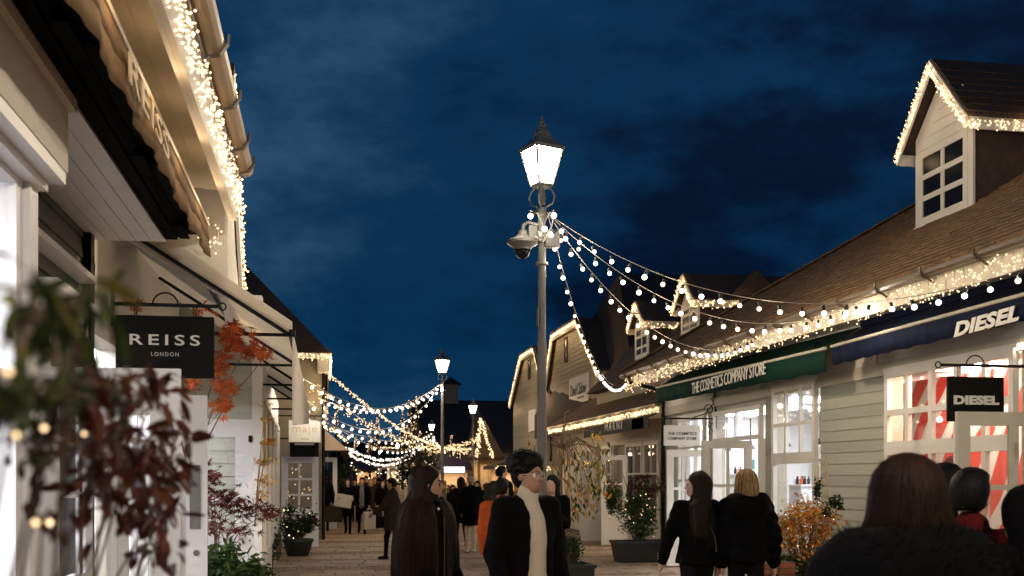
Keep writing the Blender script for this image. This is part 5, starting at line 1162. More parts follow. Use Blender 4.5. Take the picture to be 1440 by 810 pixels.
def maple(label, base, groups, leafm, size, trunk_h, nobj, potted=True):
    R = empty('maple_tree', base, label, 'maple'); base = Vector(base)
    b = MB(); fork = base+Vector((.03, .02, trunk_h)); b.tube([base, base.lerp(fork, .5)+Vector((.02, 0, 0)), fork], [.022, .018, .012], 7)
    tot = sum(g[4] for g in groups); done = 0; ms = {}
    rest = []; crown = None
    for px, py, D, sp, n in groups:
        c = W(px, py, D=D); mid = fork.lerp(c, .5)+Vector((0, 0, .12)); b.tube([fork, mid, c], [.009, .005, .0025], 5, cap=False)
        for i in range(int(n*1.35)):
            p = W(px+random.gauss(0, sp[0]*.55), py+random.gauss(0, sp[1]*.55), D=D+random.gauss(0, .16))
            m = random.choice(leafm)
            e = Euler((random.gauss(-.5, .5)+.9, random.gauss(0, .5), random.gauss(PI, .8)))
            if done < nobj:
                if m not in ms: ms[m] = lmesh(leaf_maple(1), m)
                piece('leaf', ms[m], R, p, e, (size*random.uniform(.7, 1.3),)*3); done += 1
            else: rest.append((p, e))
            if random.random() < .3: b.tube([c.lerp(p, .0), c.lerp(p, .6)+Vector((0, 0, .01)), p], [.003, .002, .0015], 3, cap=False)
    b.build('trunk', M['bark'], R, fix=False)
    if rest: leaves_stuff('foliage', R, tuple(leaf_maple(size)), [r[0] for r in rest], leafm, rots=[r[1] for r in rest])
    return R
def gnd(px, D): p = W(px, HZ, D=D); return (p.x, p.y, 0)
maple('red japanese maple behind and right of the black hanging sign', gnd(262, 9.6), [(188, 430, 9.1, (12, 8), 10), (285, 436, 9.0, (14, 8), 8), (325, 468, 9.0, (20, 16), 46), (345, 492, 9.0, (24, 11), 34), (375, 500, 9.0, (12, 7), 12), (310, 505, 9.1, (16, 18), 34), (270, 540, 9.2, (16, 8), 14), (318, 545, 9.1, (15, 12), 36), (315, 572, 9.1, (14, 11), 34), (305, 525, 9.3, (10, 12), 16)], ('lr', 'lr', 'lor'), .14, 1.7, 290)
maple('dark maroon maple in front of the white glazed door', gnd(300, 11.0), [(300, 670, 10.6, (12, 16), 30), (315, 700, 10.6, (22, 20), 60), (345, 715, 10.6, (25, 14), 50), (372, 722, 10.6, (16, 10), 26), (305, 740, 10.6, (16, 18), 40), (340, 745, 10.6, (16, 10), 20), (296, 700, 10.6, (8, 18), 20)], ('lmar', 'lmar', 'ldr'), .12, .7, 220)
maple('slender gold maple against the clapboard return wall', gnd(352, 13.2), [(375, 590, 12.8, (10, 5), 10), (376, 622, 12.8, (14, 5), 22), (372, 650, 12.8, (16, 6), 26), (370, 675, 12.8, (12, 7), 24), (368, 695, 12.8, (10, 7), 18), (374, 570, 12.8, (10, 5), 6)], ('lye', 'lor', 'lye'), .10, .9, 100)

# evergreen bushes -------------------------------------------------------------
NEED = leaf_simple(.09, .022, .1, .2); BOX = leaf_simple(.035, .018); BROAD = leaf_simple(.075, .036, .2, .25)
def bush(label, c, r, n, vf, mats, name='shrub', cat='shrub', box=None, k=16, cs=.42, lights=0, lr=.012, group=None, rnd=None):
    R = empty(name, (c[0], c[1], 0), label, cat, group); P = clumpy(c, r, n, k, cs)
    P = [p if p[2] > .06 else (p[0], p[1], .06+random.random()*.1) for p in P]
    leaves_stuff('foliage', R, vf, P, mats, rots=None)
    zb = .02
    if box:
        if box[3] == 'round': MB().lathe([(box[0]*.36, 0), (box[0]*.5, box[2]-.06), (box[0]*.53, box[2]-.06), (box[0]*.53, box[2]), (box[0]*.46, box[2]), (box[0]*.45, box[2]-.06)], (c[0], c[1], 0), 18).build('pot', M['plantbox'], R)
        else: pot(R, c, box[0], box[1], box[2], taper=box[4] if len(box) > 4 else .92)
        zb = box[2]-.06
    twigs(R, (c[0], c[1], zb), P, every=max(1, n//60))
    if lights: dots('fairy_bulb', [(p[0], p[1]-abs(random.gauss(0, .05)), p[2]) for p in random.sample(P, lights)], lr, M['bulb'], R)
    return R
c = W(330, 790, D=10.2); bush('bright green feathery shrub at the foot of the maroon maple', (c.x, c.y, .72), (.33, .3, .36), 1500, leaf_simple(.13, .03, .1, .2), ('lev', 'lg', 'lev'), k=20, box=(.7, .5, .42, 'sq'))
c = W(419, 740, D=22.6); bush('round dark shiny bush with white pinpoint lights before the open white door', (c.x, c.y, .72), (.42, .4, .48), 1500, BROAD, ('lsh', 'lsh', 'lev'), box=(.62, 0, .36, 'round'), lights=16, lr=.018, k=22, cs=.36)
c = W(352, 790, D=14.5); c2 = W(365, 748, D=19); bush('small green shrub behind the maroon maple with one white light', (c2.x, c2.y, .55), (.35, .3, .45), 700, BROAD, ('lev', 'lsh'), lights=3, lr=.02, box=(.5, .5, .3, 'sq'))
c = W(798, 770, D=14.4); tb = c
PB = bush('clipped box shrub in a black square planter under the weeping tree', (c.x, c.y, .70), (.20, .2, .20), 2600, BOX, ('lox', 'lox', 'lev'), box=(.60, .60, .50, 'sq', .97), k=40, cs=.40)
c = W(900, 730, D=21.0); R = bush('tall conifer arrangement with fairy lights in a black trough, before the low shop', (c.x, c.y, .95), (.42, .35, .55), 2600, NEED, ('lev', 'lev', 'lg', 'lox'), box=(1.05, .55, .42, 'sq', .88), lights=48, lr=.009, k=26, cs=.34)
for (px, py, rx, rz, n, vf, ms) in ((866, 700, .18, .42, 900, NEED, ('lev', 'lg')), (912, 690, .34, .16, 500, NEED, ('lbr', 'lev')), (905, 672, .16, .12, 160, NEED, ('lbr', 'lev'))):
    p = W(px, py, D=21); leaves_stuff('foliage', R, vf, clumpy(p, (rx, .25, rz), n, 12, .45), ms)
p = W(908, 672, D=21); b = MB()
for k in range(26):
    a = random.uniform(0, 2*PI); l = random.uniform(.2, .45); b.tube([p, p+Vector((math.cos(a)*l*.5, math.sin(a)*l*.4, .06)), p+Vector((math.cos(a)*l*.85, math.sin(a)*l*.7, -.12)), p+Vector((math.cos(a)*l, math.sin(a)*l*.8, -.38))], [.008, .007, .006, .004], 4, cap=False)
for k in range(8):
    q = W(884+random.uniform(-6, 6), 700, D=21); b.tube([q, q+Vector((random.uniform(-.2, .1), 0, random.uniform(.3, .65)))], [.006, .003], 4, cap=False)
b.build('drooping_frond', M['lbr'], R, fix=False)
c = W(1132, 745, D=13.8); R = bush('orange gold autumn shrub with tiny lights in a planter under the tall window', (c.x, c.y, .98), (.52, .3, .42), 2400, leaf_simple(.05, .026), ('lor', 'lye', 'lgy', 'lor'), box=(1.0, .5, .42, 'sq'), lights=30, lr=.008, k=26, cs=.34)
p = W(1150, 700, D=13.7); leaves_stuff('foliage', R, leaf_simple(.06, .026), clumpy(W(1168, 712, D=13.7), (.16, .12, .14), 160, 8), ('lsh', 'lev')); leaves_stuff('foliage', R, leaf_simple(.05, .026), clumpy(W(1150, 680, D=13.7), (.07, .07, .28), 130, 8), ('lev', 'lsh')); leaves_stuff('foliage', R, NEED, clumpy(W(1115, 795, D=13.7), (.35, .2, .14), 500, 12), ('lev', 'lg'))
MB().tube([W(1168, 760, D=13.7), W(1161, 640, D=13.75)], .008, 5).build('cane', M['wood'], R); MB().tube([W(1148, 760, D=13.7), W(1151, 655, D=13.75)], .007, 5).build('cane', M['wood'], R)
p = W(1092, 800, D=13.2); bw = empty('brick_pier', (p.x, p.y, 0), 'low red brick pier behind the blonde walker', 'brick pier')
MB().box(p.x-.2, p.y, 0, p.x+.25, p.y+.3, .60).build('core', M['joint'], bw)
for r_ in range(8):
    for k in range(2): o = .11*(r_ % 2); xa = p.x-.2+k*.23; MB().box(xa+.005, p.y-.012, .01+r_*.075, xa+.215, p.y+.1, .01+r_*.075+.063).build('brick', M['brick'], bw)
# weeping tree
def weeping():
    base = Vector((tb.x-.1, tb.y, .44)); topz = W(787, 640, D=14.4).z; R = empty('weeping_tree', base, 'slender weeping tree with hanging yellow and green leaves, in the clipped planter', 'tree')
    top = W(788, 640, D=14.4); b = MB(); b.tube([base, base.lerp(top, .5)+Vector((.01, 0, 0)), top, W(790, 612, D=14.4)], [.032, .028, .024, .012], 8); b.build('trunk', M['bark'], R)
    br = MB(); arcs = []
    tips = [(735, 650, -.3), (748, 636, .2), (742, 640, -.2), (765, 655, .1), (810, 612, 0), (800, 690, -.2), (830, 700, .1), (845, 690, -.1), (852, 665, 0), (860, 650, .2), (862, 690, .1), (815, 715, -.2), (825, 730, .2), (775, 690, -.3), (835, 640, 0), (850, 620, .2), (806, 592, .1), (760, 630, .3), (840, 712, .2), (805, 725, -.1), (795, 700, .2), (858, 668, -.1)]
    hub = W(789, 630, D=14.4)
    for px, py, dd in tips:
        t = W(px, py, D=14.4+dd); m1 = hub.lerp(t, .35); m1.z = max(hub.z, t.z)+random.uniform(.05, .22); m2 = hub.lerp(t, .75); m2.z = (m1.z*.55+t.z*.45)+.06
        ch = [hub, m1, m2, t]; br.tube(ch, [.012, .008, .005, .0025], 5, cap=False); arcs.append(ch)
        if random.random() < .8: u = m1.lerp(m2, .4); br.tube([u, u+Vector((random.uniform(-.12, .12), random.uniform(-.1, .1), .05)), u+Vector((random.uniform(-.25, .25), random.uniform(-.2, .2), random.uniform(-.3, .05)))], [.005, .004, .002], 4, cap=False)
    br.build('branch', M['bark'], R, fix=False)
    ms = {m: [lmesh(leaf_simple(1, w, .2, cu), m) for w, cu in ((.30, .3), (.38, .2))] for m in ('lgy', 'lye', 'lg', 'lor')}
    n = 0
    spots = [(765, 655, 12, 20, 10), (800, 650, 18, 22, 40), (830, 650, 16, 25, 44), (850, 655, 10, 20, 26), (812, 690, 20, 18, 46), (838, 690, 14, 16, 30), (800, 715, 12, 14, 22), (822, 715, 14, 12, 22), (858, 680, 6, 10, 10), (838, 615, 6, 8, 10), (775, 690, 6, 20, 12), (742, 640, 8, 10, 5)]
    for px, py, sx, sy, k in spots:
        for i in range(k):
            p = W(px+random.gauss(0, sx*.7), py+random.gauss(0, sy*.7), D=14.4+random.gauss(0, .14)); m = random.choice(('lgy', 'lgy', 'lye', 'lg', 'lor'))
            piece('leaf', random.choice(ms[m]), R, p, Euler((-PI/2+random.gauss(0, .35), random.gauss(0, .4), random.uniform(0, 2*PI))), (.095*random.uniform(.7, 1.25),)*3)
weeping()
# barrel planter and far trees
c = W(379, 778, D=21.5); br = empty('wooden_barrel', (c.x, c.y, 0), 'brown half barrel planter beside the shiny bush', 'barrel')
for k in range(14):
    a0 = 2*PI*k/14; a1 = a0+2*PI/14-.03; vs = []
    for z, r in ((0, .2), (.3, .25), (.58, .22)):
        for a in (a0, a1): vs += [(c.x+r*math.cos(a), c.y+r*math.sin(a), z), (c.x+(r-.025)*math.cos(a), c.y+(r-.025)*math.sin(a), z)]
    MB().add(vs, [(0, 2, 6, 4), (4, 6, 10, 8), (1, 5, 7, 3), (5, 9, 11, 7), (0, 4, 5, 1), (4, 8, 9, 5), (2, 3, 7, 6), (6, 7, 11, 10), (8, 10, 11, 9), (0, 1, 3, 2)]).build('stave', M['bark'], br)
b = MB()
for z, r in ((.12, .229), (.46, .239)): b.lathe([(r, z), (r+.006, z), (r+.006, z+.035), (r, z+.035)], (c.x, c.y, 0), 20)
b.build('hoop', M['black'], br); MB().lathe([(.2, .5), (.2, .53)], (c.x, c.y, 0), 14).build('soil', M['soil'], br)
def tree(label, px, D, ytop, w, n, mats, lights=0):
    b0 = W(px, HZ, D=D); zt = W(px, ytop, D=D).z; R = empty('street_tree', (b0.x, b0.y, 0), label, 'tree'); h = zt
    t = MB(); t.tube([(b0.x, b0.y, 0), (b0.x+.05, b0.y, h*.4), (b0.x, b0.y, h*.85)], [.12, .09, .03], 7)
    for k in range(9): a = k*2.4; t.tube([(b0.x+.03, b0.y, h*(.3+.05*k)), (b0.x+math.cos(a)*w*.5, b0.y+math.sin(a)*w*.5, h*(.45+.05*k))], [.04, .012], 5, cap=False)
    t.build('trunk', M['bark'], R, fix=False)
    P = clumpy((b0.x, b0.y, h*.65), (w*.55, w*.55, h*.36), n, 18, .36); lv = leaf_simple(.16, .09); leaves_stuff('crown', R, lv, P, mats)
    if lights: dots('fairy_bulb', random.sample(P, lights), .03, M['farbulb'], R)
tree('dark green tree by the striped awning', 472, 40, 640, 1.4, 900, ('lev', 'lsh'))
tree('dark tree strung with lights left of the second lamp post', 585, 56, 632, 2.0, 1200, ('lev', 'lsh'), 40)
tree('dark evergreen strung with lights among the light spires', 598, 58, 600, 1.3, 700, ('lev', 'lsh'), 50)
# ------------------------------------------------------------------ people: smooth bodies from blended distance fields
def surf(prims, h, name, mats, parent=None, smooth=True, noise=None):
    """one continuous surface from blended capsules (a,b,ra,rb), ellipsoids and cut-outs, by surface nets"""
    lo = np.full(3, 1e9); hi = np.full(3, -1e9)
    for p in prims:
        if p['op'] == 'sub': continue
        l, u = p['bb']; lo = np.minimum(lo, l); hi = np.maximum(hi, u)
    lo -= 3*h; hi += 3*h; n = np.ceil((hi-lo)/h).astype(int)+1
    F = np.full(n, 1.0, np.float32); G = np.full(n, 1.0, np.float32); Mi = np.zeros(n, np.int16)
    ax = [lo[i]+h*np.arange(n[i]) for i in range(3)]
    for p in prims:
        k = p['k']; m = k+3*h; l, u = p['bb']
        i0 = np.clip(np.floor((l-m-lo)/h).astype(int), 0, n-1); i1 = np.clip(np.ceil((u+m-lo)/h).astype(int)+1, 1, n)
        sl = tuple(slice(a, b) for a, b in zip(i0, i1))
        if any(b <= a for a, b in zip(i0, i1)): continue
        X, Y, Z = np.meshgrid(ax[0][sl[0]], ax[1][sl[1]], ax[2][sl[2]], indexing='ij', sparse=False)
        d = p['f'](X, Y, Z).astype(np.float32); f = F[sl]
        if p['op'] == 'sub':
            hh = np.clip(.5-.5*(f+d)/k, 0, 1) if k > 0 else (f < -d).astype(np.float32)
            F[sl] = f*(1-hh)-d*hh+k*hh*(1-hh)
        else:
            g = G[sl]; w = d < g; Mi[sl][w] = p['m']; G[sl] = np.minimum(g, d)
            hh = np.clip(.5+.5*(f-d)/k, 0, 1); F[sl] = f*(1-hh)+d*hh-k*hh*(1-hh)
    if noise is not None: F += noise(*np.meshgrid(*ax, indexing='ij')).astype(np.float32)
    ins = F < 0; c = [slice(None, -1), slice(1, None)]
    tot = sum(ins[c[i], c[j], c[k]].astype(np.int8) for i in (0, 1) for j in (0, 1) for k in (0, 1)); act = (tot > 0) & (tot < 8)
    idx = -np.ones(act.shape, np.int32); cells = np.argwhere(act); idx[act] = np.arange(len(cells))
    acc = np.zeros((len(cells), 3)); cnt = np.zeros(len(cells)); base = cells
    E = [((0, 0, 0), (1, 0, 0)), ((0, 1, 0), (1, 1, 0)), ((0, 0, 1), (1, 0, 1)), ((0, 1, 1), (1, 1, 1)), ((0, 0, 0), (0, 1, 0)), ((1, 0, 0), (1, 1, 0)), ((0, 0, 1), (0, 1, 1)), ((1, 0, 1), (1, 1, 1)), ((0, 0, 0), (0, 0, 1)), ((1, 0, 0), (1, 0, 1)), ((0, 1, 0), (0, 1, 1)), ((1, 1, 0), (1, 1, 1))]
    for a, b in E:
        a = np.array(a); b = np.array(b); pa = base+a; pb = base+b; fa = F[pa[:, 0], pa[:, 1], pa[:, 2]]; fb = F[pb[:, 0], pb[:, 1], pb[:, 2]]
        s = (fa < 0) != (fb < 0); t = np.where(s, fa/np.where(s, fa-fb, 1), 0); acc += np.where(s[:, None], pa+(b-a)*t[:, None], 0); cnt += s
    V = lo+h*acc/np.maximum(cnt, 1)[:, None]; quads = []
    for axn in range(3):
        sl0 = [slice(None)]*3; sl1 = [slice(None)]*3; sl0[axn] = slice(None, -1); sl1[axn] = slice(1, None)
        a = ins[tuple(sl0)]; b = ins[tuple(sl1)]; e = np.argwhere(a != b); o1, o2 = [(1, 2), (2, 0), (0, 1)][axn]
        ok = (e[:, o1] > 0) & (e[:, o2] > 0) & (e[:, o1] < n[o1]-1) & (e[:, o2] < n[o2]-1); e = e[ok]
        def cid(d1, d2): q = e.copy(); q[:, o1] -= d1; q[:, o2] -= d2; return idx[q[:, 0], q[:, 1], q[:, 2]]
        q = np.stack([cid(0, 0), cid(1, 0), cid(1, 1), cid(0, 1)], 1); fl = ~a[e[:, 0], e[:, 1], e[:, 2]]; q[fl] = q[fl][:, ::-1]; quads.append(q)
    Q = np.concatenate(quads); Q = Q[:, ::-1] if False else Q
    me = bpy.data.meshes.new(name); me.from_pydata(V.tolist(), [], Q.tolist())
    for m in mats: me.materials.append(M[m] if isinstance(m, str) else m)
    if len(mats) > 1:
        r = np.clip(np.round((V-lo)/h).astype(int), 0, n-1); vm = Mi[r[:, 0], r[:, 1], r[:, 2]]; me.polygons.foreach_set('material_index', vm[Q[:, 0]].astype(np.int32))
    if smooth: me.polygons.foreach_set('use_smooth', [True]*len(me.polygons))
    me.update(); return me
def cap(a, b, ra, rb=None, m=0, k=.03, op='add', sq=None):
    a = np.array(a, float); b = np.array(b, float); rb = ra if rb is None else rb; ba = b-a; L2 = max(float(ba@ba), 1e-9); R = max(ra, rb)
    def f(X, Y, Z):
        t = np.clip(((X-a[0])*ba[0]+(Y-a[1])*ba[1]+(Z-a[2])*ba[2])/L2, 0, 1); dx, dy, dz = X-a[0]-ba[0]*t, Y-a[1]-ba[1]*t, Z-a[2]-ba[2]*t
        return np.sqrt(dx*dx+dy*dy+dz*dz)-(ra+(rb-ra)*t)
    return dict(f=f, bb=(np.minimum(a, b)-R, np.maximum(a, b)+R), m=m, k=k, op=op)
def ell(c, r, m=0, k=.03, op='add', R=None):
    c = np.array(c, float); r = np.array(r, float); R_ = None if R is None else np.array(R.to_3x3() if hasattr(R, 'to_3x3') else R); s = r.min(); B = r if R is None else np.full(3, r.max())
    def f(X, Y, Z):
        x, y, z = X-c[0], Y-c[1], Z-c[2]
        if R_ is not None: x, y, z = R_[0, 0]*x+R_[1, 0]*y+R_[2, 0]*z, R_[0, 1]*x+R_[1, 1]*y+R_[2, 1]*z, R_[0, 2]*x+R_[1, 2]*y+R_[2, 2]*z
        k0 = np.sqrt((x/r[0])**2+(y/r[1])**2+(z/r[2])**2); k1 = np.sqrt((x/r[0]**2)**2+(y/r[1]**2)**2+(z/r[2]**2)**2); return np.where(k1 > 1e-6, k0*(k0-1)/np.maximum(k1, 1e-6), -s)
    return dict(f=f, bb=(c-B, c+B), m=m, k=k, op=op)
def skirt(z0, z1, r0, r1, c0=(0, 0), c1=(0, 0), m=0, k=.04, op='add', pleat=0.0, ph=0.0):
    """flaring cloth column with an oval section: r0 at z0 (hem) to r1 at z1"""
    r0 = np.array(r0); r1 = np.array(r1); R = np.maximum(r0, r1)
    def f(X, Y, Z):
        t = np.clip((Z-z0)/(z1-z0), 0, 1); cx = c0[0]+(c1[0]-c0[0])*t; cy = c0[1]+(c1[1]-c0[1])*t; a = r0[0]+(r1[0]-r0[0])*t; b = r0[1]+(r1[1]-r0[1])*t
        x, y = (X-cx)/a, (Y-cy)/b; q = np.sqrt(x*x+y*y); d = (q-1)*np.minimum(a, b)
        if pleat: d = d-pleat*np.sin(np.arctan2(y, x)*9+ph)*(1-t)
        dz = np.maximum(z0-Z, Z-z1); return np.maximum(d, dz)
    c = np.array([c0, c1]); return dict(f=f, bb=(np.array([c[:, 0].min()-R[0], c[:, 1].min()-R[1], z0]), np.array([c[:, 0].max()+R[0], c[:, 1].max()+R[1], z1])), m=m, k=k, op=op)

def fabric(n, c, **k): M[n] = mat(n, c, .9, .2, 40, .15, 260, spec=.08, **k); return n
for n, c in dict(cloth_black=(.0026, .0024, .0025), cloth_coal=(.0065, .0060, .0065), cloth_navy=(.014, .016, .026), cloth_brown=(.03, .022, .016), cloth_olive=(.05, .045, .028), cloth_orange=(.36, .06, .012), cloth_red=(.07, .006, .005), cloth_white=(.60, .57, .52), cloth_grey=(.17, .16, .15), cloth_cream=(.52, .43, .32), cloth_denim=(.06, .085, .13), cloth_beige=(.32, .26, .19), shoe_black=(.012, .011, .011), shoe_white=(.6, .58, .55), bag_white=(.58, .52, .46), bag_black=(.006, .006, .006), strap=(.09, .085, .08)).items(): fabric(n, c)
M['cloth_cream'] = mat('knit_cream', (.52, .43, .32), .85, .04, 60, .25, 240, spec=.1)
M['skin'] = mat('skin', (.33, .175, .105), .5, .06, 30, spec=.35); M['skin_pale'] = mat('skin_pale', (.52, .32, .23), .5, .06, 30, spec=.35); M['lip'] = mat('lip', (.30, .09, .07), .45); M['eyew'] = mat('eye_white', (.6, .57, .52), .25); M['eye'] = mat('eye_iris', (.015, .01, .008), .15)
def hairm(n, c): M[n] = mat(n, c, .55, .45, 22, .35, 120, stretch=(1, 1, .12), spec=.12); return n
for n, c in dict(hair_black=(.0045, .0036, .003), hair_dark=(.010, .006, .004), hair_brown=(.026, .012, .006), hair_blond=(.36, .20, .075), hair_auburn=(.024, .009, .004), hair_cream=(.55, .38, .19)).items(): hairm(n, c)

def hand_prims(w, d, side, up, m, curl=.55, s=1.0):
    """five fingers rooted in a palm; d points from wrist to knuckles, side towards the thumb"""
    w = Vector(w); d = Vector(d).normalized(); side = (Vector(side)-d*Vector(side).dot(d)).normalized(); nrm = d.cross(side)
    if nrm.dot(Vector(up)) < 0: nrm = -nrm
    P = []; q = w+d*.05*s
    P.append(ell(q, (.040*s, .046*s, .020*s), m, .012, R=Matrix((side, d, nrm)).transposed()))
    P.append(cap(w-d*.03*s, w+d*.02*s, .026*s, .028*s, m, .015))
    for i, (off, ln) in enumerate(((.030, .072), (.010, .080), (-.010, .074), (-.029, .058))):
        a = w+d*.085*s+side*off*s; d1 = (d*math.cos(curl*.5)-nrm*math.sin(curl*.5)); d2 = (d*math.cos(curl*1.6)-nrm*math.sin(curl*1.6)); b = a+d1*ln*.5*s; c = b+d2*ln*.55*s
        P += [cap(a-d*.02*s, b, .0095*s, .009*s, m, .006), cap(b, c, .009*s, .0075*s, m, .004)]
    a = w+d*.03*s+side*.030*s; b = a+(d*.6+side*.8-nrm*.3).normalized()*.036*s; c = b+(d*.9+side*.15-nrm*.35).normalized()*.030*s
    P += [cap(w+d*.02*s, a, .016*s, .012*s, m, .01), cap(a, b, .0115*s, .010*s, m, .006), cap(b, c, .010*s, .008*s, m, .005)]
    return P
def dirv(p, ab, sx): return Vector((sx*math.sin(ab), math.sin(p)*math.cos(ab), -math.cos(p)*math.cos(ab)))

MZ = [.80, 1.0, 1.2, 1.32, 1.40, 1.45, 1.49, 1.53, 1.58]; MX = [.262, .266, .262, .245, .230, .212, .185, .135, .09]; MY = [.19, .192, .186, .178, .168, .156, .142, .118, .095]
def person(label, px, ytop, D, phi, group=None, h=.02, H=None, top='cloth_black', legs='cloth_black', shoe='shoe_black', skin='skin', hair='hair_dark', style='short', hem=.80, bulk=1.0, flare=1.08, coat=True,
           lsw=(.2, -.2), knee=(.1, .25), arms=((.1, .12, .25), (.1, .12, .25)), yaw=0.0, nod=0.0, turtleneck=None, open_coat=False, male=True, extra=None, sw_=None, fur=False, hands=True, Z0=0.0):
    tp = W(px, ytop, D=D); H = H or tp.z; s = H/1.765; base = Vector((tp.x, tp.y, Z0))
    R = empty('person', base, label, 'person', group)
    # joints in metres for a 1.75 m figure facing +Y, then scaled
    sw = sw_ or (.185 if male else .165); hw_ = .085
    J = {}; ankz = []
    for i, sx in enumerate((-1, 1)):
        hp = Vector((sx*hw_, 0, .92)); a = lsw[i]; b = knee[i]; kn = hp+Vector((0, math.sin(a), -math.cos(a)))*.44; an = kn+Vector((0, math.sin(a-b), -math.cos(a-b)))*.42; J['hip', i], J['knee', i], J['ank', i] = hp, kn, an; ankz.append(an.z)
    dz = .075-min(ankz)
    for k in list(J): J[k] = J[k]+Vector((0, 0, dz))
    up = Vector((0, 0, dz)); tz = dz
    for i, sx in enumerate((-1, 1)):
        p, ab, e = arms[i][:3]; sh = Vector((sx*sw, -.01, 1.425))+up; d1 = dirv(p, ab, sx); el = sh+d1*.285; ab2 = arms[i][3] if len(arms[i]) > 3 else ab*.3-.05; d2 = dirv(p+e, ab2, sx); wr = el+d2*.25; J['sh', i], J['el', i], J['wr', i], J['hd', i] = sh, el, wr, d2
    V = lambda x, y, z: Vector((x, y, z))+up
    B = []   # material slots: 0 skin, 1 legs, 2 shoes, 3 top, 4 lip, 5 eye white, 6 iris, 7 hair
    for i, sx in enumerate((-1, 1)):
        B += [cap(J['hip', i]+Vector((0, 0, .02)), J['knee', i], .088, .058, 1, .04), cap(J['knee', i], J['ank', i], .056, .042, 1, .03)]
        an = J['ank', i]; tilt = -(lsw[i]-knee[i])*.7; fd = Vector((sx*.12, math.cos(tilt), -max(0, math.sin(tilt))*.6)).normalized()
        B += [cap(an+Vector((0, -.03, -.035)), an+fd*.10+Vector((0, 0, -.040)), .038, .040, 2, .02), cap(an+fd*.09+Vector((0, 0, -.042)), an+fd*.16+Vector((0, 0, -.048)), .038, .028, 2, .02)]
    B += [ell(V(0, -.005, .96), (.155, .105, .11), 1, .05), cap(V(0, 0, 1.02), V(0, 0, 1.18), .115, .12, 3, .06), ell(V(0, -.005, 1.28), (sw-.02, .112, .17), 3, .05), cap(V(-sw+.04, -.015, 1.42), V(sw-.04, -.015, 1.42), .06, .06, 3, .05), cap(V(0, -.01, 1.44), V(0, .012, 1.56), .06, .053, 0, .03)]
    for i in (0, 1): B += [cap(J['sh', i], J['el', i], .05, .041, 3, .04), cap(J['el', i], J['wr', i], .040, .029, 3, .02)]
    # head on its own axis, turned and nodded
    Rh = Euler((-nod, 0, yaw)).to_matrix(); hc = V(0, .005, 1.545)
    def hd(x, y, z): return hc+Rh @ Vector((x, y, z))
    def he(c, r, m=0, k=.02, op='add'): return ell(hd(*c), r, m, k, op, R=Rh)
    fw = 1.0 if male else .95
    B += [he((0, -.012, .125), (.073*fw, .092, .088)), he((0, .030, .062), (.060*fw, .066, .075), 0, .03), he((0, .060, .010), (.030*fw, .030, .024), 0, .03), cap(hd(0, .087, .088), hd(0, .108, .062), .0085, .0125, 0, .012)]
    for sx in (-1, 1): B += [he((sx*.074*fw, -.004, .08), (.010, .020, .030), 0, .008), cap(hd(sx*.014, .087, .107), hd(sx*.044, .076, .110), .009, .007, 0, .012)]
    if h < .013:
        for sx in (-1, 1):
            B += [dict(he((sx*.031, .093, .088), (.017, .014, .011), 0, .008, 'sub')), he((sx*.031, .074, .088), (.0125, .0125, .0105), 5, .003), he((sx*.031, .0825, .088), (.0085, .006, .0085), 6, .002), cap(hd(sx*.014, .0965, .1075), hd(sx*.050, .080, .109), .0058, .0042, 7, .003), he((sx*.009, .101, .058), (.007, .008, .006), 0, .006)]
        B += [cap(hd(-.019, .089, .032), hd(.019, .089, .032), .0055, .0055, 4, .004), cap(hd(-.014, .091, .024), hd(.014, .091, .024), .0065, .0065, 4, .004), cap(hd(-.03, .092, .0285), hd(.03, .092, .0285), .0018, .0018, 0, .004, 'sub')]
    hz_ = [] 
    for i, sx in enumerate((-1, 1)):
        if hands: hz_ += hand_prims(J['wr', i]+J['hd', i]*.02, J['hd', i], Vector((-sx*.3, 1, .25)), Vector((-sx, 0, 0)) if False else Vector((sx, 0, 0)), 0, s=1.0) if h <= .03 else [ell(J['wr', i]+J['hd', i]*.09, (.028, .032, .075), 0, .02, R=J['hd', i].to_track_quat('Z', 'Y').to_matrix())]
    def fin(prims, hh, name, mats, parent, noise=None):
        me = surf(prims, hh, name, mats, None, True, noise); co = np.empty(len(me.vertices)*3); me.vertices.foreach_get('co', co); me.vertices.foreach_set('co', (co.reshape(-1, 3)@(np.array(Matrix.Rotation(phi, 3, 'Z')).T*s)+np.array(base)).ravel()); me.update()
        return link(bpy.data.objects.new(name, me), parent)
    body = fin(B+(hz_ if h <= .012 else []), h, 'body', [skin, legs, shoe, turtleneck or top, 'lip', 'eyew', 'eye', hair], R)
    if hz_ and h > .012: fin(hz_, min(h, .008), 'hand', [skin], body) if h <= .03 else None
    # coat
    if coat:
        C = []; bk = .018*bulk; zh = hem; lw = .5*(J['hip', 0]+J['hip', 1]); 
        C += [ell(V(0, -.005, 1.28), (sw-.005+bk, .118+bk, .185), 0, .06), cap(V(-sw+.045, -.015, 1.415), V(sw-.045, -.015, 1.415), .068+bk*.6, None, 0, .05), cap(V(0, -.005, 1.02), V(0, -.005, 1.2), .122+bk, .125+bk, 0, .06), skirt(zh+tz, 1.15+tz, ((.155+bk)*flare, (.125+bk)*flare), (.14+bk, .118+bk), m=0, k=.05, pleat=.006, ph=px)]
        for i, sx in enumerate((-1, 1)): C += [cap(J['sh', i], J['el', i], .062+bk*.8, .052+bk*.8, 0, .045), cap(J['el', i], J['wr', i]-J['hd', i]*.01, .051+bk*.8, .043+bk*.5, 0, .025)]
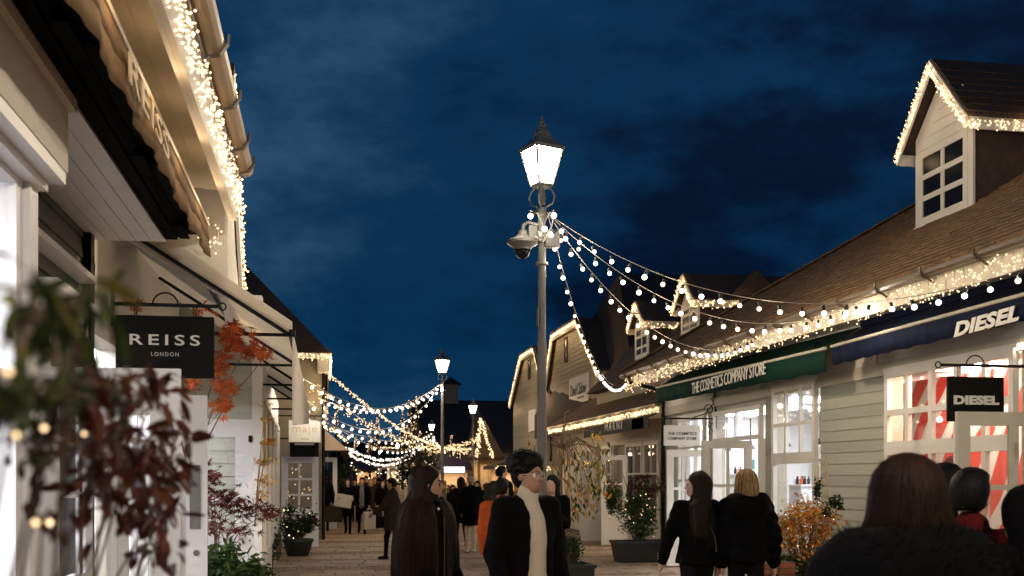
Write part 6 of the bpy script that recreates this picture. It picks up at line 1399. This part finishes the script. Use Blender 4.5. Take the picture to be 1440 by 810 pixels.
        if not turtleneck: C += [cap(V(0, -.022, 1.46), V(0, -.02, 1.515), .075, .066, 0, .03)]
        else: C += [cap(V(-.05, -.045, 1.47), V(.05, -.045, 1.47), .04, .04, 0, .03), cap(V(-.085, -.02, 1.475), V(-.055, .10, 1.37), .026, .02, 0, .02), cap(V(.085, -.02, 1.475), V(.055, .10, 1.37), .026, .02, 0, .02)]
        if open_coat: 
            C += [dict(skirt(zh-.1+tz, 1.47+tz, (.105, .20), (.06, .20), (.015, .18), (0, .15), 0, .012, 'sub')), ell(V(0, .10, 1.48), (.062, .12, .11), 0, .02, 'sub')]
        if extra: C += extra(V, J, hd)
        nz = lambda X, Y, Z: (.0011 if open_coat else .0035)*bulk*(np.sin(X*31+Z*23+px)*np.sin(Z*37+Y*19)+np.sin(Z*64+X*9+Y*27)*.5)
        ct = fin(C, h, 'coat', [top], R, nz)
    if turtleneck:
        fin([cap(V(0, -.008, 1.475), V(0, .008, 1.545), .064, .060, 0, .02), cap(V(0, -.005, 1.455), V(0, .0, 1.49), .070, .066, 0, .02), ell(V(0, .0, 1.28), (sw-.03, .120, .18), 0, .05), cap(V(0, 0, .9), V(0, 0, 1.2), .125, .122, 0, .05)], h, 'jumper', [turtleneck], R, lambda X, Y, Z: .0014*np.sin(Z*30+X*41)*np.sin(X*17+1+Z*8))
    # hair
    Hr = []
    skull = [he((0, -.018, .135), (.083*fw, .098, .092), 0, .02), he((0, -.045, .09), (.078*fw, .075, .09), 0, .03)]
    face = [he((0, .085, .055), (.066*fw, .075, .085), 0, .012, 'sub')]
    if style == 'short': Hr = skull+[he((0, .02, .185), (.07*fw, .07, .04), 0, .02)]+face+[he((0, -.05, -.02), (.1, .12, .055), 0, .02, 'sub')]
    elif style == 'long': Hr = skull+[cap(hd(0, -.06, .1), V(0, -.105, 1.30), .09, .085, 0, .05), cap(V(-.05, -.10, 1.42), V(-.04, -.13, 1.18), .06, .045, 0, .05), cap(V(.05, -.10, 1.42), V(.04, -.13, 1.18), .06, .045, 0, .05)]+[cap(hd(sx*.068*fw, .0, .12), hd(sx*.075*fw, .0, -.04), .026, .024, 0, .03) for sx in (-1, 1)]+face
    elif style == 'very_long':
        def mantle(X, Y, Z):
            zz = Z-tz; a = np.interp(zz, MZ, MX); b = np.interp(zz, MZ, MY); q = np.sqrt((X/a)**2+((Y+.015)/b)**2); an_ = np.arctan2(X, -Y)
            return np.maximum((q-1)*np.minimum(a, b)*.8-.006*np.sin(an_*11+Z*3)-.004*np.sin(an_*23-Z*5), np.maximum(.82-zz, zz-1.56))
        Hr = skull+[cap(hd(0, -.05, .1), hd(0, -.045, -.03), .085, .085, 0, .04), dict(f=mantle, bb=(np.array([-.3, -.3, .80+tz]), np.array([.3, .3, 1.58+tz])), m=0, k=.05, op='add')]+face
        Hr += [dict(skirt(.70+tz, 1.50+tz, (.062, .30), (.035, .22), (.02, .29), (.01, .18), 0, .03, 'sub'))]
    elif style == 'bob': Hr = skull+[cap(hd(0, -.05, .1), hd(0, -.062, -.02), .083, .072, 0, .03)]+[cap(hd(sx*.07, -.005, .12), hd(sx*.078, -.01, -.01), .030, .032, 0, .03) for sx in (-1, 1)]+face
    elif style == 'bun': Hr = skull+[he((0, -.13, .16), (.045, .045, .045), 0, .02)]+face
    elif style == 'beanie': Hr = [he((0, -.012, .155), (.088, .102, .085), 0, .02), cap(hd(0, -.01, .10), hd(0, -.01, .14), .088, .088, 0, .02)]+[he((0, .085, .04), (.07, .075, .07), 0, .012, 'sub'), he((0, -.01, .0), (.12, .14, .085), 0, .01, 'sub')]
    elif style == 'hood': Hr = [he((0, -.02, .12), (.105, .115, .125), 0, .03), cap(hd(0, -.05, .05), V(0, -.06, 1.45), .10, .11, 0, .05)]+[he((0, .09, .07), (.07, .085, .09), 0, .015, 'sub')]
    elif style == 'afro':
        Hr = skull+[he((0, -.022, .15), (.085, .098, .09), 0, .03)]
        rs = random.Random(5)
        for k in range(340):
            th = rs.uniform(0, 2*PI); u = rs.uniform(-.25, 1); q = math.sqrt(1-u*u); p = (math.cos(th)*q*.096, -.024+math.sin(th)*q*.106, .145+u*.095)
            if p[1] > .052 and p[2] < .165: continue
            Hr.append(ell(hd(*p), (rs.uniform(.013, .021),)*3, 0, .006))
        Hr += [he((0, .095, .062), (.064, .082, .082), 0, .010, 'sub')]
    if Hr: fin(Hr, h if style != 'afro' else .006, 'hair' if style not in ('beanie', 'hood') else style, [hair], R, (lambda X, Y, Z: .002*np.sin(X*90)*np.sin(Y*80+Z*30)) if h < .02 and style != 'afro' else None)
    def place(v): v = Matrix.Rotation(phi, 3, 'Z') @ (Vector(v)*s); return base+v
    R_ = dict(root=R, J=J, place=place, hd=hd, V=V, s=s, phi=phi, fin=fin, body=body); return R_

def strands(P, name, n, src, m, r=.0022, seed=1, seg=6):
    mm = m if isinstance(m, (list, tuple)) else [m]
    """loose locks along guide curves: src(rs) gives a list of local points"""
    rs = random.Random(seed); b = MB()
    for k in range(n):
        pts = [P['place'](p) for p in src(rs)]; rr = r*rs.uniform(.6, 1.4); b.tube(pts, [rr*(1-.75*i/(len(pts)-1)) for i in range(len(pts))], 3, rs.randrange(len(mm)), cap=False)
    me = b.mesh(name, [M[q] for q in mm], True, False); return tag(link(bpy.data.objects.new(name, me), P['root']), kind='stuff')
def carry_bag(label, P, hand, w, h, d, m, drop=.14, rot=0.0, cat='bag', group=None):
    q = P['place'](P['J']['wr', hand]+P['J']['hd', hand]*.09); r = empty('shopping_bag', q-Vector((0, 0, drop+h)), label, cat, group)
    c, s_ = math.cos(rot), math.sin(rot); T = lambda x, y, z: (q.x+x*c-y*s_, q.y+x*s_+y*c, q.z-drop-h+z)
    b = MB(); b.box(-w/2, -d/2, 0, w/2, d/2, h, T=T); soften(b.build('bag_body', M[m], r), .01, 2)
    k = MB()
    for sy in (-1, 1): k.tube([T(-w*.25, sy*d*.4, h-.005), T(-w*.12, sy*.008, h+drop*.8), T(0, sy*.004, h+drop), T(w*.12, sy*.008, h+drop*.8), T(w*.25, sy*d*.4, h-.005)], .006, 5)
    k.build('bag_handle', M[m], r); return r
def dome(hd, an, k, phis, r=(.087, .099), zc=.135, h=.096, yc=-.022):
    return [hd(math.sin(an)*math.sin(p)*r[0]*k, yc-math.cos(an)*math.sin(p)*r[1]*k, zc+math.cos(p)*h*(.5+.5*k)) for p in phis]
PHI = (.08, .4, .75, 1.1, 1.5)
# ------------------------------------------------------------------ the people
# near woman with very long hair, in profile
wm = person('woman in a black coat with very long dark brown hair, face turned right', 601, 655, 7.3, rad(-138), h=.0095, top='cloth_black', hair='hair_dark', skin='skin', style='very_long', male=False, yaw=rad(40), hem=.62, bulk=.6, sw_=.142, arms=((.12, .05, .5), (.12, .05, .5)), lsw=(.18, -.16))
def locks(rs):
    hd, V = wm['hd'], wm['V']; an = rs.uniform(-2.72, 2.72); w = rs.gauss(0, .02)      # 0 is the back, +-pi the front opening
    f = lambda a, rx, ry, yc: (math.sin(a)*rx, yc-math.cos(a)*ry)
    h_ = max(-1.6, min(1.6, an*.7)); k = rs.uniform(1.0, 1.06); end = .84+rs.uniform(-.12, .08)
    g = lambda a, z: V(math.sin(a)*np.interp(z, MZ, MX)*k, -.015-math.cos(a)*np.interp(z, MZ, MY)*k, z)
    return dome(hd, h_, rs.uniform(1.0, 1.08), PHI)+[hd(math.sin(h_)*.098, -.03-math.cos(h_)*.098, .05), hd(math.sin(h_)*.108, -.035-math.cos(h_)*.105, .0)]+[g(an+w*t, z) for t, z in ((0, 1.51), (.1, 1.46), (.2, 1.41), (.4, 1.34), (.8, 1.2), (1.5, 1.02), (2.2, end))]
strands(wm, 'hair_strands', 3000, locks, ['hair_dark', 'hair_brown', 'hair_brown'], .0030, 3)
z = MB(); z.tube([wm['place'](wm['V'](.0, .158, zz)) for zz in (1.40, 1.25, 1.1, .95, .8)], .0028, 5); z.build('zip', M['strap'], wm['root'])
nk = MB(); nk.lathe([(.001, -.012), (.010, 0), (.001, .012)], wm['place'](wm['V'](.02, .122, 1.46)), 8); nk.build('brooch', M['print_w'], wm['root'])

# man with curly hair, glasses and cream turtleneck
mn = person('man with curly black hair and clear glasses, cream roll neck under an open black coat', 742, 641, 6.9, rad(-152), h=.008, H=1.79, top='cloth_black', turtleneck='cloth_cream', open_coat=True, hair='hair_black', style='afro', yaw=rad(13), hem=.66, bulk=1.15, arms=((-.12, .26, .5, .02), (-.05, .22, .45, .0)), lsw=(.15, -.15), hands=True)
hd, pl = mn['hd'], mn['place']; g = MB()
for sx in (-1, 1):
    ring = [pl(hd(sx*.034+.025*math.cos(t)*(1.0), .104-.010*abs(math.cos(t)) - (.006 if sx*math.cos(t) > 0 else 0), .086+.021*math.sin(t))) for t in np.linspace(0, 2*PI, 19)]; g.tube(ring, .0019, 5, cap=False)
    g.tube([pl(hd(sx*.059, .092, .094)), pl(hd(sx*.074, .05, .096)), pl(hd(sx*.079, -.005, .094))], .0019, 5)
g.tube([pl(hd(-.010, .107, .09)), pl(hd(0, .110, .094)), pl(hd(.010, .107, .09))], .0019, 5)
g.build('glasses', mat('clear_frame', (.62, .52, .42), .25, spec=.7), mn['root'])
b = MB()
for zz in (1.28, 1.12): b.lathe([(.001, -.003), (.011, -.002), (.011, .002), (.001, .003)], pl(mn['V'](-.118, .128, zz)), 10)
b.build('coat_button', M['shoe_black'], mn['root'])

def curls(rs):
    th = rs.uniform(0, 2*PI); u = rs.uniform(-.3, 1); q = math.sqrt(1-u*u); p = Vector((math.cos(th)*q*.100, -.024+math.sin(th)*q*.110, .145+u*.099))
    while p.y > .05 and p.z < .17: th = rs.uniform(0, 2*PI); u = rs.uniform(-.3, 1); q = math.sqrt(1-u*u); p = Vector((math.cos(th)*q*.100, -.024+math.sin(th)*q*.110, .145+u*.099))
    p = Vector((0, -.024, .145))+(p-Vector((0, -.024, .145)))*rs.choice((1, 1, 1, 1.06, 1.12)); r = rs.uniform(.007, .014); a0 = rs.uniform(0, 6); e1 = Vector((rs.gauss(0, 1), rs.gauss(0, 1), rs.gauss(0, 1))).normalized(); e2 = e1.cross(Vector((.3, .5, .8))).normalized()
    return [mn['hd'](*(p+(e1*math.cos(a0+t)+e2*math.sin(a0+t))*r)) for t in np.linspace(0, 4.4, 6)]
strands(mn, 'curl', 1500, curls, 'hair_black', .0022, 12)

# the couple walking away
wa = person('dark haired woman walking away in a fitted black blazer with a thin shoulder strap', 980, 663, 9.75, rad(-4), h=.0095, top='cloth_black', legs='cloth_coal', hair='hair_dark', skin='skin_pale', style='long', male=False, yaw=rad(68), hem=.90, bulk=.75, flare=1.22, arms=((.12, .34, .1, .22), (.0, .16, .15)), lsw=(-.20, .22), knee=(.2, .05))
def locks3(rs):
    hd, V = wa['hd'], wa['V']; an = rs.uniform(-1.3, 1.3); w = rs.gauss(0, .03); b = hd(math.sin(an)*.09, -.04-math.cos(an)*.075, .12)
    return dome(hd, an, 1.02, PHI)+[hd(math.sin(an)*.075, -.07-math.cos(an)*.045, 0), V(.025+math.sin(an)*.075+w*.5, -.145, 1.36), V(.03+math.sin(an)*.065+w, -.15, 1.22), V(.03+math.sin(an)*.05+w, -.145, 1.08+rs.uniform(-.04, .06))]
strands(wa, 'hair_strands', 700, locks3, 'hair_dark', .003, 5)
st = MB(); V = wa['V']; st.bar(wa['place'](V(.03, -.162, 1.36)), wa['place'](V(.125, -.158, 1.16)), .012, .005); st.bar(wa['place'](V(.125, -.158, 1.16)), wa['place'](V(.15, -.13, 1.02)), .012, .005); st.build('bag_strap', M['strap'], wa['root'])
bt = MB()
for k in range(3): bt.lathe([(.001, -.006), (.006, 0), (.001, .006)], wa['place'](wa['J']['wr', 0]+Vector((-.045, -.01, .02+.025*k))), 6)
bt.build('cuff_button', M['print_g'], wa['root'])
wb = person('blonde woman walking away in a wide black hooded coat', 1049, 662, 9.7, rad(-6), h=.0095, top='cloth_black', legs='cloth_coal', hair='hair_blond', skin='skin_pale', style='bob', male=False, hem=.93, bulk=2.3, flare=1.12, arms=((.05, .16, .1), (-.05, .30, .12)), lsw=(.22, -.2), knee=(.05, .22),
            extra=lambda V, J, hd: [cap(V(-.12, -.07, 1.47), V(.12, -.07, 1.47), .085, .085, 0, .05), cap(V(-.09, -.13, 1.42), V(.09, -.13, 1.42), .085, .085, 0, .06), cap(V(-.11, .03, 1.48), V(-.13, -.07, 1.48), .06, .07, 0, .04), cap(V(.11, .03, 1.48), V(.13, -.07, 1.48), .06, .07, 0, .04)])
def locks4(rs):
    hd = wb['hd']; an = rs.uniform(-1.9, 1.9); k = rs.uniform(1.06, 1.20); w = rs.gauss(0, .006)
    return dome(hd, an+rs.gauss(0, .1), k, PHI)+[hd(math.sin(an)*.096*k, -.03-math.cos(an)*.095*k, .06), hd(math.sin(an)*.092*k+w, -.04-math.cos(an)*.09*k, .0), hd(math.sin(an)*.080*k+w, -.045-math.cos(an)*.08, -.04+rs.uniform(-.015, .012))]
strands(wb, 'hair_strands', 1200, locks4, ['hair_blond', 'hair_blond', 'hair_brown', 'hair_cream'], .0034, 6)
carry_bag('black handbag in the right hand of the blonde walker', wb, 1, .30, .24, .12, 'bag_black', drop=.16, cat='handbag')
def fuzz(P, name, n, cen, m, ln=.03, seed=2, r=.0012):
    rs = random.Random(seed); b = MB()
    for k in range(n):
        c, rr = rs.choice(cen); v = Vector((rs.gauss(0, 1), rs.gauss(0, 1), rs.gauss(0, 1))).normalized(); p = Vector(c)+v*rr*.95; q = p+v*ln*rs.uniform(.5, 1.2)+Vector((rs.gauss(0, .006), rs.gauss(0, .006), -.004))
        b.tube([P['place'](p), P['place'](q)], [r, r*.3], 3, cap=False)
    return tag(link(bpy.data.objects.new(name, b.mesh(name, M[m], True, False)), P['root']), kind='stuff')

# foreground woman with a fur collar, back to us
fg = person('woman seen from behind at the bottom right, brown hair over a big dark fur collar', 1273, 640, 2.75, rad(-8), h=.010, H=1.685, top='cloth_coal', hair='hair_auburn', style='bob', male=False, hem=.5, bulk=2.6, arms=((.05, .2, .2), (.05, .2, .2)), lsw=(.1, -.1))
V = fg['V']; cen = []
for k in range(15):
    a = -PI*1.02+PI*1.04*k/14+0; c = V(math.cos(a)*.138, -.015+math.sin(a)*.125, 1.49+.012*math.sin(k*1.7)); cen.append((c, .075))
fg['fin']([ell(c, (r,)*3, 0, .05) for c, r in cen]+[cap(V(-.19, -.02, 1.45), V(.19, -.02, 1.45), .085, .085, 0, .05), cap(V(-.08, -.12, 1.42), V(.08, -.12, 1.42), .09, .09, 0, .06)], .010, 'fur_collar', ['cloth_black'], fg['root'])
cen += [(V(x, -.03, 1.43), .085) for x in (-.19, -.1, .1, .19)]+[(V(x, -.12, 1.40), .09) for x in (-.08, 0, .08)]
fuzz(fg, 'fur', 9000, cen, 'cloth_black', .038, 8, .0016)
def locks5(rs):
    hd = fg['hd']; an = rs.uniform(-2.1, 2.1); k = rs.uniform(1.05, 1.14); w = rs.gauss(0, .006)
    return dome(hd, an+rs.gauss(0, .12), k, PHI)+[hd(math.sin(an)*.096*k, -.03-math.cos(an)*.098*k, .08), hd(math.sin(an)*.108*k+w, -.035-math.cos(an)*.10*k, .01), hd(math.sin(an)*.122*k+w, -.04-math.cos(an)*.10, -.07)]
strands(fg, 'hair_strands', 3600, locks5, ['hair_auburn', 'hair_brown', 'hair_auburn', 'hair_dark'], .0020, 9)

# others at the right edge
person('dark haired man in a red jacket beside the fur collar, looking right', 1366, 661, 4.6, rad(-35), h=.012, H=1.685, top='cloth_red', hair='hair_black', skin='skin_pale', style='short', yaw=rad(-18), hem=.85, bulk=1.0)
person('dark head half hidden between the fur collared woman and the man in red', 1330, 653, 5.6, rad(10), h=.014, top='cloth_black', hair='hair_black', style='short', hem=.8)
person('dark figure in a black hooded coat cut off by the right edge', 1441, 687, 4.4, rad(8), h=.014, H=1.60, top='cloth_black', hair='cloth_black', style='hood', hem=.6, bulk=2.2)

# middle distance
c1 = person('woman in a long black coat and pale beanie with cream trousers, back turned', 662, 670, 23.5, rad(-10), h=.02, top='cloth_black', legs='cloth_cream', shoe='shoe_white', hair='cloth_beige', style='beanie', male=False, hem=.62, bulk=2.2, arms=((.1, .2, .5), (.5, .35, .8)), lsw=(.12, -.12))
carry_bag('black shoulder bag at the side of the woman in cream trousers', c1, 1, .34, .30, .16, 'bag_black', drop=.02)
person('dark figure behind the woman in the pale beanie', 648, 672, 25.5, rad(5), h=.024, top='cloth_coal', hair='hair_black', style='hood', male=False, hem=.6)
person('dark haired passer-by facing us right of the pale beanie', 671, 676, 27, rad(170), h=.024, top='cloth_black', hair='hair_black', style='bob', male=False, skin='skin_pale')
om = person('short haired man in an orange jacket, behind the man in glasses', 706, 673, 11.5, rad(-14), h=.014, H=1.64, top='cloth_orange', legs='cloth_coal', hair='hair_dark', skin='skin_pale', style='short', yaw=rad(-25), hem=.86, bulk=1.3)
V = om['V']; b = MB(); b.tube([om['place'](V(*p)) for p in ((.10, .12, 1.40), (.10, .0, 1.495), (.08, -.12, 1.43), (.02, -.155, 1.25))], .013, 5); b.tube([om['place'](V(*p)) for p in ((-.10, .12, 1.40), (-.10, .0, 1.495), (-.08, -.12, 1.43), (-.02, -.155, 1.25))], .013, 5); b.build('strap', M['bag_black'], om['root'])
bp = person('dark haired man with a boxy dark backpack by the timber stall', 705, 655, 21, rad(-50), h=.02, H=1.87, top='cloth_coal', legs='cloth_black', hair='hair_black', skin='skin_pale', style='short', yaw=rad(-15), hem=.85)
V = bp['V']; q = [bp['place'](V(x, y, z)) for x in (-.15, .15) for y in (-.17, -.34) for z in (1.0, 1.46)]; r = empty('backpack', bp['place'](V(0, -.25, 1.0)), 'dark boxy backpack worn by the man at the timber stall', 'backpack')
b = MB().add(q, [(0, 1, 3, 2), (4, 6, 7, 5), (0, 4, 5, 1), (2, 3, 7, 6), (0, 2, 6, 4), (1, 5, 7, 3)]); soften(b.build('pack', M['cloth_olive'], r), .04, 3)
q = [bp['place'](V(x, y, z)) for x in (-.11, .11) for y in (-.34, -.40) for z in (1.04, 1.26)]; b = MB().add(q, [(0, 1, 3, 2), (4, 6, 7, 5), (0, 4, 5, 1), (2, 3, 7, 6), (0, 2, 6, 4), (1, 5, 7, 3)]); soften(b.build('pocket', M['cloth_olive'], r), .02, 2)
person('dark figure with a raised phone between the man in glasses and the weeping tree', 776, 668, 13.0, rad(150), h=.014, top='cloth_black', hair='hair_black', skin='skin_pale', style='long', male=False, arms=((.2, .1, 1.7), (.2, .1, .3)), hem=.7)
# crowd at the left middle
k = person('person walking away along the white door with a large olive bag', 457, 668, 33, rad(2), h=.024, top='cloth_black', hair='hair_black', style='short', lsw=(-.25, .2), knee=(.35, .05), arms=((0, .2, .2), (0, .2, .2)))
carry_bag('large olive bag held by the person walking away beside the white door', k, 1, .60, .50, .25, 'cloth_olive', drop=.02)
person('person in a bright red hooded top at the left of the crowd', 467, 667, 36, rad(-60), h=.026, top='cloth_orange', hair='cloth_red', style='hood', skin='skin_pale', hem=.8)
k = person('man in a long dark coat carrying a big white paper bag, left in the crowd', 489, 673, 31.5, rad(172), h=.022, top='cloth_black', hair='hair_black', skin='skin_pale', style='bob', hem=.55, arms=((.25, .1, 1.2), (.35, .15, 1.2)), lsw=(.2, -.2))
q = k['place'](k['V'](.08, .30, 1.05)); r = empty('shopping_bag', q-Vector((0, 0, .2)), 'white paper bag tilted in the arms of the man in a long dark coat', 'bag'); b = MB(); b.box(-.23, -.06, -.19, .23, .06, .19); o = soften(b.build('bag_body', M['bag_white'], r), .008); o.location = q; o.rotation_euler = (0, .18, 0); o.matrix_parent_inverse = Matrix.Translation(-WL[r.name])
k = person('man in a black coat and grey jumper walking towards us in the crowd', 509, 671, 31.5, rad(178), h=.02, top='cloth_black', turtleneck='cloth_grey', open_coat=True, hair='hair_black', skin='skin_pale', style='short', hem=.6, lsw=(.2, -.2), arms=((.05, .15, .2), (.0, .15, .2)))
carry_bag('tall white paper bag hanging from the hand of the man in the grey jumper', k, 0, .36, .52, .14, 'bag_white', drop=.12, rot=.4)
k = person('woman with a white face mask and pale jeans in the crowd', 538, 675, 33, rad(185), h=.022, top='cloth_black', legs='cloth_denim', shoe='shoe_white', hair='hair_dark', skin='skin_pale', style='long', male=False, hem=.7)
k['fin']([ell(k['hd'](0, .068, .03), (.052, .045, .045), 0, .01)], .012, 'face_mask', ['cloth_white'], k['root'])
carry_bag('black holdall hanging low beside the woman with the face mask', k, 1, .50, .36, .25, 'bag_black', drop=.28, rot=.7)
person('blonde woman in dark clothes behind the man in the grey jumper', 521, 673, 35, rad(180), h=.024, top='cloth_brown', hair='hair_blond', skin='skin_pale', style='long', male=False, hem=.6)
person('person in a dark olive coat partly behind the long haired woman, walking left', 551, 672, 21.5, rad(75), h=.018, top='cloth_brown', legs='cloth_black', hair='hair_dark', skin='skin', style='short', hem=.62, bulk=1.6, arms=((.5, .2, .4), (-.3, .2, .2)), lsw=(-.3, .3))
FAR = [(481, 676, 42, 'hair_black', 'cloth_coal', 'short', 'distant walker just right of the red hooded person'), (499, 674, 40, 'hair_dark', 'cloth_black', 'long', 'distant dark woman between the two bag carriers'), (515, 669, 41, 'hair_auburn', 'cloth_brown', 'short', 'distant auburn head above the grey jumper'), (527, 671, 39, 'hair_brown', 'cloth_coal', 'bob', 'distant brown haired walker above the blonde woman'), (533, 673, 44, 'hair_black', 'cloth_navy', 'beanie', 'distant walker in a dark cap by the masked woman'),
       (545, 675, 42, 'hair_dark', 'cloth_black', 'long', 'distant dark haired woman right of the masked woman'), (560, 680, 38, 'hair_auburn', 'cloth_beige', 'short', 'distant man in a beige top beside the long haired woman'), (505, 679, 52, 'hair_black', 'cloth_coal', 'short', 'tiny distant walker between the crowd heads on the left'), (519, 680, 55, 'hair_dark', 'cloth_red', 'bob', 'tiny distant walker in red deep in the crowd'), (540, 681, 56, 'hair_black', 'cloth_coal', 'short', 'tiny distant walker at the right of the crowd'), (473, 676, 46, 'hair_black', 'cloth_black', 'short', 'distant dark walker at the left of the crowd'), (637, 682, 30, 'hair_black', 'cloth_black', 'long', 'dark figure seen just right of the long haired woman'), (655, 684, 40, 'hair_dark', 'cloth_coal', 'short', 'distant figure behind the pale beanie')]
for px, y, D, hr, tp, stl, lb in FAR: person(lb, px, y, D, rad(random.choice((170, 180, 195, 5))), h=.03, top=tp, hair=hr if stl != 'beanie' else 'cloth_black', skin='skin_pale', style=stl, male=stl == 'short', hem=random.uniform(.6, .85), lsw=random.choice(((.2, -.2), (-.2, .2), (.1, -.1))), hands=False)
# mannequin in the near shop window
mq = person('window mannequin in a red and white striped beanie and jacket', 1340, 643, 12.7, rad(95), h=.014, H=1.86, top='cloth_white', hair='cloth_red', skin='bag_white', style='beanie', hem=.8, bulk=1.8, Z0=.03)
mq['root']['category'] = 'mannequin'; mq['root'].name = 'mannequin'
# added unseen lantern post, its place and power chosen to brighten the left fronts
if True:
    o = copy_tree(LAMP0); set_lamp(o, (3.0, -1.0, 0), 5.7, 2900, 'added unseen lantern post behind the camera, brightening the left shop fronts')
    for c in o.children:
        if c.type == 'LIGHT': c.data.color = (1, .88, .72)
